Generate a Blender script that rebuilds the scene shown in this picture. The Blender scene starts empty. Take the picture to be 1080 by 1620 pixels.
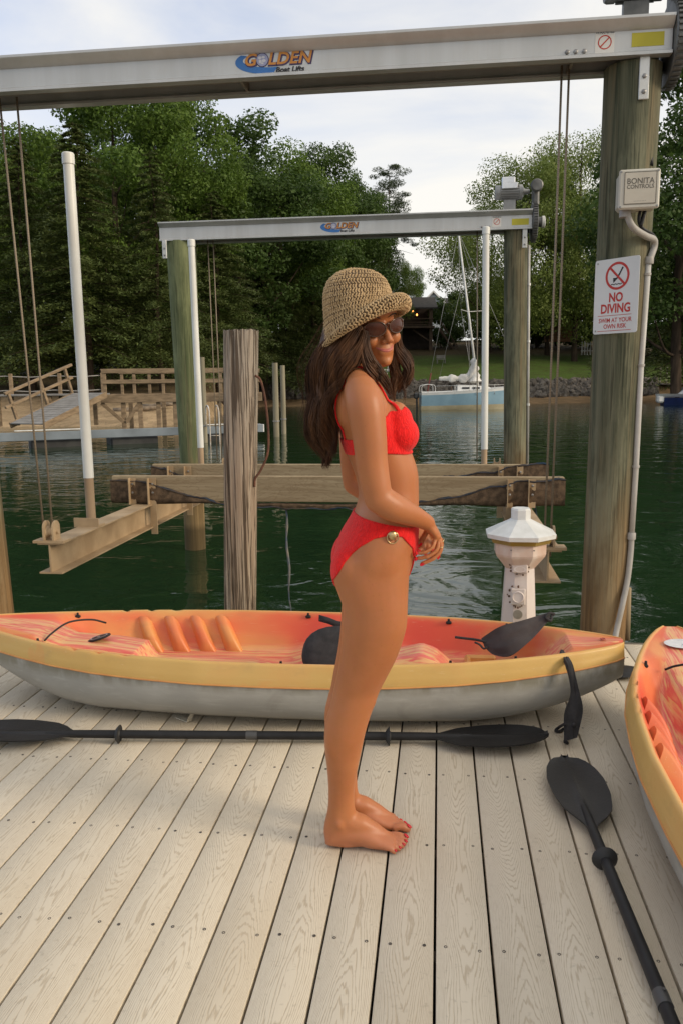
import bpy, bmesh, math, random
import numpy as np
from mathutils import Vector, Matrix, Euler
R = math.radians
random.seed(7); rng = np.random.default_rng(7)
scene = bpy.context.scene
COL = scene.collection

# ---------------------------------------------------------------- camera, sky, sun, exposure
YAW, PITCH, ROLL = R(7.0), R(9.2), 0.0112          # the world axes follow the dock: +Y runs out along the planks
CAM_H = 1.40
cam_d = bpy.data.cameras.new('camera')
cam_d.sensor_fit = 'VERTICAL'; cam_d.sensor_height = 36.0; cam_d.sensor_width = 24.0; cam_d.lens = 28.0
cam_d.clip_start = 0.05; cam_d.clip_end = 4000
cam = bpy.data.objects.new('camera', cam_d); COL.objects.link(cam)
rt = Vector((math.cos(YAW), math.sin(YAW), 0))
hz = Vector((-math.sin(YAW), math.cos(YAW), 0))
fw = hz * math.cos(PITCH) + Vector((0, 0, -math.sin(PITCH)))
up = hz * math.sin(PITCH) + Vector((0, 0, math.cos(PITCH)))
r2 = rt * math.cos(ROLL) - up * math.sin(ROLL); u2 = up * math.cos(ROLL) + rt * math.sin(ROLL)
mw = Matrix((r2, u2, -fw)).transposed().to_4x4(); mw.translation = (0, 0, CAM_H)
cam.matrix_world = mw
scene.camera = cam

SUN_EL, SUN_AZ = R(23), R(112)        # azimuth clockwise from the view direction: low on the right, a little behind the camera
az = SUN_AZ - YAW                      # clockwise from world +Y
sun_dir = Vector((math.sin(az) * math.cos(SUN_EL), math.cos(az) * math.cos(SUN_EL), math.sin(SUN_EL)))
sd = bpy.data.lights.new('sun', 'SUN'); sd.energy = 1.9; sd.angle = R(16); sd.color = (1.0, 0.84, 0.64)
sun = bpy.data.objects.new('sun', sd); COL.objects.link(sun)
sun.rotation_euler = sun_dir.to_track_quat('Z', 'Y').to_euler()

world = bpy.data.worlds.new('World'); scene.world = world; world.use_nodes = True
wt = world.node_tree; wn = wt.nodes; wl = wt.links; wn.clear()
w_out = wn.new('ShaderNodeOutputWorld'); w_bg = wn.new('ShaderNodeBackground'); w_bg.inputs['Strength'].default_value = 0.10
w_sky = wn.new('ShaderNodeTexSky'); w_sky.sky_type = 'NISHITA'; w_sky.sun_disc = False
w_sky.sun_elevation = SUN_EL; w_sky.sun_rotation = az; w_sky.dust_density = 2.0
w_tc = wn.new('ShaderNodeTexCoord'); w_map = wn.new('ShaderNodeMapping'); w_map.inputs['Scale'].default_value = (1.0, 1.0, 2.6); w_map.inputs['Location'].default_value = (0.05, 0.45, 0.3)
w_no = wn.new('ShaderNodeTexNoise'); w_no.inputs['Scale'].default_value = 1.9; w_no.inputs['Detail'].default_value = 6; w_no.inputs['Roughness'].default_value = 0.55; w_no.inputs['Distortion'].default_value = 0.4
w_rp = wn.new('ShaderNodeValToRGB'); w_rp.color_ramp.elements[0].position = 0.26; w_rp.color_ramp.elements[0].color = (.42, .42, .42, 1); w_rp.color_ramp.elements[1].position = 0.56; w_rp.color_ramp.elements[1].color = (.97, .97, .97, 1)
w_mx = wn.new('ShaderNodeMix'); w_mx.data_type = 'RGBA'; w_mx.inputs[7].default_value = (8.4, 8.15, 7.6, 1)      # thin bright cloud
wl.new(w_tc.outputs['Generated'], w_map.inputs['Vector']); wl.new(w_map.outputs[0], w_no.inputs['Vector'])
w_sp = wn.new('ShaderNodeSeparateXYZ'); wl.new(w_tc.outputs['Generated'], w_sp.inputs[0])
w_ad = wn.new('ShaderNodeMath'); w_ad.operation = 'MULTIPLY_ADD'; w_ad.inputs[1].default_value = .30; wl.new(w_sp.outputs['X'], w_ad.inputs[0]); wl.new(w_no.outputs['Fac'], w_ad.inputs[2])      # cloud thickens towards the low sun on the right
wl.new(w_ad.outputs[0], w_rp.inputs[0]); wl.new(w_rp.outputs[0], w_mx.inputs[0]); 
w_t = wn.new('ShaderNodeVectorMath'); w_t.operation = 'MULTIPLY'; w_t.inputs[1].default_value = (1.35, 1.55, 1.95)      # clear sky between the clouds
wl.new(w_sky.outputs[0], w_t.inputs[0]); wl.new(w_t.outputs[0], w_mx.inputs[6])
wl.new(w_mx.outputs[2], w_bg.inputs['Color']); wl.new(w_bg.outputs[0], w_out.inputs['Surface'])

scene.view_settings.view_transform = 'Standard'; scene.view_settings.look = 'None'
scene.view_settings.exposure = 0.28; scene.view_settings.gamma = 1.0
scene.view_settings.use_curve_mapping = False

# ---------------------------------------------------------------- helpers
FPX = 1260.0
def ray(px, py):
    a, b = (px - 540) / FPX, (810 - py) / FPX
    return r2 * a + u2 * b + fw
def at_y(px, py, y):                   # the point of the plane world y = y seen at a pixel of the photograph
    d = ray(px, py); return Vector((0, 0, CAM_H)) + d * (y / d.y)
def at_z(px, py, z):
    d = ray(px, py); return Vector((0, 0, CAM_H)) + d * ((z - CAM_H) / d.z)
def at_d(px, py, D):                   # at horizontal distance D ahead of the camera
    d = ray(px, py); return Vector((0, 0, CAM_H)) + d * (D / d.dot(hz))
def bear(px, D, z=0.0):                # ground position: bearing of a pixel column, distance ahead
    return rt * ((px - 540) / FPX * D * 1.0) + hz * D + Vector((0, 0, z))

ORG = {}
class MB:
    def __init__(s): s.v = []; s.f = []; s.m = []
    def add(s, V, F, m=0):
        b = len(s.v); s.v.extend([tuple(p) for p in V])
        for f in F: s.f.append(tuple(i + b for i in f)); s.m.append(m)
        return s
    def obox(s, c, size, rot=None, m=0, b=0.0):
        x, y, z = [k / 2 for k in size]; c = Vector(c)
        if b <= 0:
            V = [(i * x, j * y, k * z) for i in (-1, 1) for j in (-1, 1) for k in (-1, 1)]
            F = [(0, 1, 3, 2), (4, 6, 7, 5), (0, 4, 5, 1), (2, 3, 7, 6), (0, 2, 6, 4), (1, 5, 7, 3)]
        else:
            V = []; F = []
            b = min(b, x * .9, y * .9, z * .9)
            idx = {}
            for i in (-1, 1):
                for j in (-1, 1):
                    for k in (-1, 1):
                        for a, p in enumerate(((i * x, j * (y - b), k * (z - b)), (i * (x - b), j * y, k * (z - b)), (i * (x - b), j * (y - b), k * z))):
                            idx[(i, j, k, a)] = len(V); V.append(p)
            g = lambda i, j, k, a: idx[(i, j, k, a)]
            def quad(q, n):
                p = [Vector(V[t]) for t in q]
                nn = (p[1] - p[0]).cross(p[2] - p[0])
                F.append(tuple(q) if nn.dot(Vector(n)) > 0 else tuple(reversed(q)))
            for t in (-1, 1):
                quad([g(t, -1, -1, 0), g(t, 1, -1, 0), g(t, 1, 1, 0), g(t, -1, 1, 0)], (t, 0, 0))
                quad([g(-1, t, -1, 1), g(1, t, -1, 1), g(1, t, 1, 1), g(-1, t, 1, 1)], (0, t, 0))
                quad([g(-1, -1, t, 2), g(1, -1, t, 2), g(1, 1, t, 2), g(-1, 1, t, 2)], (0, 0, t))
                for w in (-1, 1):
                    quad([g(t, w, -1, 0), g(t, w, 1, 0), g(t, w, 1, 1), g(t, w, -1, 1)], (t, w, 0))
                    quad([g(t, -1, w, 0), g(t, 1, w, 0), g(t, 1, w, 2), g(t, -1, w, 2)], (t, 0, w))
                    quad([g(-1, t, w, 1), g(1, t, w, 1), g(1, t, w, 2), g(-1, t, w, 2)], (0, t, w))
                    for q in (-1, 1): quad([g(t, w, q, 0), g(t, w, q, 1), g(t, w, q, 2)], (t, w, q))
        M3 = rot.to_3x3() if rot is not None else Matrix.Identity(3)
        return s.add([c + M3 @ Vector(p) for p in V], F, m)
    def box(s, x0, x1, y0, y1, z0, z1, m=0, b=0.0):
        return s.obox(((x0 + x1) / 2, (y0 + y1) / 2, (z0 + z1) / 2), (abs(x1 - x0), abs(y1 - y0), abs(z1 - z0)), None, m, b)
    def bar(s, p, q, w, h, m=0, b=0.0, upv=(0, 0, 1)):
        p, q = Vector(p), Vector(q); d = (q - p); L = d.length; d.normalize()
        sd_ = d.cross(Vector(upv)).normalized(); u_ = sd_.cross(d)
        return s.obox((p + q) / 2, (L, w, h), Matrix((d, sd_ * -1, u_)).transposed(), m, b)
    def loft(s, rings, m=0, cap0=True, cap1=True, closed=True):
        n = len(rings[0]); V = [p for r in rings for p in r]; F = []
        for i in range(len(rings) - 1):
            for j in range(n if closed else n - 1):
                k = (j + 1) % n
                F.append((i * n + j, i * n + k, (i + 1) * n + k, (i + 1) * n + j))
        if cap0: F.append(tuple(range(n - 1, -1, -1)))
        if cap1: F.append(tuple((len(rings) - 1) * n + j for j in range(n)))
        return s.add(V, F, m)
    def tube(s, P, r, n=8, m=0, caps=True, flat=None):
        P = [Vector(p) for p in P]
        if not hasattr(r, '__len__'): r = [r] * len(P)
        rings = []; u_ = None
        for i, p in enumerate(P):
            d = (P[min(i + 1, len(P) - 1)] - P[max(i - 1, 0)]).normalized()
            if u_ is None:
                a = Vector((0, 0, 1)) if abs(d.z) < .9 else Vector((1, 0, 0))
                u_ = (a - d * a.dot(d)).normalized()
            else: u_ = (u_ - d * u_.dot(d)).normalized()
            w_ = d.cross(u_)
            rings.append([p + (u_ * math.cos(2 * math.pi * j / n) * (flat or 1) + w_ * math.sin(2 * math.pi * j / n)) * r[i] for j in range(n)])
        return s.loft(rings, m, caps, caps)
    def lathe(s, prof, n=16, o=(0, 0, 0), m=0, axis=None, caps=True, ph=0.0):
        o = Vector(o); M3 = axis if axis is not None else Matrix.Identity(3)
        rings = [[o + M3 @ Vector((r * math.cos(2 * math.pi * j / n + ph), r * math.sin(2 * math.pi * j / n + ph), z)) for j in range(n)] for r, z in prof]
        return s.loft(rings, m, caps, caps)
    def prism(s, poly, M4, d, m=0):      # polygon in the local xy plane extruded by d along local z
        n = len(poly)
        V = [M4 @ Vector((x, y, 0)) for x, y in poly] + [M4 @ Vector((x, y, d)) for x, y in poly]
        F = [tuple(range(n - 1, -1, -1)), tuple(range(n, 2 * n))] + [(i, (i + 1) % n, n + (i + 1) % n, n + i) for i in range(n)]
        return s.add(V, F, m)
    def build(s, name, mats, parent=None, smooth=True, angle=35, origin=None, kind=None):
        me = bpy.data.meshes.new(name)
        if parent is not None: po = ORG[parent.name]
        else: po = Vector((0, 0, 0))
        if origin is None: origin = po if parent is not None else Vector((0, 0, 0))
        origin = Vector(origin)
        me.from_pydata([(p[0] - origin.x, p[1] - origin.y, p[2] - origin.z) for p in s.v], [], s.f)
        if not isinstance(mats, (list, tuple)): mats = [mats]
        for q in mats: me.materials.append(q)
        if len(mats) > 1: me.polygons.foreach_set('material_index', s.m)
        me.validate()
        finish(me, smooth, angle)
        o = bpy.data.objects.new(name, me); COL.objects.link(o)
        if parent is not None: o.parent = parent
        o.location = origin - po
        ORG[o.name] = origin
        if kind: o['kind'] = kind
        return o
def finish(me, smooth=True, angle=35, fixn=True):
    if fixn:
        bm = bmesh.new(); bm.from_mesh(me); bmesh.ops.recalc_face_normals(bm, faces=bm.faces); bm.to_mesh(me); bm.free()
    if smooth:
        me.shade_smooth()
        if angle < 180: me.set_sharp_from_angle(angle=R(angle))
    me.update()
def mesh_np(name, V, F, mats, parent=None, smooth=True, origin=(0, 0, 0), matidx=None, loc=None):   # big regular meshes (all faces of one size)
    V = np.asarray(V, dtype=np.float32); F = np.asarray(F, dtype=np.int32); k = F.shape[1]
    me = bpy.data.meshes.new(name)
    me.vertices.add(len(V)); me.vertices.foreach_set('co', V.ravel())
    me.loops.add(F.size); me.loops.foreach_set('vertex_index', F.ravel())
    me.polygons.add(len(F)); me.polygons.foreach_set('loop_start', np.arange(len(F), dtype=np.int32) * k)
    me.polygons.foreach_set('loop_total', np.full(len(F), k, dtype=np.int32))
    if not isinstance(mats, (list, tuple)): mats = [mats]
    for q in mats: me.materials.append(q)
    if matidx is not None: me.polygons.foreach_set('material_index', np.asarray(matidx, dtype=np.int32))
    if smooth: me.polygons.foreach_set('use_smooth', np.ones(len(F), dtype=bool))
    me.update(calc_edges=True); me.validate()
    o = bpy.data.objects.new(name, me); COL.objects.link(o)
    if parent is not None: o.parent = parent
    o.location = loc if loc is not None else Vector(origin); ORG[o.name] = Vector(origin)
    return o
def tag(o, label, cat, group=None):
    o['label'] = label; o['category'] = cat
    if group: o['group'] = group
    return o
def thing(name, loc, label=None, cat=None, group=None):
    o = bpy.data.objects.new(name, None); COL.objects.link(o); o.empty_display_size = .1
    o.location = loc; ORG[o.name] = Vector(loc)
    if label: tag(o, label, cat, group)
    return o
def copy_tree(o, parent=None):
    c = o.copy(); COL.objects.link(c)
    if parent is not None: c.parent = parent
    ORG[c.name] = ORG.get(o.name, Vector((0, 0, 0))).copy()
    for ch in list(o.children): copy_tree(ch, c)
    return c
def spline(P, n):                       # Catmull-Rom through P, n points per span
    P = [Vector(p) for p in P]; Q = [P[0] * 2 - P[1]] + P + [P[-1] * 2 - P[-2]]; out = []
    for i in range(1, len(Q) - 2):
        a, b, c, d = Q[i - 1:i + 3]
        for k in range(n):
            t = k / n
            out.append(.5 * ((2 * b) + (c - a) * t + (2 * a - 5 * b + 4 * c - d) * t * t + (3 * b - a - 3 * c + d) * t ** 3))
    out.append(P[-1]); return out
def sstep(a, b, x):
    t = np.clip((x - a) / (b - a), 0, 1); return t * t * (3 - 2 * t)

# ---------------------------------------------------------------- materials
MATS = {}
class NT:
    def __init__(s, name):
        s.mat = bpy.data.materials.new(name); s.mat.use_nodes = True
        s.t = s.mat.node_tree; s.n = s.t.nodes; s.l = s.t.links
        s.p = s.n['Principled BSDF']; s._tc = None
    def tc(s):                           # object coordinates, shifted at random per object
        if s._tc is None:
            tc = s.n.new('ShaderNodeTexCoord'); oi = s.n.new('ShaderNodeObjectInfo'); ad = s.n.new('ShaderNodeVectorMath'); ad.operation = 'MULTIPLY_ADD'
            cb = s.n.new('ShaderNodeCombineXYZ')
            for i in range(3): s.l.new(oi.outputs['Random'], cb.inputs[i])
            s.l.new(cb.outputs[0], ad.inputs[0]); ad.inputs[1].default_value = (37, 53, 71); s.l.new(tc.outputs['Object'], ad.inputs[2])
            s._tc = ad.outputs[0]; s.raw = tc.outputs['Object']; s.rnd = oi.outputs['Random']
        return s._tc
    def scaled(s, sc, src=None):
        m = s.n.new('ShaderNodeVectorMath'); m.operation = 'MULTIPLY'; s.l.new(src or s.tc(), m.inputs[0]); m.inputs[1].default_value = sc; return m.outputs[0]
    def noise(s, scale, stretch=(1, 1, 1), detail=5, rough=.55, dist=0, src=None):
        k = s.n.new('ShaderNodeTexNoise'); k.inputs['Scale'].default_value = scale; k.inputs['Detail'].default_value = detail; k.inputs['Roughness'].default_value = rough; k.inputs['Distortion'].default_value = dist
        s.l.new(s.scaled(stretch, src), k.inputs['Vector']); return k.outputs['Fac']
    def math(s, op, a, b=None, c=None, clamp=False):
        k = s.n.new('ShaderNodeMath'); k.operation = op; k.use_clamp = clamp
        for i, x in enumerate((a, b, c)):
            if x is None: continue
            if isinstance(x, (int, float)): k.inputs[i].default_value = x
            else: s.l.new(x, k.inputs[i])
        return k.outputs[0]
    def ramp(s, f, stops):
        k = s.n.new('ShaderNodeValToRGB'); e = k.color_ramp.elements
        while len(e) < len(stops): e.new(.5)
        for el, (p, c) in zip(e, stops): el.position = p; el.color = (*c, 1) if len(c) == 3 else c
        s.l.new(f, k.inputs[0]); return k.outputs[0]
    def fade(s, f, a, b):
        k = s.n.new('ShaderNodeMapRange'); k.inputs[1].default_value = a; k.inputs[2].default_value = b; s.l.new(f, k.inputs[0]); return k.outputs[0]
    def mix(s, f, a, b, mode='MIX'):
        k = s.n.new('ShaderNodeMix'); k.data_type = 'RGBA'; k.blend_type = mode
        for i, x in ((0, f), (6, a), (7, b)):
            if isinstance(x, (int, float)): k.inputs[i].default_value = x
            elif isinstance(x, tuple): k.inputs[i].default_value = (*x, 1)
            else: s.l.new(x, k.inputs[i])
        return k.outputs[2]
    def sep(s, src):
        k = s.n.new('ShaderNodeSeparateXYZ'); s.l.new(src, k.inputs[0]); return k.outputs
    def bump(s, h, strength=.3, dist=.01):
        k = s.n.new('ShaderNodeBump'); k.inputs['Strength'].default_value = strength; k.inputs['Distance'].default_value = dist
        s.l.new(h, k.inputs['Height']); s.l.new(k.outputs[0], s.p.inputs['Normal']); return k
    def set(s, **kw):
        for k, v in kw.items():
            i = s.p.inputs[{'col': 'Base Color', 'rough': 'Roughness', 'metal': 'Metallic', 'spec': 'Specular IOR Level', 'alpha': 'Alpha'}.get(k, k)]
            if isinstance(v, tuple): i.default_value = (*v, 1) if len(v) == 3 and i.type == 'RGBA' else v
            elif isinstance(v, (int, float)): i.default_value = v
            else: s.l.new(v, i)
        return s.mat
def simple(name, c1, c2=None, scale=6, rough=.5, metal=0, stretch=(1, 1, 1), bump=0, bscale=None, spec=.5, bdist=.01, lo=.35, hi=.65):
    if name in MATS: return MATS[name]
    n = NT(name)
    if c2 is None: c2 = tuple(x * .8 for x in c1)
    f = n.noise(scale, stretch)
    col = n.mix(n.fade(f, lo, hi), c1, c2)
    n.set(col=col, rough=rough, metal=metal, spec=spec)
    if bump: n.bump(n.noise(bscale or scale * 4, stretch), bump, bdist)
    MATS[name] = n.mat; return n.mat
# ---------------------------------------------------------------- terrain, water
WATER_Z = -0.47
def shore_d(px):
    px = np.asarray(px, dtype=float)
    return 37 + 35 * sstep(315, 410, px) + .8 * np.sin(px * .021) + .5 * np.sin(px * .057 + 1)
def land(X, D):                         # camera-aligned ground coordinates -> height, zone weights
    X = np.asarray(X, float); D = np.asarray(D, float)
    px = 540 + 1260 * X / np.maximum(D, 4)
    px = np.clip(px, -1500, 3000)
    e = np.where(D > 4, D - shore_d(px), -60)
    left = 1 - sstep(330, 400, px)
    zl = np.interp(e, [-30, -4, 0, 6, 12, 20, 60, 120, 260], [-3, -1.2, 0, .75, 1.7, 2.5, 6.0, 11, 14])
    zr = np.interp(e, [-30, -10, -5.5, 0, 2.2, 4.8, 6, 28, 60, 110, 260], [-3, -1.0, 0, .22, .42, 1.60, 1.75, 5.0, 8.5, 10.5, 11.5])
    z = WATER_Z + left * zl + (1 - left) * zr
    return z, e, left
def ground_z(p):
    X = p.dot(rt); D = p.dot(hz); return float(land(X, D)[0])
def warp(n, fine, far):                 # dense in the middle, stretching to the horizon
    t = np.linspace(-1, 1, n); return np.sign(t) * (fine * np.abs(t) + (far - fine) * np.abs(t) ** 5)
gx = warp(190, 170, 2200)
gd = np.concatenate([np.linspace(-400, 24, 12), np.linspace(26, 130, 95), np.linspace(134, 420, 40), np.array([500, 700, 1000, 1500, 2200])])
GX, GD = np.meshgrid(gx, gd)
GZ, GE, GL = land(GX, GD)
nzv = np.sin(GX * .7 + GD * .31) * .5 + np.sin(GX * .23 - GD * .47 + 1.7) * .5
GZ = GZ + np.where(GE > 7, .10 * nzv, 0) * np.minimum(1, np.maximum(0, (GE - 7) / 6))
P3 = np.stack([GX * rt.x + GD * hz.x, GX * rt.y + GD * hz.y, GZ], -1).reshape(-1, 3)
nr, nc = GX.shape
ii = (np.arange(nr - 1)[:, None] * nc + np.arange(nc - 1)[None]).ravel()
FQ = np.stack([ii, ii + 1, ii + nc + 1, ii + nc], -1)
def ground_mat():
    n = NT('ground_cover')
    at = n.n.new('ShaderNodeVertexColor'); at.layer_name = 'cover'
    f = n.noise(.9, detail=7); g = n.noise(6, detail=4)
    c = n.mix(n.math('MULTIPLY', n.fade(f, .35, .7), .55), at.outputs['Color'], (.05, .035, .02))
    c = n.mix(n.math('MULTIPLY', n.fade(g, .4, .7), .35), c, (.14, .13, .06))
    n.set(col=c, rough=.95, spec=.1); n.bump(n.noise(5), .6, .15); return n.mat
ter = mesh_np('terrain', P3, FQ, ground_mat()); ter['kind'] = 'structure'
ca = ter.data.color_attributes.new('cover', 'FLOAT_COLOR', 'POINT')
sand, grass, litter, mud = np.array([.46, .33, .20]), np.array([.066, .125, .020]), np.array([.060, .042, .022]), np.array([.34, .215, .115])
e, lf = GE.ravel()[:, None], GL.ravel()[:, None]
cl = sand * (1 - sstep(7, 13, e)) + litter * sstep(7, 13, e)
cr = mud * (1 - sstep(3.5, 5.5, e)) + grass * sstep(3.5, 5.5, e) * (1 - sstep(24, 32, e)) + litter * sstep(24, 32, e)
cc = lf * cl + (1 - lf) * cr
ca.data.foreach_set('color', np.concatenate([cc, np.ones((len(cc), 1))], 1).astype(np.float32).ravel())

def water_mat():
    n = NT('lake_water')
    geo = n.n.new('ShaderNodeNewGeometry'); pos = geo.outputs['Position']
    a = n.noise(1.15, (1, 1.3, 1), 3, .5, .6, src=pos); b = n.noise(5.5, (1, 1.2, 1), 3, .55, .4, src=pos); c = n.noise(.28, (1, 1, 1), 2, .5, 0, src=pos)
    gust = n.fade(c, .38, .66)                        # calmer and more rippled patches
    h = n.math('ADD', n.math('MULTIPLY', a, .029), n.math('MULTIPLY', n.math('MULTIPLY', b, .0030), n.math('MULTIPLY_ADD', gust, .8, .35)))
    bp = n.bump(h, 1.0, 1.0)
    n.set(col=(.011, .029, .012), rough=.02, spec=.5); n.p.inputs['IOR'].default_value = 1.33
    return n.mat
wb = MB(); wb.add([(-900, -500, WATER_Z), (900, -500, WATER_Z), (900, 900, WATER_Z), (-900, 900, WATER_Z)], [(0, 1, 2, 3)])
wo = wb.build('lake_water', water_mat(), smooth=False); wo['kind'] = 'structure'

# stones of the far bank
def stone_mesh(c, s, V, F):
    base = len(V)
    phi = (1 + 5 ** .5) / 2
    ico = [(-1, phi, 0), (1, phi, 0), (-1, -phi, 0), (1, -phi, 0), (0, -1, phi), (0, 1, phi), (0, -1, -phi), (0, 1, -phi), (phi, 0, -1), (phi, 0, 1), (-phi, 0, -1), (-phi, 0, 1)]
    fc = [(0, 11, 5), (0, 5, 1), (0, 1, 7), (0, 7, 10), (0, 10, 11), (1, 5, 9), (5, 11, 4), (11, 10, 2), (10, 7, 6), (7, 1, 8), (3, 9, 4), (3, 4, 2), (3, 2, 6), (3, 6, 8), (3, 8, 9), (4, 9, 5), (2, 4, 11), (6, 2, 10), (8, 6, 7), (9, 8, 1)]
    q = Euler((random.random() * 6, random.random() * 6, random.random() * 6)).to_matrix()
    sx, sy, sz = s * random.uniform(.7, 1.3), s * random.uniform(.7, 1.2), s * random.uniform(.5, .9)
    for p in ico:
        k = random.uniform(.75, 1.15) / 1.9
        v = q @ Vector((p[0] * sx * k, p[1] * sy * k, p[2] * sz * k)); V.append(tuple(c + v))
    F.extend([(a + base, b + base, d + base) for a, b, d in fc])
V, F = [], []
for k in range(2000):
    px = random.uniform(372, 1035); t = random.random()
    D = float(shore_d(px)) + 1.9 + 3.5 * t
    p = bear(px, D); z = ground_z(p)
    stone_mesh(p + Vector((0, 0, z + random.uniform(-.05, .22))), random.uniform(.22, .55), V, F)
rk = MB(); rk.v = V; rk.f = F; rk.m = [0] * len(F)
def rock_mat():
    n = NT('bank_stone'); f = n.noise(2.2, detail=3); g = n.noise(14)
    c = n.mix(n.fade(f, .3, .7), (.07, .062, .054), (.26, .228, .192)); c = n.mix(n.math('MULTIPLY', n.fade(g, .45, .7), .4), c, (.07, .06, .045))
    n.set(col=c, rough=.9, spec=.2); return n.mat
rko = rk.build('rock_bank', rock_mat(), smooth=False); rko['kind'] = 'stuff'; rko['label'] = 'grey rocks lining the far shore below the lawn'

# ---------------------------------------------------------------- trees
def leaf_mat(name, a, b, sc=.5, tr=.35):
    n = NT(name)
    f = n.noise(sc, detail=4); g = n.noise(5, detail=2)
    c = n.mix(n.fade(f, .3, .7), a, b); c = n.mix(n.math('MULTIPLY', n.fade(g, .35, .7), .5), c, tuple(x * 1.5 for x in b))
    n.set(col=c, rough=.55, spec=.25)
    t = n.n.new('ShaderNodeBsdfTranslucent'); n.l.new(c, t.inputs['Color'])
    mx = n.n.new('ShaderNodeMixShader'); mx.inputs[0].default_value = tr
    n.l.new(n.p.outputs[0], mx.inputs[1]); n.l.new(t.outputs[0], mx.inputs[2])
    n.l.new(mx.outputs[0], n.n['Material Output'].inputs['Surface']); return n.mat
LEAF = [leaf_mat('leaf_broad', (.052, .104, .014), (.120, .185, .030)), leaf_mat('leaf_dark', (.032, .066, .014), (.070, .115, .024)),
        leaf_mat('leaf_hemlock', (.044, .070, .018), (.098, .122, .032), tr=.25), leaf_mat('leaf_pine', (.034, .055, .024), (.058, .080, .030), tr=.15),
        leaf_mat('leaf_light', (.092, .150, .026), (.185, .225, .056))]
BARK = simple('tree_bark', (.085, .060, .042), (.040, .030, .022), 3, .95, stretch=(3, 3, .4), bump=.5, spec=.1)
def leaves(P, N, size, asp=.55, jit=.7, droop=0.0):
    n = len(P)
    nn = N + rng.normal(0, jit, (n, 3)); nn /= np.linalg.norm(nn, axis=1)[:, None] + 1e-9
    t = rng.normal(0, 1, (n, 3)); t[:, 2] -= droop; t -= nn * (t * nn).sum(1)[:, None]; t /= np.linalg.norm(t, axis=1)[:, None] + 1e-9
    b = np.cross(nn, t); s = size * rng.uniform(.6, 1.35, (n, 1))
    V = np.empty((n, 4, 3)); V[:, 0] = P - t * s; V[:, 1] = P + b * s * asp; V[:, 2] = P + t * s + nn * s * .15; V[:, 3] = P - b * s * asp
    return V.reshape(-1, 3)
def rdir(n):
    d = rng.normal(0, 1, (n, 3)); return d / np.linalg.norm(d, axis=1)[:, None]
def crown_broad(H, W, n=13000, low=.22, seed=0, size=.2, nclump=70):
    """leaf clumps through an uneven egg-shaped crown"""
    C = []; r_ = np.random.default_rng(seed)
    while len(C) < nclump:
        d = r_.normal(0, 1, 3); d /= np.linalg.norm(d); rad = r_.uniform(.45, 1) ** .5
        lump = 1 + .22 * math.sin(3 * math.atan2(d[1], d[0]) + seed) + .15 * math.sin(5 * d[2] + seed * 2)
        z = H * (low + (1 - low) * .5) + d[2] * rad * H * (1 - low) * .5 * (1 if d[2] > 0 else .95)
        wz = 1 - .35 * max(0, (z / H - .62) / .38) ** 2
        C.append((d[0] * rad * W * .5 * lump * wz, d[1] * rad * W * .5 * lump * wz, z, r_.uniform(.09, .19) * W))
    C = np.array(C); w = C[:, 3] ** 2; k = r_.choice(len(C), n, p=w / w.sum())
    d = rdir(n); rr = rng.uniform(.15, 1, (n, 1)) ** .45
    P = C[k, :3] + d * rr * C[k, 3:4] * np.array([1.05, 1.05, .75])
    out = d * .8 + np.array([0, 0, .45])
    return leaves(P, out, size), C
def crown_hemlock(H, W, n=12000, low=.12, seed=0, size=.17):
    r_ = np.random.default_rng(seed); P = []; N = []; B = []
    nb = 150
    per = n // nb
    for i in range(nb):
        u = i / nb; z = H * (low + (1 - low) * u); L = W * .5 * (1 - u) ** .75 * r_.uniform(.65, 1.15) + .3
        a = i * 2.399 + r_.uniform(-.4, .4); m = int(per * (.5 + 1.1 * (1 - u)))
        s = r_.uniform(.12, 1, m) ** .8; lat = r_.normal(0, .13, m) * L * (1.1 - s * .5)
        dr = -.10 - .28 * s ** 2 + .05 * r_.normal(0, 1, m)
        x = s * L; ca_, sa = math.cos(a), math.sin(a)
        P.append(np.stack([x * ca_ - lat * sa, x * sa + lat * ca_, z + dr * L * .75 - np.abs(lat) * .25], -1))
        B.append((a, z, L))
        N.append(np.tile([ca_ * .25, sa * .25, 1.0], (m, 1)))
    return leaves(np.concatenate(P), np.concatenate(N), size, asp=.32, jit=.45, droop=.4), B
def crown_pine(H, W, n=9000, low=.55, seed=0, size=.16):
    r_ = np.random.default_rng(seed); P = []; N = []; B = []
    for i in range(80):
        u = r_.random(); z = H * (low + (1 - low) * u); L = W * .5 * (1 - .6 * u) * r_.uniform(.4, 1.05); a = r_.uniform(0, 6.28)
        c = np.array([L * math.cos(a), L * math.sin(a), z + .12 * L]); B.append((a, z, L))
        rad = r_.uniform(.06, .13) * W; m = n // 80
        d = rdir(m); P.append(c + d * rng.uniform(.2, 1, (m, 1)) ** .5 * rad * np.array([1.25, 1.25, .45])); N.append(d + np.array([0, 0, .3]))
    return leaves(np.concatenate(P), np.concatenate(N), size, asp=.22, jit=.6), B
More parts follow.
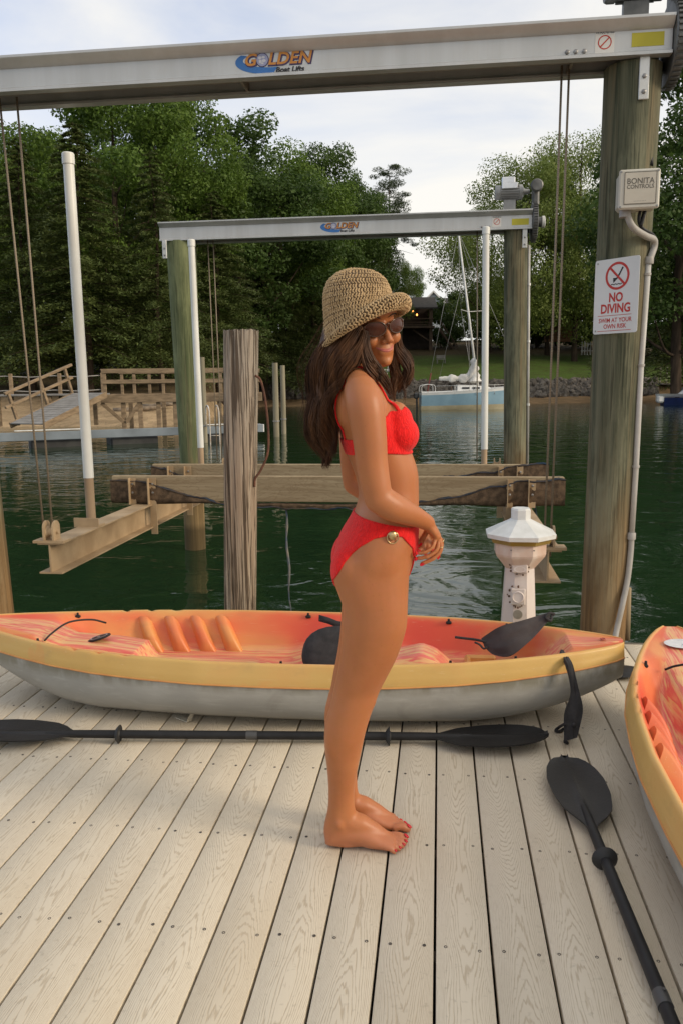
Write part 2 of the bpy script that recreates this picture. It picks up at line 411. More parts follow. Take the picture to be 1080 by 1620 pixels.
def trunk_mb(H, r, B=None, clumps=None, lean=0.0, limbs=9, seed=0):
    r_ = random.Random(seed); mb = MB()
    pts = [Vector((lean * math.sin(z * 2.2) * .4 + .12 * math.sin(z * 9 + seed), .12 * math.cos(z * 7 + seed), z * H)) for z in (-.03, 0, .06, .2, .4, .6, .8, .95)]
    mb.tube(pts, [r * 1.5, r * 1.25, r, r * .88, r * .7, r * .5, r * .28, r * .08], 9)
    if clumps is not None:
        for c in r_.sample(list(clumps), min(limbs, len(clumps))):
            z0 = max(.18 * H, c[2] - .28 * H); f = z0 / H
            p0 = Vector((0, 0, z0)); p2 = Vector(c[:3]); p1 = (p0 + p2) / 2 + Vector((0, 0, -.04 * H))
            mb.tube(spline([p0, p1, p2], 4), [r * .42 * (1 - .8 * k / 8) * (1 - .4 * f) for k in range(9)], 5)
    if B is not None:
        for a, z, L in r_.sample(list(B), min(limbs, len(B))):
            p = Vector((math.cos(a), math.sin(a), 0))
            mb.tube([Vector((0, 0, z)), Vector((0, 0, z)) + p * L * .5 + Vector((0, 0, -.06 * L)), Vector((0, 0, z)) + p * L * .95 + Vector((0, 0, -.22 * L))], [r * .16, r * .1, r * .04], 4)
    return mb
def quads(n): return np.arange(n * 4, dtype=np.int32).reshape(-1, 4)
TREES = {}
def tree_proto(key, kind, H, W, leafm, seed, r, **kw):
    root = thing('broadleaf_tree' if kind == 'b' else 'hemlock_tree' if kind == 'h' else 'pine_tree', (0, 0, 0))
    if kind == 'b': LV, C = crown_broad(H, W, seed=seed, **kw); tb = trunk_mb(H, r, clumps=C, seed=seed, limbs=12)
    elif kind == 'h': LV, B = crown_hemlock(H, W, seed=seed, **kw); tb = trunk_mb(H, r, B=B, seed=seed, limbs=60)
    else: LV, B = crown_pine(H, W, seed=seed, **kw); tb = trunk_mb(H, r, B=B, seed=seed, limbs=42)
    tb.build('trunk', BARK, root, angle=180)
    mesh_np('crown', LV, quads(len(LV) // 4), leafm, root, smooth=False)
    TREES[key] = [root, H, W, False]
tree_proto('broad1', 'b', 18, 11, LEAF[0], 3, .28, n=44000, size=.115)
tree_proto('broad2', 'b', 18, 9.5, LEAF[1], 11, .26, n=38000, size=.115)
tree_proto('broad3', 'b', 16, 12, LEAF[4], 23, .26, n=52000, low=.12, size=.092)
tree_proto('broad4', 'b', 19, 8.5, LEAF[0], 31, .26, n=38000, low=.25, size=.11)
tree_proto('hem1', 'h', 17, 9.5, LEAF[2], 5, .22, n=44000, size=.115)
tree_proto('hem2', 'h', 16, 8, LEAF[2], 9, .2, n=38000, low=.2, size=.115)
tree_proto('pine1', 'p', 20, 6.5, LEAF[3], 13, .2, n=14000, size=.12)
tree_proto('pine2', 'p', 22, 8, LEAF[3], 17, .22, low=.42, n=16000, size=.12)
tree_proto('low1', 'b', 4.5, 5, LEAF[1], 41, .08, n=5000, low=.02, size=.13, nclump=40)
tree_proto('low2', 'b', 7, 5.5, LEAF[1], 47, .1, n=6500, low=.05, size=.15, nclump=45)
def plant(key, px, D, top=None, label='', group=None, sw=1.0, h=None, name=None):
    root, H, W, used = TREES[key]
    t = root if not used else copy_tree(root)
    TREES[key][3] = True
    p = bear(px, D); z = ground_z(p)
    if h is None: h = at_d(px, top, D).z - z
    k = h / H
    t.location = (p.x, p.y, z - .05); t.scale = (k * sw, k * sw, k); t.rotation_euler = (0, 0, (px * 1.37 + D * .71) % 6.28)
    tag(t, label, 'shrub' if key.startswith('low') else 'tree', group)
    return t
LW = 'trees of the wood on the left shore'; RW = 'trees of the wood on the right shore'; BK = 'trees standing deep in the left wood'
# front row of the left wood
plant('broad4', -25, 52, 165, 'broadleaf tree at the left edge, behind the two front left lift cables', LW)
plant('hem1', 62, 48, 215, 'dark conifer between the front left cables and the near white pole', LW, 1.1)
plant('hem2', 148, 46, 190, 'dark feathery conifer just right of the near white pole', LW, 1.25)
plant('broad1', 205, 58, 105, 'tall leafy tree whose top reaches up behind the near lift beam', LW, 1.0)
plant('hem1', 262, 47, 235, 'olive feathery conifer behind the green far left piling', LW, 1.0)
plant('broad4', 312, 62, 135, 'bright green tree at the notch of open sky under the near beam', LW, 1.0)
plant('broad2', 388, 70, 185, 'rounded broadleaf tree above the middle of the far lift beam, left of the darker one', LW, 1.2)
plant('hem2', 352, 55, 300, 'conifer rising behind the left half of the far lift beam', LW, 1.25)
plant('broad1', 452, 80, 225, 'broadleaf tree right of the rounded one, above the far beam', LW, .95)
plant('broad2', 522, 86, 232, 'dark full tree straight above the straw hat, taller than its right neighbour', LW, 1.0)
plant('broad2', 572, 92, 275, 'broadleaf tree between the darkest one and the lone thin pine', LW, .8)
plant('hem1', 425, 74, 330, 'conifer low behind the middle of the far lift beam', LW, 1.25)
plant('hem2', 500, 80, 350, 'feathery conifer just left of the straw hat crown', LW, 1.25)
plant('pine1', 616, 100, 262, 'thin pine with a bare trunk standing against the sky right of the wood', LW, 1.05)
plant('broad1', 646, 118, 412, 'small leafy tree right of the thin pine, over the dark roof', LW, .62)
plant('broad3', 610, 104, 395, 'leafy tree at the foot of the thin pine behind the hat', LW, .7)
# behind it
DEEP = ['behind the second cable from the left edge', 'behind the top of the near white pole', 'filling the gap right of the near white pole', 'a pine over the far beam left end', 'behind the middle white pole', 'behind the left third of the far lift beam', 'behind the rounded tree over the far beam', 'left of the straw hat, behind the darkest tree', 'right of the darkest tree and above the straw hat', 'cut by the left edge of the picture']
SHR = ['at the left edge', 'behind the sloping gangway rail', 'behind the upper end of the gangway', 'right of the near white pole', 'behind the left half of the pier railing', 'behind the middle of the pier railing', 'just left of the green piling', 'between the middle white pole and the weathered post', 'behind the left side of the weathered post', 'right of the weathered post', 'behind the thin twin pilings', 'right of the thin twin pilings', 'beside the back brim of the straw hat', 'behind the crown of the straw hat']
SHL = ['right of the sailboat mast', 'behind the far right piling', 'between the far right piling and the near cables', 'between the near cables and the white fence', 'behind the near right piling', 'behind the no diving sign', 'right of the conduit', 'at the right edge of the picture', 'left of the sailboat mast']
for k, (key, px, D, top) in enumerate([('broad2', 18, 66, 235), ('broad1', 100, 70, 205), ('broad2', 158, 74, 170), ('pine2', 245, 76, 150), ('broad2', 285, 76, 190), ('broad1', 345, 86, 235), ('broad2', 415, 96, 240), ('broad2', 482, 102, 262), ('broad2', 545, 112, 290), ('broad1', -90, 60, 190)]):
    plant(key, px, D, top, 'tree deep in the left wood, ' + DEEP[k], BK)
for k, (key, px, D, h) in enumerate([('low2', -30, 60, 8), ('low2', 30, 62, 9), ('low1', 75, 58, 5), ('low2', 118, 64, 9), ('low2', 170, 62, 8), ('low1', 210, 60, 6), ('low2', 236, 66, 9), ('low2', 300, 68, 9), ('low1', 330, 64, 6), ('low2', 372, 78, 10), ('low2', 420, 88, 10), ('low2', 462, 88, 9), ('low2', 510, 96, 10), ('low2', 548, 104, 10)]):
    plant(key, px, D, None, 'shaded shrub under the left wood, ' + SHR[k], 'undergrowth of the left wood', 1.35, h)
# right shore
plant('broad3', 808, 92, 238, 'pale green loose tree behind the far lift motor', RW, .95)
plant('broad3', 772, 104, 300, 'pale leafy tree whose left edge overhangs the sailboat mast', RW, .62)
plant('broad3', 905, 94, 190, 'tall green tree between the far right piling and the near right piling', RW, .72)
plant('broad4', 862, 100, 262, 'mid green tree behind the gear wheel of the far lift', RW, .9)
plant('broad3', 950, 98, 270, 'pale green tree just behind the left edge of the near right piling', RW, .8)
plant('broad2', 1062, 60, 70, 'tall dark tree at the right edge, behind the grey conduit', RW, 1.1)
plant('hem1', 1120, 66, 30, 'dark conifer cut by the right edge of the picture', RW, 1.1)
plant('broad2', 1010, 100, 300, 'dark tree right behind the no diving sign', RW, .9)
for k, (key, px, D, h) in enumerate([('low2', 790, 112, 9), ('low2', 845, 112, 8), ('low1', 875, 116, 6), ('low2', 925, 110, 9), ('low2', 965, 108, 9), ('low2', 1030, 98, 9), ('low2', 1075, 92, 10), ('low2', 1130, 90, 10), ('low2', 752, 128, 7)]):
    plant(key, px, D, None, 'shaded shrub above the right lawn, ' + SHL[k], 'undergrowth above the right lawn', 1.4, h)
plant('low2', 715, 118, 462, 'dark clipped shrub beside the stair of the dark timber house', None, 1.1)
plant('low2', 697, 114, 480, 'dark shrub directly right of the dark timber house', None, .8)
# ---------------------------------------------------------------- the near dock
def plank_mat():
    n = NT('composite_plank'); v = n.tc(); x, y, z = n.sep(n.raw)
    rnd = n.rnd
    n1 = n.noise(1.0, (0, 1.6, 0), 2); n2 = n.noise(1.0, (30, 2.6, 1), 4, .55)
    xo = n.math('ADD', x, n.math('MULTIPLY_ADD', n1, .075, -.0375))
    sg = n.math('MULTIPLY_ADD', n.math('GREATER_THAN', n.math('FRACT', n.math('MULTIPLY', rnd, 7.3)), .5), 2, -1)
    h = n.math('MULTIPLY', n.math('MULTIPLY', xo, xo), 2700)
    n3 = n.noise(1.0, (0, .85, 0), 1)
    h = n.math('ADD', h, n.math('MULTIPLY', n3, 52)); h = n.math('ADD', h, n.math('MULTIPLY', n.math('MULTIPLY', y, 6), sg))
    h = n.math('ADD', h, n.math('MULTIPLY', n2, 4.6))
    h = n.math('ADD', h, n.math('MULTIPLY', rnd, 10))
    w = n.math('SINE', n.math('MULTIPLY', h, 6.283))
    w = n.math('ADD', w, n.math('MULTIPLY_ADD', n.noise(1.0, (260, 30, 1), 3), 1.6, -.8))
    line = n.fade(w, .40, 1.05)
    big = n.noise(2.1, (1, .6, 1), 4)
    c = n.mix(n.math('MULTIPLY', line, .60), (.64, .57, .45), (.39, .31, .21))
    c = n.mix(n.math('MULTIPLY', n.fade(big, .45, .75), .40), c, (.45, .365, .25))
    tone = n.ramp(rnd, [(0, (.90, .90, .91)), (1, (1.05, 1.04, 1.02))])
    c = n.mix(1.0, c, tone, 'MULTIPLY')
    speck = n.noise(55, detail=2); c = n.mix(n.math('MULTIPLY', n.fade(speck, .62, .78), .35), c, (.26, .22, .16))
    n.set(col=c, rough=.62, spec=.35)
    n.bump(n.math('ADD', n.math('MULTIPLY', line, -1), n.math('MULTIPLY', n.noise(160, (1, .15, 1), 2), .5)), .35, .0012)
    return n.mat
PLANK = plank_mat()
dock = thing('near_dock', (0, 0, 0), 'cream composite plank dock deck under the woman and the kayaks', 'dock')
PW, PP, Y0, Y1 = .1345, .1413, -2.2, 4.255
def plank_mesh():
    mb = MB(); w, b, t = PW / 2, .003, .026; L = (Y1 - Y0) / 2
    prof = [(-w, -t), (w, -t), (w, -b), (w - b * .3, -b * .3), (w - b, 0), (-w + b, 0), (-w + b * .3, -b * .3), (-w, -b)]
    mb.loft([[(x, y, z) for x, z in prof] for y in (-L, L)])
    return mb
pk = None
for i in range(-26, 21):
    xc = PP / 2 + PP * i; yc = (Y0 + Y1) / 2 + random.uniform(-.003, .003)
    if pk is None:
        pk = plank_mesh().build('plank', PLANK, dock, angle=30); o = pk
    else:
        o = pk.copy(); COL.objects.link(o); o.parent = dock
    o.location = (xc, yc, random.uniform(-.0006, .0006))
SCREW = simple('dark_screw', (.05, .042, .035), (.10, .085, .07), 30, .6)
sm_ = MB()
for r in np.arange(-2.0, 4.2, .447):
    for i in range(-26, 21):
        for sgn in (-1, 1):
            cx = PP / 2 + PP * i + sgn * .044 + random.uniform(-.004, .004); cy = r + .238 + random.uniform(-.007, .007)
            if cy > 4.2: continue
            sm_.lathe([(.0046, -.002), (.0046, .0008), (.0030, .0009), (.0020, -.0004)], 8, (cx, cy, 0.0002), caps=True)
so = sm_.build('screw_heads', SCREW, dock, angle=180); so['kind'] = 'stuff'
JW = simple('joist_wood', (.10, .075, .05), (.05, .04, .03), 3, .9)
jb = MB()
for r in np.arange(-2.0, 4.2, .447): jb.box(-3.7, 2.9, r + .238 - .019, r + .238 + .019, -.24, -.028)
jb.build('joists', JW, dock)
fb = MB(); fb.box(-3.72, 2.92, 4.262, 4.30, -.26, -.004, b=.004); fb.build('fascia_board', simple('dock_edge', (.20, .165, .12), (.10, .085, .065), 3, .85, stretch=(.3, 3, 3)), dock)

# ---------------------------------------------------------------- the boat lift
def pile_mat(name, green, dark, brown, zb, zt):
    n = NT(name); n.tc(); x, y, z = n.sep(n.raw)
    s = n.noise(1.0, (26, 26, .8), 5, .65); b = n.noise(2.6, (1.6, 1.6, .45), 6, .65); f = n.noise(1, (90, 90, 2.2), 4); g = n.noise(1.0, (9, 9, .5), 5, .6, .5)
    c = n.mix(n.fade(s, .36, .64), green, dark)
    c = n.mix(n.math('MULTIPLY', n.fade(b, .46, .64), .8), c, tuple(k * 1.5 for k in green))
    c = n.mix(n.math('MULTIPLY', n.fade(g, .50, .66), .75), c, (.20, .155, .09))
    c = n.mix(n.math('MULTIPLY', n.fade(f, .57, .63), .6), c, tuple(k * .45 for k in dark))
    zz = n.math('ADD', z, n.math('MULTIPLY_ADD', b, 1.3, -.65))
    bc = n.mix(n.fade(s, .32, .66), brown, tuple(k * .45 for k in brown)); bc = n.mix(n.math('MULTIPLY', n.fade(b, .5, .68), .6), bc, (.36, .25, .14))
    c = n.mix(n.fade(zz, zt, zb), c, bc)
    wet = n.fade(z, -.16, -.24); c = n.mix(n.math('MULTIPLY', wet, .7), c, (.06, .045, .022))
    n.set(col=c, rough=.85, spec=.2); n.bump(n.math('ADD', s, n.math('MULTIPLY', f, .8)), .9, .008); return n.mat
PILE_A = pile_mat('pile_wood_grey', (.148, .145, .095), (.052, .060, .038), (.27, .165, .075), .10, 1.0)
PILE_B = pile_mat('pile_wood_green', (.175, .19, .095), (.095, .115, .055), (.31, .215, .105), .05, .45)
GALV = simple('galvanised_steel', (.62, .62, .60), (.50, .50, .48), 12, .45, .55, bump=.05)
BOLT = simple('bolt_steel', (.35, .34, .33), (.22, .21, .20), 20, .4, .8)
def bolt(p, parent):
    b = MB(); b.lathe([(.011, 0), (.011, .006), (.006, .009)], 6, p, axis=Matrix(((1, 0, 0), (0, 0, -1), (0, 1, 0)))); return b.build('bolt', BOLT, parent)
def pile(x0, x1, y, r0, r1, m, label, strap=None, seed=0, ztop=2.93):
    t = thing('piling', (x0, y, 0), label, 'piling', None)
    mb = MB(); n = 22; rr = random.Random(seed); ph = [rr.uniform(0, 6.3) for _ in range(4)]
    rings = []
    for z in (-2.6, -.5, -.2, 0, .3, .6, 1.0, 1.4, 1.8, 2.2, 2.6, ztop):
        f = max(0, z) / ztop; cx = x0 + (x1 - x0) * f; r = r0 + (r1 - r0) * f
        rings.append([(cx + math.cos(a) * r * (1 + .018 * math.sin(3 * a + ph[0] + z) + .012 * math.sin(7 * a + ph[1])), y + math.sin(a) * r * (1 + .018 * math.sin(2 * a + ph[2] - z)), z) for a in [2 * math.pi * k / n for k in range(n)]])
    mb.loft(rings); mb.build('post', m, t, angle=60)
    if strap:
        sx, sy = strap
        s = MB(); s.box(sx - .024, sx + .024, sy - .008, sy, ztop - .19, ztop + .005, b=.003); so_ = s.build('strap_plate', GALV, t)
        for dz in (.085, .155): bolt((sx, sy - .008, ztop - dz), so_)
    return t
pile(.913, .945, 4.42, .121, .138, PILE_A, 'thick grey green piling on the right that carries the no diving sign', (.968, 4.282), 1)
pile(-2.69, -2.78, 4.42, .115, .118, PILE_A, 'brown piling cut off by the left edge of the picture', None, 2)
pile(-2.775, -2.79, 8.75, .118, .160, PILE_B, 'bright green piling under the left end of the far lift beam', (-2.93, 8.595), 3)
pile(.825, .775, 8.75, .122, .124, PILE_A, 'grey green piling under the motor end of the far lift beam', (.85, 8.62), 4)

def alu_mat():
    n = NT('lift_aluminium'); s = n.noise(1.0, (9, 9, .7), 4); f = n.noise(60, (1, 1, .06), 3); d = n.noise(3, detail=5)
    c = n.mix(n.fade(s, .3, .7), (.52, .525, .52), (.44, .44, .43)); c = n.mix(n.math('MULTIPLY', n.fade(f, .5, .75), .25), c, (.46, .44, .40)); c = n.mix(n.math('MULTIPLY', n.fade(d, .55, .75), .3), c, (.42, .38, .32))
    n.set(col=c, rough=.42, metal=.45); return n.mat
ALU = alu_mat()
def inkm(name, c, rough=.6): return simple(name, c, tuple(k * .93 for k in c), 8, rough, spec=.3)
ORANGE, NAVY, BLUE, BLACKI, WHITEI, REDI, YELLOWI, STEELB = inkm('print_orange', (.55, .24, .06)), inkm('print_navy', (.06, .045, .11)), inkm('print_blue', (.05, .16, .42)), inkm('print_black', (.03, .03, .035)), inkm('print_white', (.68, .66, .62)), inkm('print_red', (.50, .05, .03)), inkm('print_yellow', (.50, .44, .05)), inkm('print_globe', (.30, .32, .48))
def text_mb(s, size, M4, m=0, bold=0.0, shear=0.0, sx=1.0, sp=1.0, depth=0.0, align='CENTER'):
    cu = bpy.data.curves.new('lettering', 'FONT'); cu.body = s; cu.size = size; cu.align_x = align; cu.align_y = 'CENTER'; cu.shear = shear; cu.offset = bold; cu.space_character = sp; cu.extrude = depth; cu.resolution_u = 3
    o = bpy.data.objects.new('lettering', cu); COL.objects.link(o)
    me = o.to_mesh(); V = [M4 @ Vector((v.co.x * sx, v.co.y, v.co.z)) for v in me.vertices]; F = [tuple(p.vertices) for p in me.polygons]
    o.to_mesh_clear(); bpy.data.objects.remove(o); bpy.data.curves.remove(cu)
    return V, F
def face_frame(o, right, upv):           # local xy plane on a surface: x along right, y along up
    r_, u_ = Vector(right).normalized(), Vector(upv).normalized(); n_ = r_.cross(u_)
    M = Matrix((r_, u_, n_)).transposed().to_4x4(); M.translation = Vector(o); return M
def off(M, x, y, z): return M @ Matrix.Translation((x, y, z))
def disc(mb, M, r, n=24, m=0, r0=0.0, d=.0006, a0=0, a1=2 * math.pi, sy=1.0):
    A_ = [a0 + (a1 - a0) * k / n for k in range(n + 1)]
    if r0 > 0:
        V = [M @ Vector((r * math.cos(a), r * math.sin(a) * sy, 0)) for a in A_] + [M @ Vector((r0 * math.cos(a), r0 * math.sin(a) * sy, 0)) for a in A_]
        mb.add(V, [(i, i + 1, n + 2 + i, n + 1 + i) for i in range(n)], m)
    else:
        V = [M @ Vector((r * math.cos(a), r * math.sin(a) * sy, 0)) for a in A_[:-1]]; mb.add(V, [tuple(range(n))], m)
def flat_part(name, mats, parent, mb): return mb.build(name, mats, parent, smooth=False)
def overhead(x0, x1, y, ztop, zb, label, logo_x, warn_x, yel, front, motor_dx):
    t = thing('overhead_beam', (x0, y, zb), label, 'beam', None)
    prof = [(-.035, ztop), (-.035, ztop - .012), (-.012, ztop - .040), (.012, ztop - .052), (.012, zb + .022), (-.004, zb + .014), (-.004, zb), (.05, zb), (.05, zb + .012), (.022, zb + .02), (.022, ztop - .05), (.25, ztop - .05), (.25, zb + .02), (.225, zb + .012), (.225, zb), (.285, zb), (.285, zb + .014), (.262, zb + .022), (.262, ztop - .05), (.31, ztop - .012), (.31, ztop)]
    mb = MB()
    n = len(prof)
    V = [(x, y + p, q) for x in (x0, x1) for p, q in prof]
    F = [(i, (i + 1) % n, n + (i + 1) % n, n + i) for i in range(n)]
    mb.add(V, F); bm_ = mb.build('profile', ALU, t, angle=25)
    wf = y + .012
    dr = MB(); dr.tube([(x0 + .05, y + .135, zb + .055), (x1 - .05, y + .135, zb + .055)], .028, 12)
    for xx in (x0 + .4, (x0 + x1) / 2, x1 - .45): dr.box(xx - .006, xx + .006, y + .024, y + .248, zb + .012, zb + .075)
    dr.build('drive_pipe', simple('drive_pipe', (.38, .34, .29), (.25, .21, .17), 6, .5, .5), t)
    # logo: swoosh, letters with a dark outline, globe for the O, second line
    M = face_frame((logo_x, wf - .0012, (ztop - .052 + zb + .02) / 2 + .004), (1, 0, 0), (0, 0, 1))
    sw = MB(); N = 20; A_ = [math.pi * (.80 + .76 * k / N) for k in range(N + 1)]
    out = [(-.06 + .165 * math.cos(a), .005 + .058 * math.sin(a)) for a in A_]; inn = [(-.035 + .150 * math.cos(a), .012 + .036 * math.sin(a)) for a in A_]
    sw.add([M @ Vector((a, b, 0)) for a, b in out] + [M @ Vector((a, b, 0)) for a, b in inn], [(k, k + 1, N + 2 + k, N + 1 + k) for k in range(N)])
    flat_part('logo_swoosh', BLUE, t, sw)
    for nm, mt, bold, dx, dy, dz in (('logo_outline', NAVY, .0058, .003, -.003, .0006), ('logo_letters', ORANGE, .0018, 0, 0, .0012)):
        lb = MB()
        V, F = text_mb('G', .078, off(M, -.150 + dx, .012 + dy, dz), 0, bold, .22, 1.12); lb.add(V, F)
        V, F = text_mb('LDEN', .078, off(M, .052 + dx, .012 + dy, dz), 0, bold, .22, 1.10, 1.04); lb.add(V, F)
        flat_part(nm, mt, t, lb)
    gl = MB(); disc(gl, off(M, -.085, .012, .0010), .034, 24, 0); disc(gl, off(M, -.085, .012, .0016), .030, 24, 1)
    for a, b, c, d in ((-.012, .010, .010, .007), (.006, .012, .009, .006), (.008, -.004, .011, .008), (-.010, -.008, .008, .010), (.0, -.016, .008, .005)): disc(gl, off(M, -.085 + a, .012 + b, .0020), c, 7, 2, sy=d / c)
    flat_part('logo_globe', [NAVY, STEELB, inkm('print_land', (.55, .55, .60))], t, gl)
    lb = MB(); V, F = text_mb('Boat Lifts', .034, off(M, .055, -.040, .0012), 0, .0012, .18, 1.12); lb.add(V, F); flat_part('logo_tagline', BLACKI, t, lb)
    # warning sticker and yellow label
    M = face_frame((warn_x, wf - .0012, (ztop - .052 + zb + .02) / 2 + .002), (1, 0, 0), (0, 0, 1))
    w_ = MB(); w_.add([M @ Vector(p) for p in ((-.045, -.050, 0), (.045, -.050, 0), (.045, .050, 0), (-.045, .050, 0))], [(0, 1, 2, 3)], 0)
    disc(w_, off(M, 0, 0, .0007), .032, 28, 1, .027)
    w_.add([off(M, 0, 0, .0007) @ Vector(p) for p in ((-.022, -.018, 0), (-.018, -.022, 0), (.022, .018, 0), (.018, .022, 0))], [(0, 1, 2, 3)], 1)
    V, F = text_mb('WARNING', .017, off(M, 0, .044, .0007), 0, .0004, 0, 1.05); w_.add(V, F, 2)
    flat_part('warning_sticker', [WHITEI, REDI, BLACKI], t, w_)
    yb = MB(); c0, c1 = yel
    yb.box(c0, c1, wf - .0015, wf - .0002, zb + .040, zb + .102); flat_part('yellow_label', YELLOWI, t, yb)
    for dx in (-.30, -.26, -.22): bolt((yel[0] + dx, wf, zb + .034), t)
    # end drive: gear housing, toothed wheel, shaft, motor
    AX = Matrix(((0, 0, 1), (0, 1, 0), (-1, 0, 0)))
    DK = simple('gear_dark', (.16, .158, .15), (.08, .08, .078), 9, .45, .4); MG = simple('motor_grey', (.33, .33, .32), (.24, .24, .235), 9, .5, .3)
    g = MB(); zc = zb + .085; yc = y + .14
    g.lathe([(.185, 0), (.19, .006), (.19, .05), (.17, .056), (.05, .058), (.05, .10), (.035, .105)], 40, (x1 + .004, yc, zc), axis=AX)
    gw = g.build('gear_wheel', DK, t, angle=30)
    tb = MB()
    for k in range(44):
        a = 2 * math.pi * k / 44; tb.obox((x1 + .032, yc + .194 * math.cos(a), zc + .194 * math.sin(a)), (.040, .012, .012), Matrix.Rotation(a, 3, 'X'))
    tb.build('gear_teeth', DK, gw)
    cap = MB(); cap.lathe([(.055, 0), (.06, .004), (.06, .03), (.045, .036)], 20, (x1 + .108, yc, zc), axis=AX); cap.build('hub_cover', simple('cover_white', (.62, .62, .60), (.5, .5, .48), 8, .5), gw)
    hs = MB(); hs.box(x1 + .006, x1 + .075, yc - .055, yc + .055, zc + .15, ztop + .24, b=.018); hs.lathe([(.058, 0), (.062, .01), (.062, .05), (.05, .06)], 18, (x1 + .04, yc - .075, ztop + .235), axis=Matrix(((1, 0, 0), (0, 0, -1), (0, 1, 0)))); hs.build('gear_housing', DK, t)
    mo = MB(); mz = ztop + .20; mx = x1 - motor_dx
    mo.lathe([(.02, -.15), (.066, -.147), (.072, -.135), (.072, -.10), (.067, -.098), (.067, .09), (.072, .092), (.072, .125), (.05, .135), (.03, .137), (.022, .20)], 20, (mx, yc, mz), axis=AX)
    for k in range(20):
        a = 2 * math.pi * k / 20; mo.obox((mx, yc + .070 * math.cos(a), mz - .070 * math.sin(a)), (.18, .006, .012), Matrix.Rotation(-a + 1.57, 3, 'X'))
    mo.box(mx - .06, mx + .06, yc - .02, yc + .02, ztop + .004, ztop + .125)
    mt_ = mo.build('motor', MG if not front else DK, t)
    pl = MB(); pl.box(mx - .085, mx + .07, yc - .092, yc - .055, mz + .02, mz + .078, b=.004); pl.box(mx - .085, mx + .05, yc - .055, yc + .045, mz + .079, mz + .142, b=.008); pl.build('junction_box', simple('box_silver', (.70, .71, .73), (.55, .56, .58), 8, .3, .7), mt_)
    return t
overhead(-3.15, 1.088, 4.255, 3.10, 2.935, 'long aluminium lift beam crossing overhead at the top of the picture', -.815, .775, (.90, 1.05), True, .15)
overhead(-2.985, .918, 8.60, 3.112, 2.925, 'farther lift beam with a grey motor on its right end', -1.02, .565, (.715, .885), False, .22)

# cables
def wire_mat():
    n = NT('steel_cable'); n.tc(); x, y, z = n.sep(n.raw)
    w = n.math('SINE', n.math('MULTIPLY', z, 700)); n.set(col=n.mix(n.fade(w, -1, 1), (.30, .24, .17), (.20, .16, .115)), rough=.6, metal=.25); n.bump(w, .4, .001); return n.mat
WIRE = wire_mat()
def cable(p, q, r, label, group):
    mb = MB(); p, q = Vector(p), Vector(q); mb.tube([p, (p + q) / 2 + Vector((.002, 0, 0)), q], r, 8)
    o = mb.build('cable', WIRE, angle=180, origin=q); tag(o, label, 'cable', group)
cable((-2.405, 4.42, 2.965), (-2.423, 4.60, .50), .0062, 'left one of the two cables at the left edge', 'lift cables')
cable((-2.305, 4.42, 2.965), (-2.366, 4.60, .50), .0062, 'second cable from the left edge, beside the near white pole', 'lift cables')
cable((.598, 4.42, 2.965), (.605, 4.60, .40), .0058, 'left cable of the near pair hanging in front of the right trees', 'lift cables')
cable((.634, 4.42, 2.965), (.640, 4.60, .40), .0058, 'right cable of the near pair hanging left of the sign piling', 'lift cables')
cable((-2.50, 8.76, 2.96), (-2.475, 8.74, .55), .0062, 'left cable of the pair right of the middle white pole', 'lift cables')
cable((-2.44, 8.76, 2.96), (-2.42, 8.74, .55), .0062, 'right cable of the pair right of the middle white pole', 'lift cables')
cable((.375, 8.76, 2.96), (.41, 8.74, .55), .0062, 'single thin cable hugging the left side of the right white pole', 'lift cables')

# cradle: two I beams, two bunks, guide poles
CRM = simple('cradle_metal', (.46, .335, .20), (.33, .23, .13), 5, .7, .1, bump=.15, bscale=30)
def ibeam(mb, x, y0, y1, z0, z1, w, tw=.010, tf=.010):
    mb.box(x - w / 2, x + w / 2, y0, y1, z1 - tf, z1); mb.box(x - w / 2, x + w / 2, y0, y1, z0, z0 + tf); mb.box(x - tw / 2, x + tw / 2, y0 + .001, y1 - .001, z0 + tf, z1 - tf)
cr = thing('lift_cradle', (-.85, 6.6, .25), 'boat lift cradle of tan beams and long wooden bunks over the water', 'boat lift')
for x, fl in ((-2.375, 1), (.625, -1)):
    mb = MB(); ibeam(mb, x, 4.56, 8.78, .252, .445, .15); cb = mb.build('cradle_beam', CRM, cr, smooth=False)
    for yy in (4.60, 8.74):
        e_ = MB(); e_.box(x - .10, x + .10, yy - .05, yy + .05, .446, .462); [e_.prism([(-.045, 0)] + [(.045 * math.cos(a), .075 + .045 * math.sin(a)) for a in [math.pi * (1 - k / 10) for k in range(11)]] + [(.045, 0)], face_frame((xx, yy, .462), (0, 1, 0), (0, 0, 1)), .012) for xx in (x - .036, x + .024)]
        e_.lathe([(.03, -.035), (.038, -.022), (.024, -.008), (.024, .008), (.038, .022), (.03, .035)], 16, (x, yy, .51), axis=Matrix(((0, 0, 1), (0, 1, 0), (-1, 0, 0))))
        e_.lathe([(.012, -.05), (.012, .05)], 8, (x, yy, .51), axis=Matrix(((0, 0, 1), (0, 1, 0), (-1, 0, 0)))); e_.build('pulley_block', CRM, cb)
    for yb in (6.18, 7.12):
        k_ = MB()
        for dx in (-.085, .085):
            k_.box(x + dx - .026, x + dx + .026, yb - .022, yb - .012, .20 if dx * fl > 0 else .44, .66); k_.box(x + dx - .026 - .006 * (1 if dx > 0 else -1), x + dx - .02 - .006 * (1 if dx > 0 else -1), yb - .06, yb - .022, .446, .66)
        k_.box(x - .074, x + .074, yb + .056, yb + .066, .446, .56)
        br = k_.build('bunk_bracket', CRM, cb, smooth=False)
        for dx in (-.085, .085):
            for z in (.54, .61): bolt((x + dx, yb - .022, z), cb)
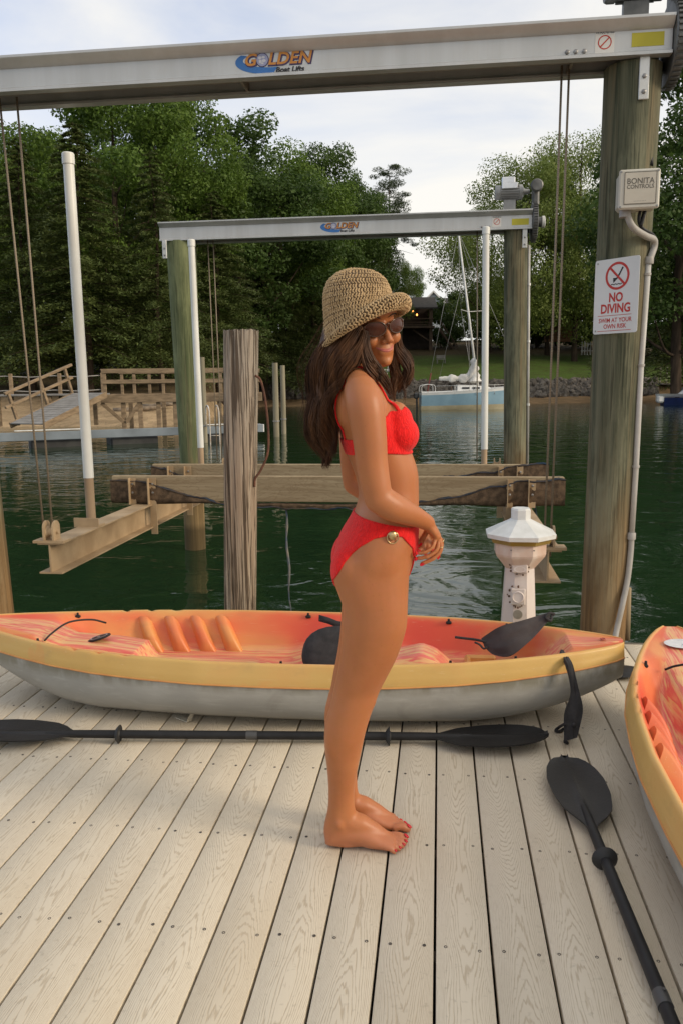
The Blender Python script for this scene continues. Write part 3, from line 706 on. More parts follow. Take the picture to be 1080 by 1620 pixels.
def bunk_mat():
    n = NT('bunk_timber'); n.tc(); x, y, z = n.sep(n.raw)
    s = n.noise(1.0, (1.5, 30, 30), 5, .6, 1.0); k = n.noise(3, (.5, 1, 1.5), 4, dist=2.0)
    w = n.math('SINE', n.math('MULTIPLY', n.math('ADD', n.math('MULTIPLY', k, 5), n.math('MULTIPLY', z, 10)), 12))
    c = n.mix(n.fade(s, .35, .65), (.38, .30, .19), (.27, .20, .12)); c = n.mix(n.math('MULTIPLY', n.fade(w, .3, 1), .35), c, (.19, .13, .075))
    n.set(col=c, rough=.85, spec=.2); n.bump(s, .3, .004); return n.mat
BUNK = bunk_mat()
CARPET = simple('bunk_carpet', (.20, .135, .085), (.085, .06, .042), 22, 1.0, bump=1.0, bscale=160, spec=.05, bdist=.012)
CARPETB = simple('carpet_blue', (.10, .075, .055), (.028, .050, .080), 5, 1.0, bump=1.0, bscale=140, spec=.05, bdist=.01)
def bunk(x0, x1, y, z0, z1, edge, nm):
    mb = MB(); mb.box(x0, x1, y, y + .055, z0, z1, b=.004); bo = mb.build('bunk', BUNK, cr)
    if nm: bo['label'] = nm
    # torn carpet: covers the face below an edge curve and folds under
    N = 140; X = np.linspace(x0 - .006, x1 + .006, N); ze = np.interp(X, [p[0] for p in edge], [p[1] for p in edge]) + .006 * np.sin(X * 23) + rng.normal(0, .0022, N)
    zb = z0 - .012 + .004 * np.sin(X * 9)
    rows = []
    for f, dy in ((0, -.004), (.03, -.020), (.35, -.023), (.7, -.025), (.96, -.020)): rows.append([(x, y + dy + .0015 * math.sin(x * 41 + f * 9), zt + (b - zt) * f) for x, zt, b in zip(X, ze, zb)])
    rows.append([(x, y + .005, b - .008) for x, b in zip(X, zb)]); rows.append([(x, y + .06, b - .006) for x, b in zip(X, zb)])
    c = MB(); c.loft(rows, 0, False, False, closed=False)
    c.loft([[(x, y - .018, zt + .002 + .004 * math.sin(x * 37)) for x, zt in zip(X, ze)], [(x, y - .027, zt - .007 - .004 * math.sin(x * 17)) for x, zt in zip(X, ze)], [(x, y - .022, zt - .011 - .004 * math.sin(x * 29)) for x, zt in zip(X, ze)]], 1, False, False, closed=False)
    for xx in (x0 - .007, x1 + .007): c.add([(xx, y - .014, z0 - .012), (xx, y + .06, z0 - .012), (xx, y + .06, float(np.interp(xx, X, ze))), (xx, y - .014, float(np.interp(xx, X, ze)))], [(0, 1, 2, 3)], 0)
    c.build('carpet_wrap', [CARPET, CARPETB], bo, angle=60)
def edge_px(pts, y): return [(at_y(px, py, y).x, at_y(px, py, y).z) for px, py in pts]
bunk(-2.64, .95, 6.18, .468, .674, edge_px([(181, 760), (190, 757), (245, 764), (270, 774), (330, 789), (355, 795), (450, 803), (560, 803), (640, 797), (665, 792), (720, 785), (780, 768), (830, 760), (895, 757)], 6.18), 'front bunk board with torn brown carpet along its lower half')
bunk(-2.64, .95, 7.12, .468, .674, edge_px([(226, 737), (262, 739), (285, 752), (340, 760), (640, 760), (720, 752), (780, 745), (830, 733), (866, 733)], 7.12), None)
PVC = simple('white_pvc', (.74, .74, .70), (.66, .65, .60), 3, .35, bump=.03)
SLV = simple('stained_sleeve', (.42, .30, .19), (.33, .23, .14), 5, .7)
def guide(x, y, z1, xt, zs, lab):
    t_ = MB(); t_.tube([(x, y, zs), (xt, y, z1 - .05)], .0345, 18); g_ = t_.build('guide_pole', PVC, cr, angle=50)
    if lab: g_['label'] = lab
    c = MB(); c.lathe([(.0355, -.06), (.040, -.058), (.040, .005), (.034, .012), (.0, .014)], 18, (xt, y, z1 - .02)); c.build('pole_cap', PVC, g_)
    s = MB(); s.tube([(x, y, .45), (x + (xt - x) * .1, y, zs + .005)], .0315, 16); s.build('pole_sleeve', SLV, g_)
    b = MB(); b.box(x - .095, x + .08, y - .07, y - .06, .44, .505); b.box(x - .095, x + .08, y - .06, y + .04, .446, .456); b.build('pole_foot', CRM, g_)
guide(-2.385, 5.2, 2.895, -2.39, .775, 'nearest and largest white guide pole, on the left')
guide(-2.573, 8.45, 2.91, -2.588, .72, None)
guide(.472, 8.45, 2.935, .45, .70, None)

# ---------------------------------------------------------------- weathered post with a bent iron rod
def grey_wood():
    n = NT('weathered_post'); n.tc(); x, y, z = n.sep(n.raw)
    s = n.noise(1.0, (60, 60, 1.2), 6, .65); b = n.noise(1, (16, 16, .5), 4); g = n.noise(1, (110, 110, 1.6), 3)
    c = n.mix(n.fade(s, .3, .68), (.46, .385, .295), (.21, .155, .105)); c = n.mix(n.math('MULTIPLY', n.fade(b, .4, .65), .5), c, (.30, .21, .145))
    c = n.mix(n.math('MULTIPLY', n.fade(z, .85, 1.5), .55), c, (.36, .335, .29))
    crack = n.math('MAXIMUM', n.fade(g, .56, .62), n.fade(n.noise(1, (48, 48, .9), 4, .6), .55, .60)); c = n.mix(n.math('MULTIPLY', crack, .85), c, (.065, .045, .03))
    n.set(col=c, rough=.95, spec=.1); n.bump(n.math('SUBTRACT', s, n.math('MULTIPLY', crack, .8)), .9, .008); return n.mat
wp = thing('weathered_post', (-1.144, 4.40, 0), 'weathered grey wooden post with a bent rusty rod, behind the left half of the kayak', 'post')
mb = MB(); n_ = 56; rr = random.Random(4); dep = [rr.uniform(0, 1) for _ in range(n_)]; rings = []
cut = {k: rr.uniform(.006, .016) for k in rr.sample(range(n_), 13)}
for z in [-1.2, -.3, 0, .2, .4, .6, .8, 1.0, 1.2, 1.4, 1.55, 1.65, 1.690]:
    cx = -1.144 + .058 * max(0, z) / 1.69; r = .0905 + .004 * max(0, z) / 1.69
    ring = []
    for k in range(n_):
        a = 2 * math.pi * k / n_; sq = 1 / (abs(math.cos(a)) ** 5 + abs(math.sin(a)) ** 5) ** .2
        q = r * (.55 + .45 * sq) * (1 - .012 * dep[k]) - (cut.get(k, 0) * (.6 + .4 * math.sin(z * 2 + k)) if z < 1.689 or k % 2 else 0)
        ring.append((cx + q * math.cos(a), 4.40 + q * math.sin(a), z + (.006 * math.sin(k * 1.7) if z > 1.68 else 0)))
    rings.append(ring)
mb.loft(rings); mb.build('post', grey_wood(), wp, angle=28)
RUST = simple('rusty_iron', (.17, .075, .045), (.09, .045, .03), 25, .9, .2, bump=.4)
def yp(px, py, y=4.36): return at_y(px, py, y)
mb = MB(); mb.tube(spline([yp(404, 594), yp(413, 603), yp(421, 640), yp(425, 690), yp(423, 720), yp(412, 745), yp(404, 757), yp(403, 770)], 5), .0068, 7)
mb.build('bent_rod', RUST, wp, angle=180)
# ---------------------------------------------------------------- far floating dock, pier, gangway
OLDW = simple('dock_timber', (.30, .215, .13), (.17, .12, .072), 2.5, .85, stretch=(1, 1, 4), bump=.2)
GREYW = simple('dock_grey_timber', (.27, .26, .245), (.19, .18, .165), 2.5, .85, bump=.2)
FASC = simple('dock_blue_grey', (.20, .235, .265), (.14, .165, .185), 1.5, .7)
DARKF = simple('float_black', (.022, .022, .022), (.04, .04, .038), 3, .7)
WHITEP = simple('white_paint', (.72, .72, .70), (.58, .58, .55), 6, .5)
f0, f1 = at_d(0, 682, 24.0), at_d(415, 668, 27.5); f0.z = f1.z = 0
dv = (f1 - f0); LEN = dv.length; dv.normalize(); dn = Vector((-dv.y, dv.x, 0))
def dp(x, n, z): return f0 + dv * x + dn * n + Vector((0, 0, z))
fd = thing('floating_dock', dp(LEN / 2, 1.4, -.47), 'low floating dock with a blue grey edge and tan boards on the far side', 'dock')
RD = Matrix((dv, dn, Vector((0, 0, 1)))).transposed()
x = -5.0; k = 0
BD = 2.9; db = None
while x < LEN - .02:
    w = .29
    if db is None:
        mb = MB(); mb.obox((0, 0, 0), (w - .018, BD, .05), None, 0, .006); db = mb.build('deck_board', OLDW, fd, angle=30); o = db
        db.location = (0, 0, 0); 
    else: o = db.copy(); COL.objects.link(o); o.parent = fd
    o.location = dp(x + w / 2, BD / 2, .035 + random.uniform(-.004, .004)) - ORG[fd.name]; o.rotation_euler = (0, 0, math.atan2(dv.y, dv.x)); x += w
mb = MB(); mb.obox(dp((LEN - 5) / 2, -.03, -.10), (LEN + 5, .05, .26), RD, b=.01); mb.build('fascia_board', FASC, fd)
mb = MB(); mb.obox(dp(LEN + .03, 1.0, -.10), (.05, 2.1, .26), RD, b=.01); mb.build('end_board', WHITEP, fd)
for xx in np.arange(-4, LEN - 1, 2.4):
    mb = MB(); mb.obox(dp(xx + .8, .6, -.42), (1.5, 1.0, .40), RD, b=.05); mb.build('float', DARKF, fd)
mb = MB(); mb.obox(dp(1.5, -.02, .075), (2.2, .12, .03), RD, b=.01); mb.obox(dp(LEN - 1.2, -.02, .075), (1.6, .12, .03), RD, b=.01); mb.build('edge_bumper', WHITEP, fd)
def far_pile(px, yt, yb, D, r, label):
    p = at_d(px, yt, D); q = at_d(px, yb, D)
    t = thing('dock_piling', (p.x, p.y, -.47), label, 'piling', None)
    mb = MB(); mb.tube([(p.x, p.y, -2), (p.x, p.y, .3), (p.x, p.y, p.z)], [r, r, r * .95], 14); mb.build('post', simple('far_pile_wood', (.30, .27, .19), (.19, .165, .11), 1, .9, stretch=(9, 9, .6), bump=.3), t, angle=60)
    c = MB(); c.lathe([(r * 1.25, 0), (r * 1.25, .05), (r * 1.02, .05)], 14, (p.x, p.y, .06), caps=False); c.build('pile_ring', BOLT, t)
far_pile(435, 574, 686, 28.6, .105, 'taller of two thin pilings at the end of the far floating dock')
far_pile(447, 578, 684, 30.2, .095, 'shorter one of the two thin pilings at the end of the far floating dock')
far_pile(320, 565, 735, 26.0, .085, 'thin piling between the middle white pole and the weathered post')
pc = thing('pole_conduit', at_d(835, 400, 8.6), 'thin pale pipe running down the right side of the far right piling', 'conduit')
c = MB(); c.tube([at_y(836, 388, 8.70), at_y(833.5, 735, 8.70)], .014, 8); c.build('pipe', simple('conduit_pale', (.50, .49, .47), (.40, .38, .34), 5, .5), pc, angle=180)
for py in (450, 540, 640):
    c = MB(); c.lathe([(.020, -.012), (.020, .012)], 10, at_y(836 - (py - 388) * .0072, py, 8.70)); c.build('pipe_clamp', GALV, pc)
# ladder on the dock
lp = at_d(333, 690, 25.3); l2 = at_d(348, 690, 25.3)
ld = thing('dock_ladder', (lp.x, lp.y, -.47), 'curved metal swim ladder beside the weathered post', 'ladder')
LM = simple('ladder_metal', (.60, .58, .54), (.42, .33, .24), 5, .5, .3)
for q in (lp, l2):
    bk_ = dn * .45
    pts = [Vector((q.x, q.y, -1.4)), Vector((q.x, q.y, .3)), Vector((q.x, q.y, .62)) + bk_ * .12, Vector((q.x, q.y, .74)) + bk_ * .5, Vector((q.x, q.y, .62)) + bk_ * .88, Vector((q.x, q.y, .05)) + bk_]
    mb = MB(); mb.tube(spline(pts, 5), .022, 8); mb.build('rail', LM, ld, angle=180)
for z in (-1.1, -.8, -.5, -.2):
    mb = MB(); mb.tube([Vector((lp.x, lp.y, z)), Vector((l2.x, l2.y, z))], .018, 8); mb.build('rung', LM, ld, angle=180)

# pier with railings
pr = thing('timber_pier', at_d(260, 655, 29.5), 'raised timber pier with plank railings behind the floating dock', 'pier')
p0, p1 = at_d(160, 622, 29), at_d(415, 620, 29.6); zd = p0.z; p1.z = zd
pv = (p1 - p0); PL = pv.length; pv.normalize(); pn = Vector((-pv.y, pv.x, 0)); RP = Matrix((pv, pn, Vector((0, 0, 1)))).transposed()
def pp(x, n, z): return p0 + pv * x + pn * n + Vector((0, 0, z))
x = 0.0; db = None
while x < PL:
    if db is None:
        mb = MB(); mb.obox((0, 0, 0), (.272, 2.0, .04), None, 0, .006); db = mb.build('deck_board', OLDW, pr, angle=30); o = db
    else: o = db.copy(); COL.objects.link(o); o.parent = pr
    o.location = pp(x + .14, 1.0, -.02) - ORG[pr.name]; o.rotation_euler = (0, 0, math.atan2(pv.y, pv.x)); x += .29
for n_, nm in ((-.03, 'side_beam'), (2.03, 'side_beam')):
    mb = MB(); mb.obox(pp(PL / 2, n_, -.20), (PL, .06, .30), RP, b=.01); mb.build(nm, OLDW, pr)
def rails(root, n_, xs, h, zs, rr=.09):
    for x in xs:
        mb = MB(); mb.obox(pp(x, n_, h / 2 - .17), (.11, .10, h + .28), RP, b=.012); mb.build('rail_post', OLDW, root)
    for z, hh in zs:
        mb = MB(); mb.obox(pp((xs[0] + xs[-1]) / 2, n_ - .07, z), (xs[-1] - xs[0] + .2, .04, hh), RP, b=.008); mb.build('rail', OLDW, root)
    mb = MB(); mb.obox(pp((xs[0] + xs[-1]) / 2, n_, h - .005), (xs[-1] - xs[0] + .24, .17, .045), RP, b=.008); mb.build('cap_rail', OLDW, root)
SP = PL / 5.6
rails(pr, .05, [SP * i + .15 for i in range(6)], .84, [(.76, .12), (.40, .14)])
rails(pr, 1.95, [SP * i + .45 for i in range(6)], .84, [(.76, .12), (.40, .14)])
for i, x in enumerate([.75, 1.35, 2.0, 2.6, 3.4, 4.2, 5.0]):
    for n_ in ((.12,) if i % 2 else (.12, 1.88)):
        b = pp(x, n_, 0); mb = MB(); mb.obox((b.x, b.y, (zd - .2 - .9) / 2), (.15, .15, zd + .7), RP, b=.01); mb.build('leg', OLDW, pr)
for a, b in (((.0, -.35), (.75, -1.05)), ((1.35, -.35), (.85, -1.05)), ((4.2, -1.05), (5.0, -.35))):
    mb = MB(); mb.bar(pp(a[0], .02, a[1]), pp(b[0], .02, b[1]), .05, .13, b=.006); mb.build('brace', OLDW, pr)
wk = MB(); wk.obox(pp(-4.6, 1.2, -.05), (9.1, 1.9, .06), RP, b=.01); wk.build('walkway', GREYW, pr)
for x in (-7.5, -5.6, -3.7, -1.9, -.3):
    mb = MB(); mb.obox(pp(x, 2.1, .25), (.13, .13, 1.0), RP, b=.012); mb.build('rope_post', OLDW, pr)
    mb = MB(); mb.obox(pp(x, .4, -.6), (.14, .14, 1.1), RP, b=.01); mb.build('leg', OLDW, pr)
for z in (.66, .12):
    mb = MB(); mb.tube([pp(x, 2.1, z - .05 * (i % 2)) for i, x in enumerate(np.linspace(-7.5, -.3, 9))], .018, 6); mb.build('rope', simple('rope_grey', (.35, .33, .30), None, 9, .9), pr, angle=180)
# gangway
gw = thing('gangway', at_d(60, 668, 26.2), 'sloping timber gangway with one handrail at the left, down to the floating dock', 'gangway')
g0, g1 = at_d(42, 671, 26.2), at_d(142, 622, 28.8)
gv = (g1 - g0).normalized(); gs = gv.cross(Vector((0, 0, 1))).normalized(); gu = gs.cross(gv); RG = Matrix((gv, gs * -1, gu)).transposed(); GLn = (g1 - g0).length
def gp(a, s, u): return g0 + gv * (a * GLn) + gs * s + gu * u
n_ = 14
for i in range(n_):
    mb = MB(); mb.obox(gp((i + .5) / n_, 0, 0), (GLn / n_ - .02, 1.5, .04), RG, b=.006); mb.build('tread_board', GREYW, gw)
for s in (-.77, .77):
    mb = MB(); mb.obox(gp(.5, s, -.06), (GLn, .06, .2), RG, b=.008); mb.build('stringer', OLDW, gw)
for a in (.08, .55, .95):
    mb = MB(); b0 = gp(a, -.84, -.1); mb.obox(b0 + Vector((0, 0, .5)), (.10, .10, 1.15), RG, b=.01); mb.build('rail_post', OLDW, gw)
for h in (1.0, .55):
    mb = MB(); mb.bar(gp(-.02, -.84, 0) + Vector((0, 0, h)), gp(1.02, -.84, 0) + Vector((0, 0, h)), .10, .09, b=.01); mb.build('hand_rail', OLDW, gw)
# driftwood on the sand
DRIFT = simple('driftwood', (.30, .23, .16), (.16, .12, .08), 4, .95)
for i, (px, D, L, a, lab) in enumerate([(225, 41, 2.6, .1, 'long grey log lying on the sand behind the pier legs'), (255, 42, 1.8, -.3, 'short log on the sand, right of the longer grey log'), (300, 43, 2.2, .25, 'log on the sand behind the green piling')]):
    c = bear(px, D); z = ground_z(c) + .12; d_ = rt * math.cos(a) + hz * math.sin(a)
    mb = MB(); mb.tube([c + d_ * (t * L) + Vector((0, 0, z + .06 * math.sin(t * 5))) for t in (-.5, -.2, .1, .35, .5)], [.13, .14, .12, .10, .05], 8)
    o = mb.build('drift_log', DRIFT, angle=180, origin=c + Vector((0, 0, z))); tag(o, lab, 'log', 'logs on the left beach')

# ---------------------------------------------------------------- sailboat
sb = thing('sailboat', at_d(735, 648, 55), 'small blue and white sailboat moored off the far lawn, its sail furled on the boom', 'sailboat')
HB = simple('hull_blue', (.30, .46, .56), (.24, .38, .48), 1.2, .35); HC = simple('hull_cream', (.55, .49, .33), (.42, .36, .23), 1.2, .6); HW = simple('boat_white', (.76, .76, .74), (.66, .66, .64), 2, .4)
SC = simple('sail_cloth', (.72, .71, .68), (.48, .47, .45), 1.6, .85, bump=.8, bscale=5, bdist=.05); SPAR = simple('spar_white', (.74, .74, .72), (.6, .6, .58), 3, .4); STAY = simple('stay_wire', (.42, .42, .42), None, 9, .4, .5)
sbx = (at_d(797, 648, 55) - at_d(660, 648, 55)).normalized(); sbx.z = 0; sbx.normalize(); sby = Vector((-sbx.y, sbx.x, 0)); so = at_d(664, 648, 55); so.z = WATER_Z
def sp_(x, y, z): return so + sbx * x + sby * y + Vector((0, 0, z))
st = np.linspace(0, 6.9, 26)
def hb(x):
    u = x / 6.9; return 1.15 * (1 - max(0, (u - .42) / .58) ** 2.1) * (.80 + .20 * min(1, u / .42))
def shz(x): u = x / 6.9; return 1.16 + .52 * u ** 1.6 - .10 * u
def ring(x, za, zb, n=6):
    pts = []
    for s in (-1, 1):
        for i in range(n):
            t = i / (n - 1); t = t if s > 0 else 1 - t
            z = za + (zb - za) * t; g = np.clip((z + .35) / (shz(x) + .35), 0, 1)
            pts.append((s * hb(x) * (.30 + .70 * g ** .45), z))
    return pts
def zlev(x, f): u = x / 6.9; return f(u)
bot = lambda u: -.30 + .30 * max(0, u - .55) ** 2; l1 = lambda u: .27 + .10 * u; l2f = lambda u: 1.00 + .50 * u ** 1.6 - .10 * u
for nm, mt, fa, fb in (('hull_bottom', HC, bot, l1), ('hull', HB, l1, l2f), ('sheer_strake', HW, l2f, lambda u: 1.16 + .52 * u ** 1.6 - .10 * u)):
    rings = []
    for x in st:
        u = x / 6.9; rake = .55 * (u ** 6)
        rings.append([sp_(x + rake * max(0, z) * .6, y, z) for y, z in ring(x, fa(u), fb(u))])
    mb = MB(); mb.loft(rings); mb.build(nm, mt, sb, angle=50)
mb = MB(); mb.loft([[sp_(x + .55 * (x / 6.9) ** 6 * shz(x) * .6, hb(x) * s, shz(x) + .01 + .06 * (1 - s * s)) for s in np.linspace(-1, 1, 7)] for x in st], closed=False, cap0=False, cap1=False); mb.build('deck', HW, sb, angle=180)
mb = MB(); mb.loft([[sp_(x, y * w, z) for y, z in ((-.62, 1.15), (-.55, 1.2 + h), (.55, 1.2 + h), (.62, 1.15))] for x, w, h in ((2.45, 1, .40), (2.5, 1, .46), (3.6, .95, .42), (4.6, .8, .30), (5.2, .6, .06))]); mb.build('cabin', HW, sb, angle=25)
mb = MB()
for x in (3.0, 3.7): mb.obox(sp_(x, -.595, 1.44), (.5, .03, .13), Matrix((sbx, sby, Vector((0, 0, 1)))).transposed(), b=.01)
cw_ = mb.build('cabin_window', simple('dark_glass', (.03, .035, .04), None, 5, .1), sb)
mb = MB(); mb.obox(sp_(2.1, 0, 1.38), (.06, .5, .42), Matrix((sbx, sby, Vector((0, 0, 1)))).transposed(), b=.01); mb.build('companionway', simple('boat_brown', (.15, .10, .07), None, 5, .6), sb)
mb_, mt_ = sp_(3.92, 0, 1.42), at_d(724, 366, 55.4)
mb = MB(); mb.tube([mb_, (mb_ + mt_) / 2, mt_], [.085, .08, .06], 10); mast = mb.build('mast', SPAR, sb, angle=180)
mx_ = (mt_ - mb_).normalized()
s0, s1 = mb_ + mx_ * 5.25 + sbx * -.55 - sby * .5, mb_ + mx_ * 5.25 + sbx * 1.05 + sby * .5
mb = MB(); mb.tube([s0, mb_ + mx_ * 5.15, s1], .022, 6); mb.build('spreader', SPAR, mast, angle=180)
b0, b1 = mb_ + mx_ * .55, sp_(1.25, -.1, 2.02)
mb = MB(); mb.tube([b0, b1], .055, 8); mb.build('boom', SPAR, sb, angle=180)
mb = MB(); N = 22; rings = []
for i in range(N):
    t = i / (N - 1); c = b0 + (b1 - b0) * t + Vector((0, 0, .10)); c += mx_ * (1.25 * max(0, 1 - t / .30) ** 1.3 if t < .30 else 0) * .75
    rv = (.19 + .34 * max(0, 1 - t / .42) + .05 * math.sin(t * 21) + .03 * math.sin(t * 47)) * (1 - .75 * max(0, (t - .72) / .28)) + .02
    rings.append([c + sby * (rv * .75 * math.cos(a) * (1 + .13 * math.sin(3 * a + i))) + Vector((0, 0, rv * math.sin(a) * (1 + .16 * math.sin(2 * a + i * 1.3)))) for a in [2 * math.pi * j / 12 for j in range(12)]])
mb.loft(rings)
up_ = []
for i in range(14):
    t = i / 13; c = mb_ + mx_ * (.35 + 1.75 * t) - sbx * (.22 * (1 - t)); rv = (.46 - .30 * t + .05 * math.sin(i * 1.9)) * (.35 if i in (0, 13) else 1)
    up_.append([c + sbx * (rv * math.cos(a) * (1 + .15 * math.sin(3 * a + i))) + sby * (rv * .8 * math.sin(a) * (1 + .15 * math.sin(2 * a - i * .7))) for a in [2 * math.pi * j / 14 for j in range(14)]])
mb.loft(up_); mb.build('furled_sail', SC, sb, angle=60)
for p, q, r, nm in ((mt_, sp_(.45, .1, 1.15), .013, 'backstay'), (mt_, sp_(7.2, 0, 1.42), .013, 'forestay'), (mt_, s0, .011, 'shroud'), (s0, sp_(3.5, -1.05, 1.1), .011, 'shroud'), (mt_, s1, .011, 'shroud'), (s1, sp_(4.6, 1.0, 1.1), .011, 'shroud'), (mb_ + mx_ * 5.1, sp_(3.2, -1.05, 1.1), .010, 'shroud'), (b1, mb_ + mx_ * 7.5, .009, 'topping_lift')):
    m_ = MB(); m_.tube([p, q], r, 5); m_.build(nm, STAY, sb, angle=180)
m_ = MB(); m_.tube([sp_(.45, .1, 1.0), sp_(.45, .1, 1.0) + (mt_ - sp_(.45, .1, 1.15)).normalized() * 1.5], .05, 8); m_.build('furled_flag', simple('dark_red', (.16, .035, .03), None, 9, .7), sb, angle=180)
for x0, x1, nm in ((.05, .95, 'stern_rail'), (6.1, 7.15, 'bow_rail')):
    m_ = MB()
    for y in (-.75 if x0 < 1 else -.5, .75 if x0 < 1 else .5): m_.tube(spline([sp_(x0, y, 1.0), sp_(x0 + .02, y, 1.62), sp_(x1 - .1, y * (1 if x0 < 1 else .6), 1.66), sp_(x1, y * (1 if x0 < 1 else .6), 1.1)], 4), .02, 6)
    m_.build(nm, SPAR, sb, angle=180)
m_ = MB(); m_.tube([sp_(.9, -.95, 1.6), sp_(3.4, -1.15, 1.62), sp_(6.1, -.55, 1.66)], .012, 5)
for x in (2.2, 3.6, 4.9): m_.tube([sp_(x, -hb(x) * .97, 1.0), sp_(x, -hb(x) * .97, 1.62)], .016, 5)
m_.build('lifeline', SPAR, sb, angle=180)
m_ = MB(); m_.obox(sp_(-.28, 0, .95), (.34, .3, .42), Matrix((sbx, sby, Vector((0, 0, 1)))).transposed(), b=.08); m_.tube([sp_(-.25, 0, .8), sp_(-.22, 0, -.4)], .06, 8); m_.build('outboard_motor', simple('motor_dark', (.05, .05, .05), None, 5, .4), sb)

# ---------------------------------------------------------------- houses and garden things
TB = simple('house_timber', (.14, .095, .062), (.085, .06, .042), 1.5, .85); RF = simple('roof_shingle', (.055, .052, .050), (.035, .033, .032), 3, .9, bump=.5); DKW = simple('house_wall', (.07, .052, .042), (.045, .035, .03), 2, .85)
def warm():
    n = NT('lamp_glow'); n.set(col=(.8, .4, .15)); n.p.inputs['Emission Color'].default_value = (1, .36, .08, 1); n.p.inputs['Emission Strength'].default_value = 3.0; return n.mat
GLOW = warm()
hh = thing('timber_house', bear(600, 114, 5.2), 'dark timber lake house on posts with a porch, half hidden by the straw hat', 'house')
def hp(x, d, z): return bear(686, 112) + rt * x + hz * d + Vector((0, 0, z))     # x from the right corner, d back
RH = Matrix((rt, hz, Vector((0, 0, 1)))).transposed()
mb = MB(); mb.loft([[hp(x, d, z) for d, z in ((-.6, 11.45), (3.0, 13.15), (6.6, 11.45), (6.6, 11.25), (3, 12.95), (-.6, 11.25))] for x in (.35, -17)]); mb.build('roof', RF, hh, angle=20)
mb = MB(); mb.obox(hp(-8.4, 4.6, 9.0), (16.4, 3.6, 7.4), RH); mb.build('wall', DKW, hh)
mb = MB(); mb.obox(hp(-4.1, 3.0, 13.4), (1.0, 1.0, 1.9), RH, b=.03); mb.build('chimney', simple('chimney_brick', (.10, .06, .05), None, 6, .9), hh)
for x in (-.5, -4.6, -8.6, -12.6, -16.4):
    mb = MB(); mb.obox(hp(x, -.1, 8.2), (.46, .42, 6.6), RH, b=.03); mb.build('porch_post', TB, hh)
mb = MB(); mb.obox(hp(-8.4, 1.2, 8.85), (16.8, 3.6, .3), RH, b=.02); mb.build('porch_floor', TB, hh)
for z in (9.95, 9.5, 9.2):
    mb = MB(); mb.obox(hp(-8.4, -.35, z), (16.6, .08, .10), RH); mb.build('porch_rail', TB, hh)
for x in (-1.1, -5.2, -9.2):
    mb = MB(); mb.bar(hp(x - 2.0, -.1, 8.6), hp(x + .4, -.1, 7.0), .14, .16); mb.build('brace', TB, hh)
for x, z in ((-2.9, 11.0), (-2.35, 10.55), (-11.5, 10.9)):
    mb = MB(); mb.lathe([(.0, -.16), (.10, -.10), (.13, .0), (.08, .12), (.03, .16)], 10, hp(x, .5, z)); mb.build('porch_lamp', GLOW, hh)
for x in (-7.5, -13):
    mb = MB(); mb.obox(hp(x, 2.78, 10.2), (1.6, .08, 1.3), RH); w_ = mb.build('window', simple('window_frame_dark', (.10, .085, .07), None, 5, .6), hh); m2 = MB(); m2.obox(hp(x, 2.72, 10.2), (1.36, .06, 1.06), RH); m2.build('pane', simple('dark_glass', (.03, .035, .04), None, 5, .1), w_)
for i in range(9):
    mb = MB(); mb.obox(hp(.9 + .24 * i, -.4, 8.55 - .36 * i), (.34, 1.1, .07), RH); mb.build('stair_tread', TB, hh)
for dd in (-.95, .15):
    mb = MB(); mb.bar(hp(.6, dd, 9.8), hp(3.0, dd, 6.3), .07, .10); mb.bar(hp(.6, dd, 8.6), hp(3.0, dd, 5.1), .07, .22); mb.bar(hp(3.0, dd, 5.0), hp(3.0, dd, 6.5), .12, .12, upv=(1, 0, 0)); mb.build('stair_rail', TB, hh)
gh = thing('gabled_house', bear(690, 150, 9.5), 'pale grey gabled house peeping over the trees beyond the sailboat mast', 'house')
def gpt(x, d, z): return bear(684, 150) + rt * x + hz * d + Vector((0, 0, z))
SID = simple('grey_siding', (.36, .40, .43), (.32, .355, .385), 2, .7, stretch=(.2, .2, 9))
mb = MB(); mb.loft([[gpt(x, d, z) for x, z in ((-1.75, 9.5), (1.75, 9.5), (1.75, 15.8), (0, 17.55), (-1.75, 15.8))] for d in (0, 7)]); mb.build('wall', SID, gh, smooth=False)
for s in (-1, 1):
    mb = MB(); mb.loft([[gpt(s * x, d, z) for x, z in ((0, 17.85), (2.2, 15.65), (2.2, 15.45), (0, 17.6))] for d in (-.35, 7.2)]); mb.build('roof', RF, gh, smooth=False)
    mb = MB(); mb.bar(gpt(0, -.38, 17.72), gpt(s * 2.2, -.38, 15.52), .08, .26); mb.build('barge_board', WHITEP, gh)
mb = MB(); mb.obox(gpt(-.1, -.05, 16.2), (.85, .10, .95), RH); w_ = mb.build('window', WHITEP, gh); m2 = MB(); m2.obox(gpt(-.1, -.10, 16.2), (.6, .06, .7), RH); m2.build('pane', simple('grey_glass', (.12, .14, .16), None, 5, .1), w_)
mb = MB(); mb.obox(gpt(0, -.04, 15.25), (3.5, .10, .3), RH); mb.build('trim_board', WHITEP, gh)
mb = MB(); mb.loft([[gpt(x, d, z) for d, z in ((1.2, 15.2), (4, 16.95), (6.8, 15.2))] for x in (1.4, 4.9)]); mb.build('roof', RF, gh, smooth=False)
mb = MB(); mb.obox(gpt(3.1, 4, 12.4), (3.4, 5.4, 5.6), RH); mb.build('wall', SID, gh)
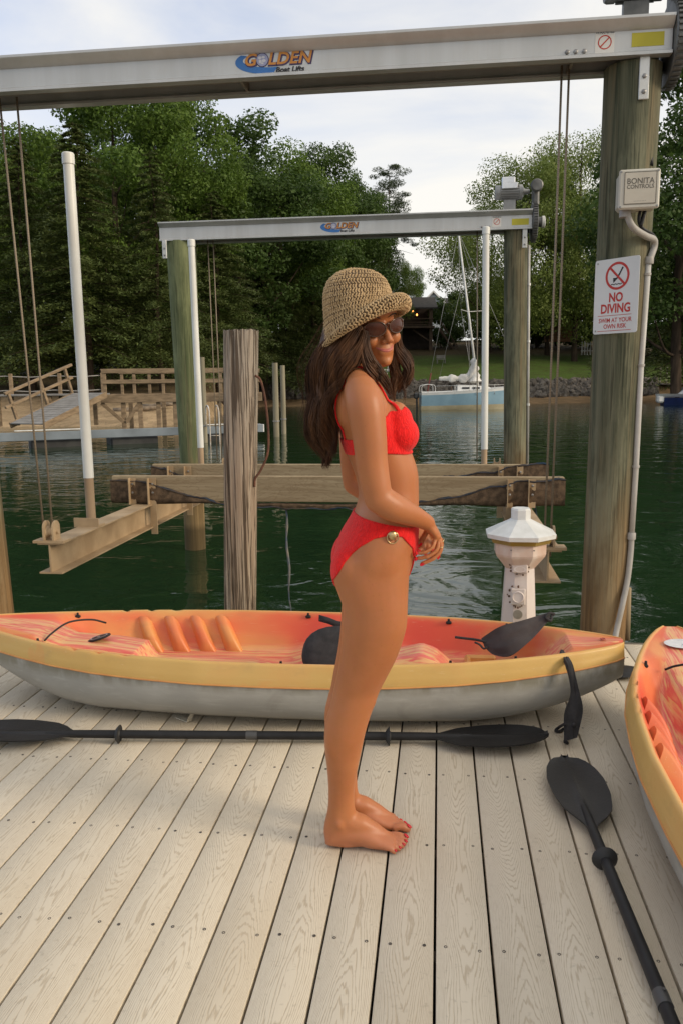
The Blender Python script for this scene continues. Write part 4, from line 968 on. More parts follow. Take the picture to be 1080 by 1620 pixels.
# garden
BR = simple('shed_boards', (.24, .115, .055), (.16, .08, .04), 2, .8)
sh = thing('timber_retaining_wall', bear(882, 100, 4), 'orange brown stacked timber wall on the lawn left of the no diving sign', 'retaining wall')
for i in range(8):
    w = 4.0 - .18 * max(0, i - 1); z0 = at_d(882, 541, 100).z
    mb = MB(); c = bear(882, 100 + .12 * i); mb.obox(Vector((c.x, c.y, z0 + .17 + .34 * i)), (w, .5, .31), RH, b=.03); mb.build('timber', BR, sh)
mb = MB(); c = bear(882, 102); 
wf = thing('white_fence', bear(925, 100, 4.6), 'bit of white garden fence beside the no diving sign piling', 'fence')
zf = ground_z(bear(925, 100))
for x in np.linspace(-.85, .85, 6):
    c = bear(926, 100) + rt * float(x); mb = MB(); mb.obox(Vector((c.x, c.y, zf + .75)), (.14, .06, 1.7), RH, b=.01); mb.build('picket', WHITEP, wf)
for z in (.5, 1.3):
    c = bear(926, 100.06); mb = MB(); mb.obox(Vector((c.x, c.y, zf + z)), (2.0, .05, .12), RH); mb.build('fence_rail', WHITEP, wf)
def lawn_chair(px, D, m, rz, label):
    p = bear(px, D); z = ground_z(p); t = thing('lawn_chair', (0, 0, 0), label, 'chair', 'garden chairs on the far lawn')
    mb = MB()
    for i in range(5): mb.obox((-.26 + .13 * i, .30, .72), (.115, .03, .85), Matrix.Rotation(-.35, 3, 'X'), b=.008)
    mb.build('backrest', m, t)
    mb = MB()
    for i in range(5): mb.obox((0, -.28 + .12 * i, .36 - .02 * i), (.6, .105, .03), None, b=.006)
    mb.build('seat', m, t)
    for s in (-1, 1):
        mb = MB(); mb.obox((s * .37, -.05, .56), (.14, .72, .03), None, b=.008); mb.build('arm', m, t)
        mb = MB(); mb.obox((s * .33, -.36, .28), (.05, .10, .56), None); mb.build('leg', m, t); mb = MB(); mb.obox((s * .33, .2, .28), (.05, .10, .56), None); mb.build('leg', m, t)
    t.location = (p.x, p.y, z); t.rotation_euler = (0, 0, rz); return t
lawn_chair(644, 86, WHITEP, .5, 'white garden chair on the lawn, seen through the curl of hair right of the face')
lawn_chair(616, 84, WHITEP, -.4, 'white garden chair on the lawn just under the chin')
lawn_chair(493, 88, simple('chair_grey', (.33, .33, .32), None, 5, .6), 2.2, 'grey garden chair on the lawn left of the dark hair')
lawn_chair(481, 85, simple('chair_dark', (.07, .05, .04), None, 5, .6), .9, 'dark brown garden chair left of the grey one')
gb = thing('garden_bench', bear(697, 94, 3.6), 'small grey wooden bench on the lawn behind the sailboat stay', 'bench'); zb_ = ground_z(bear(697, 94))
c = bear(697, 94)
mb = MB(); mb.obox(Vector((c.x, c.y, zb_ + .45)), (1.05, .4, .07), RH, b=.01); mb.build('seat', GREYW, gb)
mb = MB(); mb.obox(Vector((c.x, c.y, zb_ + .75)) + hz * .22, (1.05, .05, .4), RH, b=.01); mb.build('backrest', GREYW, gb)
for s in (-.45, .45):
    mb = MB(); mb.obox(Vector((c.x, c.y, zb_ + .2)) + rt * s, (.08, .36, .44), RH); mb.build('leg', GREYW, gb)
# moored runabout and rope fence at the right edge
rb = thing('motor_boat', at_d(1075, 648, 60), 'white and dark blue motor boat cut by the right edge of the picture', 'boat'); ro = at_d(1046, 648, 60); ro.z = WATER_Z
def rp_(x, y, z): return ro + rt * x + hz * y + Vector((0, 0, z))
def rbw(x): return .95 * min(1, .55 + x * .45)
NAVYB = simple('boat_navy', (.02, .035, .14), (.015, .025, .09), 3, .4)
for nm, m, za, zb_2 in (('hull', NAVYB, -.15, .52), ('topside', HW, .52, .80)):
    mb = MB(); mb.loft([[rp_(x - (.35 if zb_2 > .6 else .0) * (1 if x == 0 else 0), s * rbw(x) * (.55 + .45 * f), za + (zb_2 - za) * f) for s, f in ((-1, 1), (-1, .5), (-1, 0), (1, 0), (1, .5), (1, 1))] for x in (0, .4, 1.2, 2.4, 4.5)]); mb.build(nm, m, rb, angle=40)
mb = MB(); mb.obox(rp_(-.25, -.2, .42), (.55, .5, .55), RH, b=.12); mb.build('outboard_motor', HW, rb)
mb = MB(); mb.loft([[rp_(x, y, z) for y, z in ((-.7, .80), (-.55, h), (.55, h), (.7, .80))] for x, h in ((.9, .82), (1.5, 1.25), (2.4, 1.4), (3.2, .85))]); mb.build('windscreen', simple('screen_grey', (.35, .38, .42), None, 5, .2), rb, angle=20)
rf = thing('rope_fence', bear(1062, 74, 1.3), 'rope railing on thin posts at the right edge, above the moored boat', 'fence')
zr_ = ground_z(bear(1062, 80)); PT = simple('fence_post_grey', (.30, .28, .24), None, 5, .8)
for i in range(5):
    c = bear(1039, 76) + rt * (.62 * i); mb = MB(); mb.obox(Vector((c.x, c.y, 1.75)), (.11, .11, 1.6), RH, b=.01); mb.build('fence_post', PT, rf)
for z in (2.25, 1.75):
    mb = MB(); mb.tube([bear(1039, 76) + rt * (.155 * i) + Vector((0, 0, z - .09 * math.sin(math.pi * (i % 4) / 4))) for i in range(17)], .028, 5); mb.build('rope', simple('rope_grey', (.35, .33, .30), None, 9, .9), rf, angle=180)
c = bear(1039, 76) + rt * 1.6; mb = MB(); mb.obox(Vector((c.x, c.y, .98)), (3.6, 2.0, .14), RH, b=.02); mb.build('deck', GREYW, rf)
# ---------------------------------------------------------------- kayaks (local +x is the bow; world position set at the end)
KL = 1.44
def kw(x):                                # half width at the gunwale
    return float(np.interp(abs(x) / KL, [0, .2, .36, .52, .66, .78, .87, .93, .975, 1.0], [.395, .390, .368, .335, .285, .225, .172, .128, .088, .052]))
def krim(x): u = x / KL; return .304 + .018 * u * u + .026 * max(0, u) ** 4
def kseam(x): u = abs(x / KL); return .214 + .048 * u ** 2.2
def kkeel(x): u = abs(x / KL); return (.24 if x > 0 else .17) * max(0, (u - .52) / .48) ** 2.0
def kfloor(x, y):
    """height of the moulded inside of the cockpit"""
    a = abs(y)
    side = np.interp(x, [-1.45, -1.28, -1.20, -1.10, -.82, -.70, -.55, -.30, -.22, -.08, .02, .70, .80, 1.00, 1.12, 1.45], [.330, .318, .315, .165, .150, .150, .165, .20, .20, .165, .135, .135, .15, .20, .310, .345])
    mid = np.interp(x, [-1.45, -1.28, -1.22, -1.08, -.82, -.76, -.66, -.60, -.50, -.25, -.20, -.06, .0, .16, .62, .66, .80, 1.00, 1.12, 1.45], [.325, .310, .312, .16, .150, .152, .24, .26, .235, .225, .245, .15, .135, .165, .165, .235, .252, .262, .305, .345])
    w = float(sstep(.085, .155, a)); z = mid * (1 - w) + side * w
    return float(z)
deck_attr = []
def kayak_sections():
    xs = np.unique(np.concatenate([np.linspace(-KL, KL, 150), np.array([-1.22, -1.12, .66, .80, 1.02, 1.18])]))
    rings = []; attr = []
    for x in xs:
        W = kw(x); rz = krim(x); sz = kseam(x); rw = min(.022, W * .25)
        sc = sum(math.exp(-((x - c) / .011) ** 2) for c in (.60, .72, .84)) * .012
        half = []; ah = []
        # outer band: seam up to the rounded rim
        for f in (0, .08, .3, .55, .78): half.append((W * (1.0 + .012 * math.sin(f * 3.1)) - .018 * f, sz + (rz - .016 - sz) * f)); ah.append((0, 0))
        for k in range(1, 5):
            a = k / 4 * math.pi * .5; half.append((W - .014 - (rw * .6) * (1 - math.cos(a)), rz - .016 + .016 * math.sin(a) - sc * (k / 4))); ah.append((.10 * k / 4, 0))
        Wi = W - .014 - rw
        half.append((Wi, rz - .002 - sc)); ah.append((.25, 0))
        wall = min(.10, max(.001, Wi * .55))
        for f in (.06, .16, .32, .52, .72, .90, 1.0):
            y = Wi - wall * (f ** 1.3); zf = kfloor(x, y); g = f * f * (3 - 2 * f) if f < 1 else 1
            half.append((y, (rz - .004) * (1 - g) + min(zf, rz - .004) * g)); ah.append((.35 + .65 * min(1, f * 2.0), max(0, (f - .75) / .25)))
        yb = Wi - wall
        for f in np.linspace(.9, 0, 9): half.append((yb * f, min(kfloor(x, yb * f), rz + .004))); ah.append((1, 1))
        pts = [(x, y, z) for y, z in half] + [(x, -y, z) for y, z in reversed(half[:-1])]
        at = ah + list(reversed(ah[:-1])); rings.append(pts); attr.append(at)
    return xs, rings, attr
def deck_mat():
    n = NT('rotomoulded_deck'); at = n.n.new('ShaderNodeVertexColor'); at.layer_name = 'paint'; s = n.n.new('ShaderNodeSeparateColor'); n.l.new(at.outputs['Color'], s.inputs[0]); inner, fl = s.outputs[0], s.outputs[1]
    n.tc(); cl = n.noise(2.1, (1, 1.3, 1), 2, .45, src=n.raw); st = n.noise(1.0, (1.1, 22, 9), 4, .6, .9, src=n.raw); st2 = n.noise(1.0, (.6, 55, 12), 3, src=n.raw); st3 = n.noise(1.0, (1.6, 7, 7), 2, .5, .8, src=n.raw)
    wallc = n.ramp(cl, [(.32, (.58, .050, .032)), (.48, (.66, .095, .042)), (.62, (.69, .18, .068)), (.78, (.68, .30, .10))])
    strp = n.ramp(n.math('ADD', n.math('MULTIPLY', st, .7), n.math('MULTIPLY', st2, .35)), [(.34, (.58, .055, .070)), (.42, (.66, .13, .10)), (.47, (.72, .34, .19)), (.52, (.70, .47, .19)), (.56, (.64, .10, .10)), (.62, (.70, .30, .17)), (.70, (.58, .06, .065))])
    sw_ = n.ramp(st3, [(.36, (.58, .055, .035)), (.47, (.66, .15, .05)), (.55, (.70, .33, .10)), (.64, (.66, .42, .11))]); wallc = n.mix(n.math('MULTIPLY', n.fade(cl, .50, .68), .40), wallc, sw_); inn = n.mix(n.math('MULTIPLY', fl, .9), wallc, strp)
    band = n.mix(n.fade(cl, .3, .7), (.56, .345, .095), (.61, .395, .13))
    pt = n.fade(n.noise(3.3, (1, 1, 1), 3, dist=.6, src=n.raw), .66, .69); band = n.mix(n.math('MULTIPLY', pt, .5), band, (.66, .32, .10))
    dirt = n.fade(n.noise(9, (1, 1, 2), 6), .58, .8); 
    f = n.math('ADD', inner, n.math('MULTIPLY_ADD', n.noise(4, src=n.raw), .5, -.25))
    c = n.mix(n.fade(f, .02, .62), band, inn); c = n.mix(n.math('MULTIPLY', dirt, .28), c, (.33, .24, .13))
    sc = n.fade(n.noise(1, (5, 160, 160), 3, src=n.raw), .66, .74); c = n.mix(n.math('MULTIPLY', sc, .25), c, (.78, .62, .42))
    n.set(col=c, rough=n.math('MULTIPLY_ADD', dirt, .2, .42), spec=.4); n.bump(n.noise(70, src=n.raw, detail=3), .12, .003)
    n.p.inputs['Subsurface Weight'].default_value = .06; n.p.inputs['Subsurface Radius'].default_value = (.02, .01, .005); return n.mat
def hull_mat():
    n = NT('scuffed_hull'); n.tc(); x, y, z = n.sep(n.raw)
    a = n.noise(3, (1, 1, 2), 6, src=n.raw); s = n.noise(1, (6, 40, 60), 4, src=n.raw); g = n.noise(14, (1, 1, .4), 5, src=n.raw)
    c = n.mix(n.fade(a, .3, .7), (.42, .41, .375), (.325, .315, .285)); c = n.mix(n.math('MULTIPLY', n.fade(s, .55, .75), .35), c, (.55, .54, .50))
    ed = n.math('MULTIPLY', n.fade(z, .175, .215), n.fade(g, .36, .54)); c = n.mix(n.math('MULTIPLY', ed, .6), c, (.16, .145, .085))
    gr = n.fade(n.noise(5, (1, 1, 1), 5, dist=1, src=n.raw), .6, .75); c = n.mix(n.math('MULTIPLY', gr, .5), c, (.24, .23, .20))
    n.set(col=c, rough=.6, spec=.3); n.bump(n.noise(40, src=n.raw), .15, .004); return n.mat
KD, KH = deck_mat(), hull_mat()
BLKF = simple('black_fabric', (.018, .017, .018), (.035, .032, .033), 30, .9, bump=.4, bscale=260, bdist=.002); BLKP = simple('black_plastic', (.010, .010, .011), (.018, .018, .019), 12, .5, spec=.3)
CHAR = simple('charcoal_fabric', (.040, .033, .034), (.060, .051, .050), 14, .92, bump=.4, bscale=220, bdist=.002)
def build_kayak(label, is_first):
    root = thing('kayak', (0, 0, 0), label, 'kayak', 'orange and yellow kayaks on the dock')
    xs, rings, attr = kayak_sections()
    mb = MB(); mb.loft(rings, closed=False, cap0=True, cap1=True)
    o = mb.build('deck_shell', KD, root, angle=60)
    ca_ = o.data.color_attributes.new('paint', 'FLOAT_COLOR', 'POINT')
    flat = np.array([[a, b, 0, 1] for r_ in attr for a, b in r_], dtype=np.float32)
    ca_.data.foreach_set('color', flat.ravel())
    hb_ = MB(); hr = []
    for x in xs:
        W = kw(x); sz = kseam(x); kz = kkeel(x); u = abs(x / KL)
        half = [(W * .992, sz), (W * .985, sz * .8 + kz * .2), (W * .955, sz * .58 + kz * .42), (W * .86, sz * .33 + kz * .67), (W * .68, sz * .14 + kz * .86), (W * .46, kz + .012 * (1 - u)), (W * .30, kz + .004), (W * .14, kz + .010 * (1 - u)), (0, kz + .0)]
        hr.append([(x, y, z) for y, z in half] + [(x, -y, z) for y, z in reversed(half[:-1])])
    hb_.loft(hr, closed=False); hb_.build('hull', KH, root, angle=60)
    sm = MB()
    for s in (-1, 1): sm.tube([(x, s * (kw(x) + .001), kseam(x)) for x in xs[::2]], .0035, 6)
    sm.build('seam_bead', simple('seam_orange', (.62, .30, .09), (.5, .22, .07), 10, .6), root, angle=180)
    # foot braces: slanted ribs on both inner walls
    RIB = KD
    for s in (-1, 1):
        for k in range(4):
            xc = .72 - .125 * k
            W = kw(xc) - .050; r_ = []
            for f in np.linspace(0, 1, 7):
                y = W - .012 - .085 * f; z = .286 - .136 * f; x_ = xc + .03 - .085 * f; h = .030 * (math.sin(math.pi * min(1, .14 + f * .86)) ** .6)
                r_.append([(x_ + dx, s * (y - dy * h), z + dy * h * .8 - (1 - dy) * .02) for dx, dy in ((-.052, -.9), (-.040, -.25), (-.022, .55), (-.010, .72), (.014, .72), (.026, .50), (.040, -.4), (.046, -.9))])
            m_ = MB(); m_.loft(r_); ro_ = m_.build('foot_rib', KD, root, angle=70)
            cb_ = ro_.data.color_attributes.new('paint', 'FLOAT_COLOR', 'POINT'); cb_.data.foreach_set('color', np.tile(np.array([.52, 0, 0, 1], dtype=np.float32), len(ro_.data.vertices)))
    # raised middle console wedge with an oval badge, and a bungee arch across it
    c = MB(); c.lathe([(.052, 0), (.055, .003), (.053, .007), (.0, .008)], 22, (0, 0, 0)); 
    M_ = Matrix.Translation((.86, .0, .262)) @ Matrix.Rotation(R(16), 4, 'Y') @ Matrix.Diagonal((1.05, .80, 1, 1))
    c.v = [tuple(M_ @ Vector(p)) for p in c.v]; bd = c.build('badge', BLKP, root, angle=40)
    c = MB()
    for q in (.040, ): disc(c, Matrix.Translation((.86, .0, .271)) @ Matrix.Rotation(R(16), 4, 'Y') @ Matrix.Diagonal((1.05, .78, 1, 1)), q, 20, 0, .034)
    for dx, sx in ((-.018, .8), (0, 1), (.018, .8)):
        V_, F_ = text_mb('o', .03, Matrix.Translation((.86 + dx, 0, .2712)) @ Matrix.Rotation(R(16), 4, 'Y') @ Matrix.Rotation(R(90), 4, 'Z'), 0, .001); c.add(V_, F_, 0)
    c.build('badge_print', simple('badge_silver', (.55, .56, .56), None, 9, .4, .3), bd, smooth=False)
    c = MB(); c.tube(spline([(1.06, .12, .285), (1.04, .08, .310), (1.00, 0, .335), (.93, -.08, .325), (.88, -.13, .295)], 5), .0045, 7); c.build('bungee_cord', BLKP, root, angle=180)
    # small black pad eyes along the rim
    for s in (-1, 1):
        for x in (1.05, -.05, -.42, -.72, -.98):
            W = kw(x) - .055; m_ = MB(); m_.obox((x, s * W, krim(x) - .018), (.026, .016, .014), None, 0, .004); m_.lathe([(.006, 0), (.005, .010), (.0, .011)], 8, (x, s * W, krim(x) - .010)); m_.build('pad_eye', BLKP, root)
    # moulded drain and cup wells
    m_ = MB()
    for x, y, r in ((.04, .10, .012), (-.40, .05, .010), (-.88, -.05, .009)): m_.lathe([(r, .0), (r, .004), (r * .5, .004), (r * .5, -.004)], 12, (x, y, kfloor(x, y) + .0005), caps=False)
    for x_, y_ in ((-1.36, 0), ): m_.lathe([(.013, 0), (.010, .003), (.006, -.002)], 12, (x_, y_, krim(x_) + .003))
    m_.build('drain_rings', simple('drain_red', (.40, .08, .05), None, 9, .6), root, angle=60)['kind'] = 'stuff'
    # seat moulding walls of the rear foot well
    for x0, x1, y0, y1 in ((-.815, -.79, -.15, .15), (-.93, -.79, -.16, -.135), (-.93, -.79, .135, .16)):
        m_ = MB(); m_.box(x0, x1, y0, y1, .14, .185, b=.010); ro_ = m_.build('well_lip', KD, root); cb_ = ro_.data.color_attributes.new('paint', 'FLOAT_COLOR', 'POINT'); cb_.data.foreach_set('color', np.tile(np.array([.2, .2, 0, 1], dtype=np.float32), len(ro_.data.vertices)))
    return root
k1 = build_kayak('orange and yellow kayak lying across the dock behind the woman, grey hull towards the camera', True)
k1.location = (-.668, 3.335, .0); k1.rotation_euler = (0, 0, math.pi); ORG[k1.name] = Vector((0, 0, 0))
k2 = build_kayak('orange and yellow kayak at the right edge, pointing out towards the water', False)
k2.location = (1.00, 2.03, .0); k2.rotation_euler = (0, 0, math.pi / 2)
c = MB(); disc(c, Matrix.Translation((1.25, .0, krim(1.25) - .002)) @ Matrix.Rotation(R(-6), 4, 'Y') @ Matrix.Diagonal((.62, 1, 1, 1)), .075, 26, 0); 
st_ = c.build('oval_sticker', [simple('sticker_white', (.70, .70, .68), (.55, .56, .58), 40, .5)], k2, smooth=False)
c = MB()
for k in range(5): 
    V_, F_ = text_mb('~', .03, Matrix.Translation((1.225 + .012 * k, .0, krim(1.25) - .0005 - .0012 * k)) @ Matrix.Rotation(R(-6), 4, 'Y') @ Matrix.Rotation(R(90), 4, 'Z'), 0, .0005); c.add(V_, F_, 0)
c.build('sticker_print', simple('print_grey', (.30, .31, .33), None, 9, .5), st_, smooth=False)
def kl(X, Y, Z): return Vector((-(X + .668), -(Y - 3.335), Z))       # world -> the lying kayak's own frame
def blob_pad(name, c, rv, uv, w, h, t, parent, m, sq=.35, n=28):
    """a rounded cushion: outline in the plane of rv and uv, thickness t"""
    rv, uv = Vector(rv).normalized(), Vector(uv).normalized(); nv = rv.cross(uv).normalized(); rings = []
    for k, (s, d) in enumerate(((.0, -.5), (.6, -.5), (.93, -.38), (1.0, 0), (.93, .38), (.6, .46), (.3, .40), (0, .38))):
        ring = []
        for j in range(n):
            a = 2 * math.pi * j / n; ca_, sa = math.cos(a), math.sin(a); e = (abs(ca_) ** (2 + 1.5 * sq) + abs(sa) ** (2 + 1.5 * sq)) ** (-1 / (2 + 1.5 * sq))
            x_, y_ = e * ca_ * w / 2, e * sa * h / 2
            if x_ < 0: x_ *= 1.0 - .12 * (y_ / h)
            ring.append(Vector(c) + rv * x_ * s + uv * y_ * s + nv * (d * t))
        rings.append(ring)
    mb = MB(); mb.loft(rings, cap0=False, cap1=False); return mb.build(name, m, parent, angle=180)
blob_pad('seat_pad', kl(-.40, 3.22, .275), kl(1, 0, 0) - kl(0, 0, 0), (kl(0, .62, .78) - kl(0, 0, 0)), .34, .23, .05, k1, BLKF)
# webbing strap on the far rim
c = MB(); c.loft([[kl(X, Y, Z) for X, Y, Z in ((x, y - .008, z - .012), (x, y + .004, z + .014), (x, y + .010, z + .014), (x, y - .002, z - .012))] for x, y, z in ((-.545, 3.535, .322), (-.50, 3.53, .312), (-.46, 3.525, .298), (-.40, 3.52, .290), (-.33, 3.51, .285))]); c.build('strap', BLKF, k1, angle=180)
# pad eyes that show as dark knobs on the outer band
def ribbon(P, Wd, thick, n_side, m, name, parent=None, twist=None, curl=.0, sub=5, origin=None, label=None, cat=None):
    """a strip of cloth along P (centre points), width vectors given per point"""
    C_ = spline([Vector(p) for p in P], sub); W_ = spline([Vector(w) for w in Wd], sub); rings = []
    for i, (c_, w_) in enumerate(zip(C_, W_)):
        d = (C_[min(i + 1, len(C_) - 1)] - C_[max(i - 1, 0)]).normalized(); nn = d.cross(w_).normalized(); L = w_.length
        topp = [c_ + w_ * (s * .5) + nn * (thick * .5 + curl * L * (math.sin(s * 5 + i * .35) * .5 + .5 * math.cos(s * 9 - i * .22)) ) for s in np.linspace(-1, 1, n_side)]
        bott = [p - nn * thick for p in reversed(topp)]
        rings.append(topp + bott)
    mb = MB(); mb.loft(rings); return mb.build(name, m, parent, angle=70, origin=origin)
# black backrest slung over the stern rim of the lying kayak, down on to the planks
hs = thing('black_backrest', at_y(905, 1165, 2.95) * 1, 'black fabric backrest hanging over the stern rim of the lying kayak on to the planks', 'backrest')
hp_ = [at_y(893, 1040, 3.165), at_y(899, 1052, 3.105), at_y(905, 1075, 3.085), at_y(909, 1100, 3.07), at_y(906, 1128, 3.03), at_y(903, 1143, 2.975)]
hp_[-1].z = .035; hp_[-2].z = max(.06, hp_[-2].z)
ribbon(hp_, [Vector((.022, .01, 0)), Vector((.020, .01, 0)), Vector((.026, 0, 0)), Vector((.036, .0, .0)), Vector((.070, .02, 0)), Vector((.040, .03, 0))], .02, 7, BLKF, 'back_panel', hs, curl=.10)
for pts, w in (([at_y(893, 1145, 2.97), at_z(884, 1150, .02), at_z(878, 1156, .010), at_z(884, 1157, .008), at_z(893, 1152, .012)], .010), ([at_y(907, 1146, 2.97), at_z(908, 1156, .018), at_z(905, 1164, .010), at_z(898, 1166, .008), at_z(893, 1172, .008), at_z(897, 1176, .007)], .011), ([at_y(891, 1036, 3.18), at_y(888, 1030, 3.20), at_y(886, 1038, 3.16)], .012)):
    c = MB(); c.tube(spline(pts, 4), [w * .62] * (len(spline(pts, 4))), 6); c.build('strap', BLKF, hs, angle=180)
c = MB(); c.lathe([(.007, -.004), (.009, 0), (.007, .004)], 10, at_z(894, 1174, .008)); c.build('clip', BLKP, hs)
# charcoal backrest lying inside the stern well
bs = thing('charcoal_backrest', at_y(800, 1015, 3.3) * 1, 'dark grey cloth backrest tied to the far rim of the lying kayak', 'backrest')
bp = [at_y(868, 974, 3.46), at_y(852, 985, 3.44), at_y(828, 1000, 3.40), at_y(800, 1014, 3.38), at_y(776, 1020, 3.40), at_y(764, 1017, 3.42)]
ribbon(bp, [Vector((.008, -.01, -.022)), Vector((.015, -.03, -.05)), Vector((.025, -.05, -.085)), Vector((.03, -.07, -.11)), Vector((.025, -.05, -.075)), Vector((.015, -.02, -.035))], .012, 9, CHAR, 'back_panel', bs, curl=.06)
c = MB(); c.tube(spline([at_y(770, 1016, 3.41), at_y(752, 1012, 3.42), at_y(735, 1010, 3.43), at_y(719, 1008, 3.44)], 4), .006, 6); c.tube(spline([at_y(770, 1024, 3.39), at_y(764, 1026, 3.39), at_y(758, 1020, 3.40), at_y(750, 1016, 3.41)], 4), .005, 6); c.build('strap', BLKF, bs, angle=180)
c = MB(); c.tube(spline([at_y(876, 972, 3.47), at_y(868, 970, 3.46), at_y(862, 977, 3.44), at_y(870, 982, 3.44), at_y(872, 973, 3.47)], 4), .007, 6); c.build('knot', BLKF, bs, angle=180)
# ---------------------------------------------------------------- paddles
def build_paddle(label, tip, tail, roll, gap_visible=True):
    """tip: world point of one blade end; tail: the other"""
    tip, tail = Vector(tip), Vector(tail); ax = (tip - tail).normalized(); L = (tip - tail).length
    t = thing('kayak_paddle', (0, 0, 0), label, 'paddle', 'black paddles lying on the planks')
    BL = .46
    c = MB(); c.tube([(x, 0, 0) for x in (-L / 2 + BL * .72, -L / 2 + BL, -.5, 0, .5, L / 2 - BL, L / 2 - BL * .72)], [.0125, .0155, .0165, .0165, .0165, .0155, .0125], 14); sh = c.build('shaft', BLKP, t, angle=60)
    for s in (-1, 1):
        AXs = Matrix(((0, 0, 1), (0, 1, 0), (-1, 0, 0)))
        c = MB(); c.lathe([(.016, -.010), (.024, -.006), (.036, .004), (.037, .007), (.025, .004), (.018, .010), (.016, .012)], 20, (s * (L / 2 - BL - .16), 0, 0), axis=AXs, caps=False); c.build('drip_ring', simple('black_rubber', (.014, .014, .015), (.024, .024, .024), 9, .6), sh, angle=60)
        c = MB(); rings = []
        for u in np.linspace(0, 1, 22):
            x = s * (L / 2 - BL + BL * u)
            wt = np.interp(u, [0, .06, .14, .25, .45, .65, .8, .9, .96, 1.0], [.014, .018, .038, .066, .085, .090, .080, .062, .040, .004])
            wb = np.interp(u, [0, .06, .14, .25, .45, .65, .8, .9, .96, 1.0], [.014, .022, .058, .088, .104, .104, .090, .068, .042, .004])
            cup = .020 * (u ** 1.5); rid = .011 * max(0, 1 - u * 1.35) + .0015; r_ = []
            for y in np.concatenate([np.linspace(-wb, -.012, 5), [-.006, 0, .006], np.linspace(.012, wt, 5)]):
                q = abs(y) / max(wt, .01); r_.append((x, y * s, .003 + cup * .3 + .010 * q * q * u + rid * math.exp(-(y / .008) ** 2)))
            for y in np.concatenate([np.linspace(wt, .012, 4), [0], np.linspace(-.012, -wb, 4)]):
                q = abs(y) / max(wt, .01); r_.append((x, y * s, -.003 + cup * .3 + .010 * q * q * u - rid * math.exp(-(y / .008) ** 2)))
            rings.append(r_)
        c.loft(rings); c.build('blade', simple('paddle_black', (.009, .009, .010), (.020, .020, .021), 4, .42, bump=.12, bscale=120, spec=.32), t, angle=50)
    c = MB(); c.tube([(-.022, 0, 0), (.022, 0, 0)], .0182, 14); c.lathe([(.004, 0), (.004, .003)], 8, (.012, -.005, .0175)); c.build('ferrule', simple('ferrule_grey', (.06, .06, .06), None, 9, .35), sh, angle=40)
    mid = (tip + tail) / 2
    t.location = mid; t.rotation_euler = (roll, 0, math.atan2(ax.y, ax.x)); return t
build_paddle('long black paddle lying parallel to the near side of the kayak, behind the feet', (.43, 2.985, .034), (-1.87, 2.80, .034), 0)
build_paddle('black paddle at the lower right whose shaft leaves the picture', (.463, 2.800, .034), (.548, .50, .034), 0)
dbp = thing('dark_blade', at_z(985, 1063, .02), 'tip of a black blade on the planks between the two kayaks', 'paddle')
c = MB(); q = at_z(982, 1063, .016); rings = []
for u in np.linspace(0, 1, 12):
    w = .085 * (math.sin(math.pi * min(1, .08 + u * .92)) ** .6); rings.append([(q.x - .10 + .22 * u, q.y + w * s, .016 + z + .01 * u) for s, z in ((-1, 0), (-.5, .006), (0, .010), (.5, .006), (1, 0), (.5, -.006), (0, -.006), (-.5, -.006))])
c.loft(rings); c.build('blade', simple('paddle_black', (.022, .022, .023)), dbp)
# ---------------------------------------------------------------- no diving sign, control box, conduit, on the right piling
sc_, sr_ = Vector((.789, 4.361, 0)), Vector((.967, 4.181, 0)); rv = (sr_ - sc_).normalized(); zc0 = (1.632 + 2.003) / 2; SW_, SH_ = (sr_ - sc_).length, .368
MS = face_frame(((sc_ + sr_) / 2) + Vector((0, 0, zc0)), rv, (0, 0, 1))
sg = thing('no_diving_sign', MS.translation, 'white no diving sign with red lettering screwed to the right piling', 'sign')
rr_ = .012; poly = []
for cx, cy, a0 in ((SW_ / 2 - rr_, SH_ / 2 - rr_, 0), (-SW_ / 2 + rr_, SH_ / 2 - rr_, 90), (-SW_ / 2 + rr_, -SH_ / 2 + rr_, 180), (SW_ / 2 - rr_, -SH_ / 2 + rr_, 270)):
    for k in range(5): a = R(a0 + 22.5 * k); poly.append((cx + rr_ * math.cos(a), cy + rr_ * math.sin(a)))
c = MB(); c.prism(poly, off(MS, 0, 0, -.002), .002); c.build('panel', simple('sign_white', (.64, .65, .64), (.58, .59, .58), 5, .4), sg, smooth=False)
SGR = inkm('sign_red', (.47, .045, .035), .5); SGB = inkm('sign_black', (.03, .03, .03), .5)
c = MB(); Mc = off(MS, .004, .098, .0008); disc(c, Mc, .068, 40, 0, .056)
for a in (R(-45),):
    d_, n2_ = (math.cos(a), math.sin(a)), (-math.sin(a), math.cos(a))
    c.add([off(Mc, 0, 0, .0004) @ Vector((d_[0] * s * .060 + n2_[0] * w * .0055, d_[1] * s * .060 + n2_[1] * w * .0055, 0)) for s, w in ((-1, -1), (1, -1), (1, 1), (-1, 1))], [(0, 1, 2, 3)], 0)
c.build('prohibition_ring', SGR, sg, smooth=False)
c = MB()
def stroke(c, M, pts, w):
    for (x0, y0), (x1, y1) in zip(pts, pts[1:]):
        dx, dy = x1 - x0, y1 - y0; l = math.hypot(dx, dy); nx, ny = -dy / l * w, dx / l * w
        c.add([M @ Vector(p) for p in ((x0 - nx, y0 - ny, 0), (x1 - nx, y1 - ny, 0), (x1 + nx, y1 + ny, 0), (x0 + nx, y0 + ny, 0))], [(0, 1, 2, 3)], 0)
stroke(c, Mc, [(.030, .040), (.012, .008), (-.004, -.014)], .0042); stroke(c, Mc, [(-.004, -.014), (-.022, -.030)], .003); stroke(c, Mc, [(-.002, -.012), (-.024, -.012)], .0028)
disc(c, off(Mc, -.017, -.020, 0), .0065, 12, 0)
